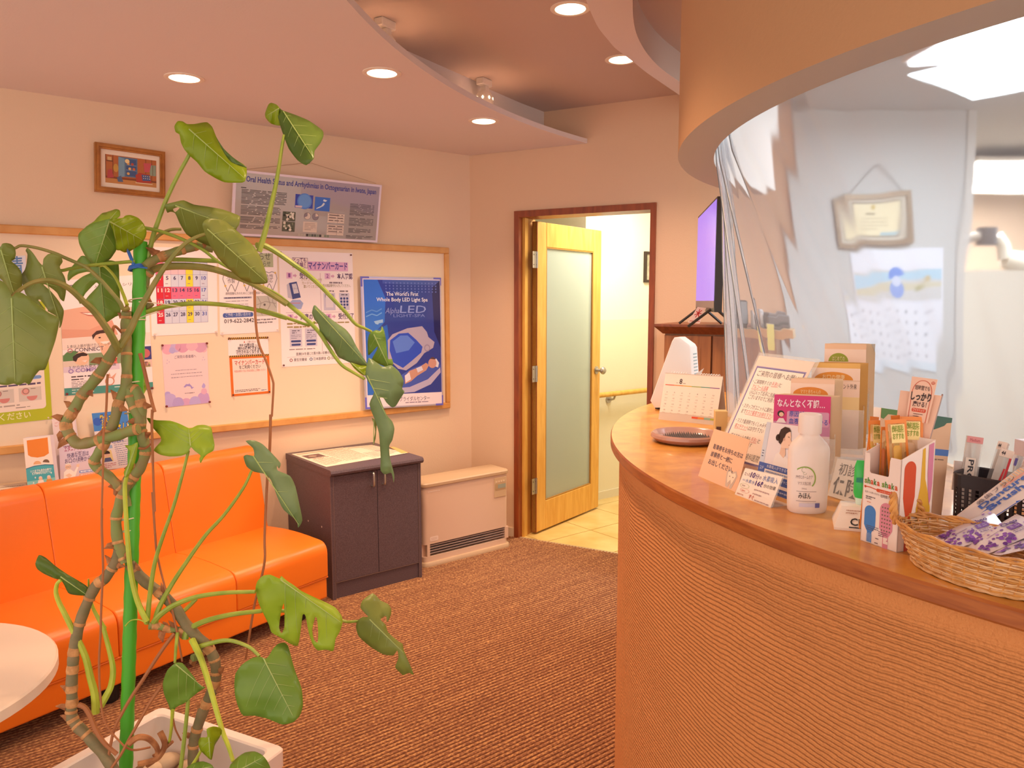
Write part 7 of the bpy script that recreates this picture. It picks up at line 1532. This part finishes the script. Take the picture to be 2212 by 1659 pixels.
for k in range(3): tie(298, 575+k*3, M_BLUE, .019+.001*k, w=.0024)
stalk([(289, 572, 1.84), (278, 545, 1.825), (268, 520, 1.79), (265, 494, 1.78)], .0042, .003, M_BLUE, 'tie_end', n=4); stalk([(300, 577, 1.838), (318, 579, 1.835)], .0022, .0018, M_BLUE, 'tie_end', n=5)

# stems with node rings and dry sheaths
def stem(pts, r, m=M_STEM, nodes=(), flakes=(), seed=0, sub=6):
    P = bez([atd(*p) for p in pts], sub); R_ = random.Random(seed); k = len(P)
    mb = MB(); mb.tube(P, [r*(1+.06*math.sin(i*.9+seed)) for i in range(k)], None, 12); s = mb.build('stem', m, plant, smooth=True)
    for t in nodes:
        wd = R_.choice([.0035, .004, .005, .010]); i = min(k-2, max(1, int(t*(k-1)))); a = P[i]; dr = (P[i+1]-P[i-1]).normalized()
        mb = MB(); mb.tube([a-dr*wd, a-dr*wd*.3, a+dr*wd*.3, a+dr*wd], [r*1.03, r*1.12, r*1.09, r*1.02], None, 12); mb.build('node_ring', M_NODE, s, smooth=True)
    for t, ang in flakes:
        i = min(k-2, max(1, int(t*(k-1)))); a = P[i]; v = (CR*math.cos(ang)+CU*math.sin(ang)); v = (v*.75+(P[i+1]-P[i-1]).normalized()*R_.uniform(-.9, .9)).normalized(); w_ = v.cross(CF).normalized()
        b = a+v*r*.8-CF*r*.5; mb = MB(); ln = R_.uniform(.014, .028)
        mb.loft([[b-w_*.009, b+CF*.001, b+w_*.009, b-CF*.003], [b+v*ln*.5-w_*.007-CF*.004, b+v*ln*.5, b+v*ln*.5+w_*.007, b+v*ln*.5-CF*.008], [b+v*ln+w_*.004, b+v*ln+w_*.005, b+v*ln+w_*.006, b+v*ln+w_*.005-CF*.002]], None, True, True); mb.build('dry_sheath', M_DRY, s, smooth=True)
    return s
S1 = Z('7', (640, 1720), (600, 1640), (520, 1530), (420, 1420), (345, 1345), (312, 1280), (318, 1190), (315, 1060), (325, 900), (332, 820), (365, 650), (420, 490), (490, 350), (555, 295), (625, 190), (655, 90))
stem(dd(S1, 1.80, 1.83), .0125, M_STEMB, (.20, .26, .31, .36, .41, .46, .52, .60, .68, .76, .84, .92), ((.30, 2.9), (.38, 3.1), (.45, 2.7), (.93, 2.6), (.95, .6)), 1)
S2 = Z('5', (592, 690), (572, 640), (555, 580), (548, 490), (560, 430), (585, 350), (610, 290))
stem(dd(S2, 1.83, 1.83), .0125, M_STEM, (.1, .32, .55, .78, .95), ((.08, .4), (.3, 2.8), (.9, 2.9)), 2)
S3 = Z('3', (1040, 1400), (1000, 1370), (930, 1300), (850, 1240), (800, 1190), (830, 1120), (880, 1040), (905, 985))
stem(dd(S3, 1.83, 1.80), .0115, M_STEM, (.08, .45, .62, .9), ((.08, 3.0), (.12, 3.5)), 3)
S4 = Z('3', (1185, 895), (1100, 915), (1000, 950), (860, 985), (760, 1010), (670, 1025), (610, 970), (570, 900), (565, 840), (600, 780), (640, 715), (700, 610), (800, 490), (880, 380), (950, 260), (1000, 190))
stem(dd(S4, 1.80, 1.80), .0125, M_STEM, (.03, .22, .42, .5, .62, .74, .84, .90), ((.22, 1.8), (.40, 3.2), (.47, 2.9), (.56, 2.4), (.6, -.3), (.63, .3), (.66, 2.5), (.78, -.9), (.9, 2.6)), 4)
S5 = Z('3', (1080, 1560), (1060, 1430), (1130, 1320), (1200, 1220), (1240, 1100), (1225, 990), (1200, 880), (1205, 780), (1200, 690), (1180, 610), (1150, 560), (1115, 555), (1115, 620), (1140, 700), (1190, 800), (1195, 880))
stem(dd(S5, 1.84, 1.83), .0125, M_STEM, (.15, .27, .38, .55, .68, .8, .88, .98), ((.2, 2.8), (.36, .4), (.55, .2), (.97, 3.0)), 5)
S6 = Z('3', (905, 985), (940, 920), (985, 790), (1010, 680), (1055, 580), (1080, 470), (1080, 330), (1080, 180), (1075, 60), (1085, -40))
stem(dd(S6, 1.82, 1.84), .0118, M_STEM, (.12, .35, .58, .74, .9), ((.34, .2), (.36, 2.9)), 6)
S7 = Z('1', (905, 900), (900, 760), (905, 680), (905, 640)); stem(dd(S7, 1.85, 1.84), .0115, M_STEM, (.3, .7), ((.6, 2.0), (.8, 1.0)), 7)
S8 = Z('1', (1075, 610), (1040, 560), (1030, 460), (1045, 390), (1080, 345)); stem(dd(S8, 1.88, 1.87), .012, M_STEM, (.3, .9), ((.05, -.5),), 8)
S9 = Z('1', (1035, 320), (1080, 285), (1160, 245), (1250, 215), (1340, 190), (1430, 168), (1530, 190)); stem(dd(S9, 1.85, 1.93), .011, M_STEM, (.35, .62, .8), ((.33, 1.4), (.38, 1.9), (.85, .1)), 9)
S10 = Z('7', (730, 190), (770, 240), (850, 325), (950, 400), (1050, 500), (1130, 620), (1220, 720), (1300, 800), (1345, 900), (1350, 1010), (1330, 1090), (1270, 1220), (1215, 1380), (1190, 1500), (1190, 1660))
stem(dd(S10, 1.84, 1.88), .0128, M_STEMB, (.08, .22, .5, .56, .62, .68, .78, .86, .93), ((.1, .6), (.24, .8), (.27, -1.2), (.5, .9), (.63, .2), (.7, .1), (.8, 2.6), (.9, 2.8)), 10)
S11 = Z('7', (1150, 690), (1080, 668), (1000, 660), (930, 640), (870, 640)); stem(dd(S11, 1.86, 1.82), .008, M_STEM, (.2, .5, .8), ((.3, 2.0), (.5, 2.6), (.6, -1.4), (.2, -2.0)), 11)
S12 = Z('7', (1270, 790), (1230, 850), (1180, 870)); stem(dd(S12, 1.88, 1.85), .009, M_STEM, (.5,), ((.9, -2.2),), 12)

# petioles
def pet(k, pts, d0, d1, r0=.0062, r1=.0036, m=M_PET): return stalk(dd(Z(k, *pts), d0, d1), r0, r1, m)
pet('7b', [(870, 1700), (940, 1400), (1000, 1217), (1110, 930), (1250, 640), (1385, 390), (1405, 260), (1375, 100)], 1.87, 1.84)
pet('2', [(1375, 845), (1410, 730), (1435, 620), (1460, 510), (1480, 400), (1495, 300), (1508, 225)], 1.90, 1.92, .0075, .0038)
pet('9', [(1460, 675), (1300, 690), (1040, 712), (780, 752), (670, 776), (570, 757), (478, 724)], 1.84, 1.74, .0042, .0034)
pet('9', [(1400, 1180), (1340, 1195), (1300, 1120), (1200, 1000), (1080, 865), (950, 750), (850, 700), (700, 635), (600, 590), (440, 540), (300, 512), (215, 508), (165, 532), (60, 545)], 1.83, 1.72, .0055, .0030, M_PETB)
pet('9', [(1380, 1150), (1340, 1040), (1280, 900), (1220, 810), (1130, 725), (1080, 735)], 1.83, 1.90, .0045, .003, M_PETY)
pet('9', [(1290, 1640), (1260, 1580), (1200, 1470), (1100, 1320), (1000, 1195), (900, 1105), (800, 1010), (700, 938), (580, 892), (460, 884), (330, 915), (200, 1000), (125, 1068)], 1.80, 1.56, .0095, .0035, M_PETB)
pet('1', [(860, 890), (900, 830), (940, 760), (985, 660), (1060, 520), (1130, 400), (1220, 270), (1320, 160), (1400, 110), (1470, 85)], 1.79, 1.78, .0095, .0035, M_PETB)
pet('1', [(1030, 470), (1040, 385), (1080, 345), (1180, 320), (1320, 315), (1500, 330), (1650, 375), (1800, 435), (1950, 520), (2057, 590)], 1.87, 1.98, .0105, .0070, M_PETB)
pet('c', [(0, 525), (100, 570), (180, 620), (300, 720), (400, 805), (490, 900), (560, 1010), (620, 1100), (680, 1170), (760, 1220), (860, 1278)], 1.98, 2.02, .0070, .0038)
pet('c', [(-20, 190), (40, 190), (150, 250), (320, 370), (400, 430), (500, 520), (600, 625), (700, 730), (780, 825), (850, 860), (915, 892)], 1.92, 2.06, .0080, .0036)
pet('1', [(1040, 645), (1200, 602), (1400, 582), (1600, 592), (1820, 625), (2057, 690)], 1.87, 2.0, .0062, .0050)
pet('c', [(0, 712), (150, 752), (300, 805), (400, 836), (455, 812)], 2.0, 2.03, .0050, .0035)
pet('1', [(1030, 260), (1060, 190), (1130, 100), (1220, 55), (1300, 50)], 1.87, 1.90, .005, .0035, M_PETB)
pet('1', [(1030, 40), (1150, 65), (1300, 120), (1450, 195), (1560, 280), (1680, 350)], 1.85, 1.90, .0045, .0035)
pet('1', [(1000, 290), (1150, 272), (1300, 268), (1560, 278)], 1.90, 1.93, .0055, .0055)
pet('4', [(785, 1030), (790, 990), (805, 850), (830, 700), (870, 570), (930, 400), (980, 220), (1008, 108)], 1.83, 1.80, .0066, .0034)
pet('4', [(830, 1030), (850, 950), (915, 830), (1000, 700), (1100, 560), (1200, 450), (1300, 310), (1346, 215)], 1.83, 1.86, .0070, .0034)
pet('4', [(680, 240), (668, 300), (672, 420), (682, 580), (700, 760), (735, 910), (785, 1020)], 1.79, 1.82, .0044, .0068, M_PETY)
pet('4', [(810, 1055), (830, 1015), (870, 975), (940, 930), (1050, 890), (1200, 868), (1365, 862)], 1.83, 1.80, .0078, .0044)
pet('4', [(990, 1115), (1000, 1075), (1040, 1045), (1120, 1012), (1250, 982), (1400, 965)], 1.85, 1.86, .0085, .0050)
pet('6', [(440, 430), (640, 433), (800, 445), (1085, 510), (1140, 517), (1210, 512)], 1.86, 1.92, .0050, .0032)
pet('5', [(920, 1098), (960, 1080), (1050, 1058), (1110, 1062), (1180, 1090), (1225, 1132)], 1.85, 1.78, .0062, .0036)
pet('4', [(960, 985), (1000, 950), (1050, 900)], 1.90, 1.93, .005, .005)
pet('7', [(1180, 740), (1215, 810), (1250, 890), (1300, 1050), (1345, 1210), (1400, 1400), (1440, 1500), (1475, 1610)], 1.84, 1.72, .0085, .0045, M_PETY)
pet('7', [(1075, 690), (1065, 780), (1056, 905)], 1.84, 1.80, .0045, .003); pet('7', [(1040, 1245), (1035, 1330), (1028, 1400), (1015, 1480)], 1.79, 1.84, .0045, .0035, M_PETY); pet('7', [(1152, 1170), (1135, 1350), (1115, 1530), (1095, 1680)], 1.80, 1.80, .0045, .0052)
pet('7', [(242, 308), (212, 335), (203, 400), (225, 470), (260, 540), (320, 660), (375, 770), (420, 880), (450, 1010), (480, 1130), (488, 1265)], 1.80, 1.83, .0040, .0090, M_PETY)
pet('7', [(436, 300), (440, 390), (465, 500), (510, 590), (550, 660)], 1.85, 1.86, .0018, .0060, M_PETY); pet('7', [(540, 640), (590, 830), (612, 950), (600, 1060), (570, 1130), (520, 1215)], 1.86, 1.84, .0050, .0090, M_PETY)
pet('7', [(1180, 1640), (1230, 1560), (1290, 1440)], 1.76, 1.73, .004, .0028, M_PETY); pet('6', [(215, 1659), (260, 1640), (320, 1640)], 1.74, 1.68, .004, .003, M_PETY)
# aerial roots
def root(k, pts, d0, d1, r=.0030, m=M_ROOT): return stalk(dd(Z(k, *pts), d0, d1), r, r*.8, m, 'aerial_root', n=6)
root('3', [(920, 430), (915, 480), (908, 700), (895, 850), (882, 960), (878, 1250), (868, 1580)], 1.78, 1.76); root('7', [(533, -205), (532, -60), (540, 180), (540, 260), (528, 500), (522, 700), (512, 900), (520, 1130), (545, 1300), (600, 1400), (690, 1500)], 1.76, 1.80)
root('3', [(1195, 250), (1230, 390), (1265, 540), (1300, 680), (1322, 750)], 1.82, 1.82, .0048); root('3', [(1300, 730), (1296, 850), (1302, 1100), (1312, 1400), (1322, 1600)], 1.82, 1.83, .0034); root('4', [(815, 330), (830, 560), (840, 660), (880, 830), (930, 1000), (975, 1235)], 1.83, 1.84, .0030)
root('b', [(326, 850), (330, 1010), (350, 1180), (398, 1300), (440, 1420), (446, 1480), (436, 1659)], 1.92, 1.92, .0033); root('5', [(1278, -10), (1274, 150), (1262, 300), (1250, 560), (1250, 680), (1225, 800), (1200, 900), (1160, 1145)], 1.92, 1.93, .0036)
root('7', [(1055, 690), (980, 790), (900, 910), (830, 1020), (750, 1140), (680, 1260), (615, 1400), (570, 1640)], 1.84, 1.80, .0048); root('7', [(960, 1075), (890, 1170), (820, 1290), (740, 1430), (670, 1560), (600, 1660)], 1.82, 1.79, .0042); root('7', [(365, 1205), (410, 1225), (450, 1290), (490, 1390), (550, 1480), (640, 1560)], 1.80, 1.80, .0062); root('7', [(1042, 1300), (1060, 1380), (1100, 1460)], 1.80, 1.84, .0026)
root('7', [(700, 640), (740, 600), (800, 594), (850, 620)], 1.83, 1.82, .0016, M_PETY); root('7', [(690, 1500), (760, 1530), (880, 1510)], 1.80, 1.85, .0030); root('7', [(720, 1490), (790, 1440), (870, 1450), (930, 1520), (920, 1590), (860, 1640)], 1.78, 1.84, .0075, M_DRY); root('7', [(950, 1400), (985, 1490), (940, 1580), (880, 1610), (790, 1630)], 1.84, 1.80, .008, M_DRY); root('7', [(1040, 1470), (960, 1540), (900, 1570)], 1.83, 1.84, .004, M_DRY)
root('3', [(960, 100), (965, 40), (985, 20), (1040, 75)], 1.82, 1.83, .004, M_DRY); root('3', [(1180, 1060), (1240, 1060), (1290, 1020)], 1.82, 1.83, .0032)

# leaves
leaf(Z('7b', (1200, 70), (1240, 10), (1300, 15), (1350, 45), (1440, 45), (1520, 30), (1590, 25), (1650, 80), (1700, 200), (1780, 340), (1900, 450), (2060, 560), (2040, 730), (1930, 745), (1800, 740), (1690, 690), (1560, 610), (1470, 500), (1380, 420), (1320, 350), (1280, 270), (1260, 170), (1215, 140)), 1.83, (.05, -.06), Z('7b', (1375, 105), (2035, 690)), LM['olive'], .12, seed=1)
leaf(Z('7b', (1690, 190), (1780, 330), (1900, 445), (2062, 560), (2000, 550), (1880, 500), (1800, 400)), 1.81, (0, 0), Z('7b', (1700, 200), (2040, 555)), LM['dark'], .05, veins=0, seed=2)
leaf(Z('2', (1480, 80), (1500, 95), (1570, 120), (1640, 150), (1710, 200), (1717, 230), (1700, 270), (1670, 310), (1665, 350), (1625, 385), (1580, 360), (1535, 300), (1510, 240), (1490, 180), (1475, 120)), 1.90, (.04, -.10), Z('2', (1505, 100), (1660, 340)), LM['dark'], .16, seed=3)
leaf(Z('2', (1408, 110), (1425, 65), (1440, 55), (1465, 62), (1482, 80), (1478, 120), (1490, 175), (1440, 165), (1412, 135)), 1.94, (-.06, 0), Z('2', (1480, 85), (1420, 120)), LM['olive'], .05, veins=2, seed=4)
leaf(Z('9', (850, 400), (870, 360), (940, 300), (1010, 262), (1090, 240), (1190, 215), (1240, 250), (1262, 330), (1260, 470), (1262, 550), (1240, 590), (1200, 645), (1120, 705), (1060, 735), (1000, 700), (940, 640), (890, 550), (860, 480)), 1.78, (0, .06), Z('9', (1190, 240), (1040, 700)), LM['mid'], .10, seed=5)
leaf(Z('9', (1190, 225), (1330, 205), (1360, 180), (1420, 175), (1500, 205), (1560, 270), (1590, 350), (1580, 410), (1540, 480), (1470, 530), (1400, 570), (1350, 578), (1300, 555), (1265, 550), (1255, 460), (1230, 350)), 1.77, (.06, .05), Z('9', (1200, 250), (1540, 440)), LM['olive'], .06, seed=6)
leaf(Z('9', (930, 305), (1020, 245), (1060, 200), (1110, 155), (1150, 145), (1200, 130), (1260, 110), (1300, 125), (1304, 180), (1270, 208), (1190, 225), (1060, 255)), 1.82, (0, -.08), Z('9', (1190, 225), (1270, 130)), LM['light'], .06, veins=2, seed=7)
leaf(Z('9', (740, 890), (735, 830), (760, 760), (830, 680), (880, 620), (920, 620), (990, 690), (1050, 730), (1100, 710), (1180, 665), (1260, 680), (1290, 720), (1295, 850), (1300, 1000), (1310, 1240), (1250, 1280), (1150, 1345), (1130, 1330), (1080, 1280), (990, 1180), (930, 1095), (1060, 950), (1072, 925), (1040, 908), (930, 1020), (890, 1090), (872, 1140), (850, 1100), (780, 990), (770, 960), (820, 900), (900, 840), (985, 800), (940, 790), (850, 812), (785, 850)), 1.92, (-.04, .06), Z('9', (1080, 735), (1140, 1330)), LM['mid'], .08, seed=8)
leaf(Z('9', (270, 770), (290, 700), (300, 600), (280, 560), (300, 530), (360, 590), (420, 680), (462, 718), (472, 650), (520, 600), (580, 590), (660, 620), (680, 680), (650, 730), (660, 770), (700, 840), (720, 920), (715, 1020), (695, 1110), (655, 1085), (620, 1020), (570, 975), (500, 930), (470, 930), (560, 1010), (640, 1110), (690, 1200), (690, 1260), (670, 1360), (645, 1400), (640, 1290), (560, 1240), (440, 1170), (330, 1080), (280, 1030), (240, 900), (235, 820)), 1.74, (.02, .05), Z('9', (455, 735), (650, 1340)), LM['dull'], .06, holes=[Z('9', (415, 1100), (440, 1095), (522, 1205), (500, 1212))], seed=9)
leaf(Z('9', (-120, 480), (0, 520), (25, 485), (70, 477), (120, 490), (160, 530), (172, 590), (160, 650), (125, 675), (180, 720), (230, 790), (240, 850), (240, 960), (220, 1020), (140, 1055), (100, 1000), (40, 900), (0, 860), (-120, 800)), 1.70, (0, .06), Z('9', (10, 550), (150, 1020)), LM['dull'], .08, seed=10)
leaf(Z('9', (-220, 960), (-60, 880), (0, 880), (60, 920), (110, 1010), (128, 1062), (180, 1012), (240, 1020), (320, 1070), (420, 1160), (540, 1240), (640, 1290), (632, 1400), (600, 1540), (545, 1700), (490, 1848), (430, 1860), (380, 1918), (320, 2012), (270, 1994), (200, 2020), (150, 2003), (80, 2020), (0, 2012), (-150, 1960), (-240, 1500)), 1.55, (-.04, .04), Z('9', (125, 1075), (165, 1980)), LM['dull'], .10, seed=11)
leaf(Z('2', (875, 600), (890, 590), (930, 580), (975, 572), (1030, 595), (1100, 605), (1180, 620), (1250, 645), (1275, 660), (1270, 700), (1255, 725), (1240, 800), (1170, 830), (1120, 818), (1080, 802), (1040, 782), (990, 752), (955, 695), (930, 640), (905, 632), (888, 637)), 1.86, (.05, .06), Z('2', (930, 600), (1250, 720)), LM['dull'], .10, holes=[Z('2', (918, 618), (945, 608), (955, 612), (930, 636))], seed=12)
leaf(Z('2', (1075, 710), (1085, 680), (1120, 668), (1190, 680), (1240, 720), (1300, 770), (1350, 820), (1380, 870), (1410, 950), (1420, 1010), (1350, 1015), (1280, 990), (1220, 940), (1160, 880), (1110, 800)), 1.80, (.06, .08), Z('2', (1100, 725), (1412, 1005)), LM['dull'], .12, seed=13)
leaf(Z('c', (430, 740), (440, 690), (455, 675), (500, 720), (600, 800), (700, 870), (750, 930), (790, 1010), (840, 1090), (887, 1170), (840, 1165), (760, 1150), (700, 1125), (640, 1092), (600, 1020), (550, 960), (500, 900), (480, 830), (450, 790)), 2.00, (.05, .05), Z('c', (455, 700), (880, 1165)), LM['grey'], .10, seed=14)
leaf(Z('c', (740, 1140), (800, 1160), (887, 1172), (880, 1215), (860, 1250), (810, 1222), (770, 1185)), 2.03, (0, 0), Z('c', (750, 1145), (860, 1245)), LM['olive'], .04, veins=0, seed=15)
leaf(Z('b', (1050, 1180), (1060, 1130), (1100, 1105), (1130, 1110), (1140, 1080), (1155, 1110), (1165, 1160), (1172, 1230), (1180, 1290), (1205, 1290), (1212, 1330), (1180, 1345), (1120, 1320), (1075, 1295), (1110, 1230), (1110, 1210), (1065, 1260), (1052, 1260)), 2.06, (0, .02), Z('b', (1080, 1115), (1180, 1330)), LM['mid'], .06, veins=2, seed=16)
low = Z('b', (1035, 1400), (1050, 1300), (1060, 1283), (1100, 1308), (1150, 1340), (1200, 1330), (1250, 1370), (1280, 1430), (1270, 1480), (1285, 1500), (1255, 1550), (1230, 1590), (1205, 1600), (1170, 1570), (1150, 1540), (1128, 1542))+Z('13', (1520, -25), (1590, 60), (1615, 150), (1590, 280), (1552, 350), (1562, 500), (1612, 690), (1606, 790), (1580, 672), (1500, 690), (1450, 640), (1450, 480), (1430, 200), (1390, 60))+Z('b', (1060, 1580), (1090, 1500))
leaf(low, 2.02, (.02, .03), Z('b', (1045, 1395), (1170, 1659)), LM['grey'], .08, seed=17)
leaf(Z('13', (1345, 15), (1400, 60), (1400, 150), (1390, 260), (1365, 345), (1362, 300), (1385, 180), (1370, 90)), 2.04, (0, 0), Z('13', (1370, 40), (1365, 330)), LM['dull'], .02, veins=0, seed=18)
leaf(Z('3', (1252, 800), (1330, 820), (1450, 825), (1530, 850), (1620, 890), (1680, 865), (1740, 860), (1800, 880), (1815, 950), (1830, 1030), (1820, 1080), (1770, 1110), (1740, 1140), (1712, 1187), (1700, 1150), (1710, 1120), (1660, 1080), (1628, 1050), (1600, 1100), (1540, 1125), (1450, 1130), (1370, 1115), (1315, 1080), (1330, 1050), (1375, 1000), (1370, 960), (1310, 890)), 1.79, (0, -.05), Z('3', (1625, 1040), (1610, 895)), LM['light'], .10, veins=3, seed=19)
leaf(Z('5', (1150, 190), (1165, 180), (1200, 185), (1195, 150), (1160, 115), (1200, 112), (1240, 130), (1290, 180), (1325, 220), (1318, 245), (1308, 232), (1312, 255), (1370, 280), (1395, 330), (1415, 420), (1428, 490), (1408, 525), (1400, 490), (1340, 440), (1310, 380), (1280, 300), (1250, 270), (1200, 260), (1165, 235)), 1.85, (.04, .04), Z('5', (1195, 185), (1410, 510)), LM['grey'], .10, seed=20)
leaf(Z('6', (405, 260), (420, 200), (460, 160), (520, 150), (590, 180), (605, 160), (640, 190), (700, 230), (760, 275), (850, 320), (960, 370), (1030, 410), (1075, 470), (1085, 520), (1060, 600), (1030, 650), (1012, 745), (960, 735), (890, 740), (850, 690), (820, 600), (795, 470), (772, 465), (755, 600), (735, 705), (680, 690), (600, 640), (530, 600), (510, 540), (470, 460), (430, 370)), 1.78, (.05, -.08), Z('6', (600, 190), (1070, 520)), LM['light'], .14, holes=[Z('6', (600, 600), (588, 560), (602, 450), (625, 370), (632, 450), (630, 560), (612, 605)), Z('6', (890, 680), (862, 660), (847, 580), (870, 482), (885, 492), (895, 600))], veins=5, seed=21)
leaf(Z('6', (1190, 560), (1200, 510), (1240, 480), (1285, 478), (1225, 410), (1240, 350), (1320, 295), (1380, 350), (1440, 380), (1465, 420), (1460, 470), (1432, 520), (1424, 470), (1380, 500), (1420, 540), (1440, 600), (1520, 670), (1552, 690), (1562, 740), (1600, 830), (1640, 930), (1600, 915), (1560, 935), (1530, 910), (1495, 870), (1520, 800), (1512, 740), (1480, 780), (1400, 770), (1300, 710), (1210, 630)), 1.90, (.03, -.04), Z('6', (1295, 500), (1560, 760)), LM['dull'], .10, seed=22)
leaf(Z('6', (240, 1000), (250, 920), (300, 850), (380, 800), (440, 790), (485, 805), (510, 780), (540, 730), (580, 690), (630, 680), (660, 710), (690, 820), (720, 920), (765, 1040), (775, 1170), (750, 1250), (700, 1300), (620, 1320), (560, 1300), (500, 1275), (400, 1250), (310, 1250), (270, 1180), (245, 1090)), 1.76, (.02, -.05), Z('6', (465, 800), (715, 1290)), LM['mid'], .06, veins=5, seed=23)
leaf(Z('7', (1060, 905), (1110, 905), (1150, 950), (1190, 1000), (1230, 1060), (1275, 1080), (1230, 1110), (1180, 1150), (1130, 1190), (1080, 1215), (1058, 1230), (1050, 1260), (1030, 1255), (1010, 1200), (980, 1130), (970, 1050), (1000, 960)), 1.77, (.03, 0), Z('7', (1062, 915), (1260, 1080)), LM['mid'], .06, veins=3, seed=24)
leaf(Z('7', (1285, 1380), (1330, 1360), (1380, 1370), (1395, 1400), (1370, 1450), (1340, 1500), (1320, 1600), (1280, 1570), (1240, 1530), (1225, 1480), (1240, 1440), (1290, 1438)), 1.71, (.02, 0), Z('7', (1300, 1440), (1310, 1590)), LM['olive'], .08, veins=2, seed=25)
leaf(Z('6', (200, 1659), (250, 1590), (320, 1540), (400, 1530), (460, 1560), (500, 1610), (522, 1670), (480, 1730), (300, 1750)), 1.66, (0, -.05), Z('6', (230, 1700), (470, 1570)), LM['mid'], .08, veins=3, seed=26)
leaf(Z('7', (1140, 1659), (1190, 1625), (1260, 1612), (1325, 1640), (1335, 1700), (1200, 1730)), 1.68, (0, -.03), Z('7', (1150, 1680), (1320, 1650)), LM['mid'], .05, veins=2, seed=27)
leaf(Z('7', (55, 190), (80, 130), (130, 150), (200, 210), (280, 265), (340, 300), (420, 350), (440, 380), (420, 420), (330, 415), (290, 400), (260, 340), (235, 305), (200, 300), (120, 265), (70, 230)), 1.80, (.04, 0), Z('7', (235, 285), (415, 410)), LM['dark'], .08, veins=2, seed=28)
leaf(Z('3', (1065, 1035), (1120, 1035), (1175, 1010), (1165, 1120), (1135, 1230), (1100, 1290), (1068, 1310), (1058, 1260), (1100, 1180), (1108, 1090)), 1.785, (0, 0), Z('3', (1070, 1300), (1165, 1020)), LM['light'], .06, veins=1, seed=29)
leaf(Z('3', (1195, 400), (1240, 430), (1258, 520), (1232, 590), (1200, 612), (1185, 520)), 1.90, (0, 0), Z('3', (1190, 410), (1210, 600)), LM['light'], .05, veins=1, seed=30)
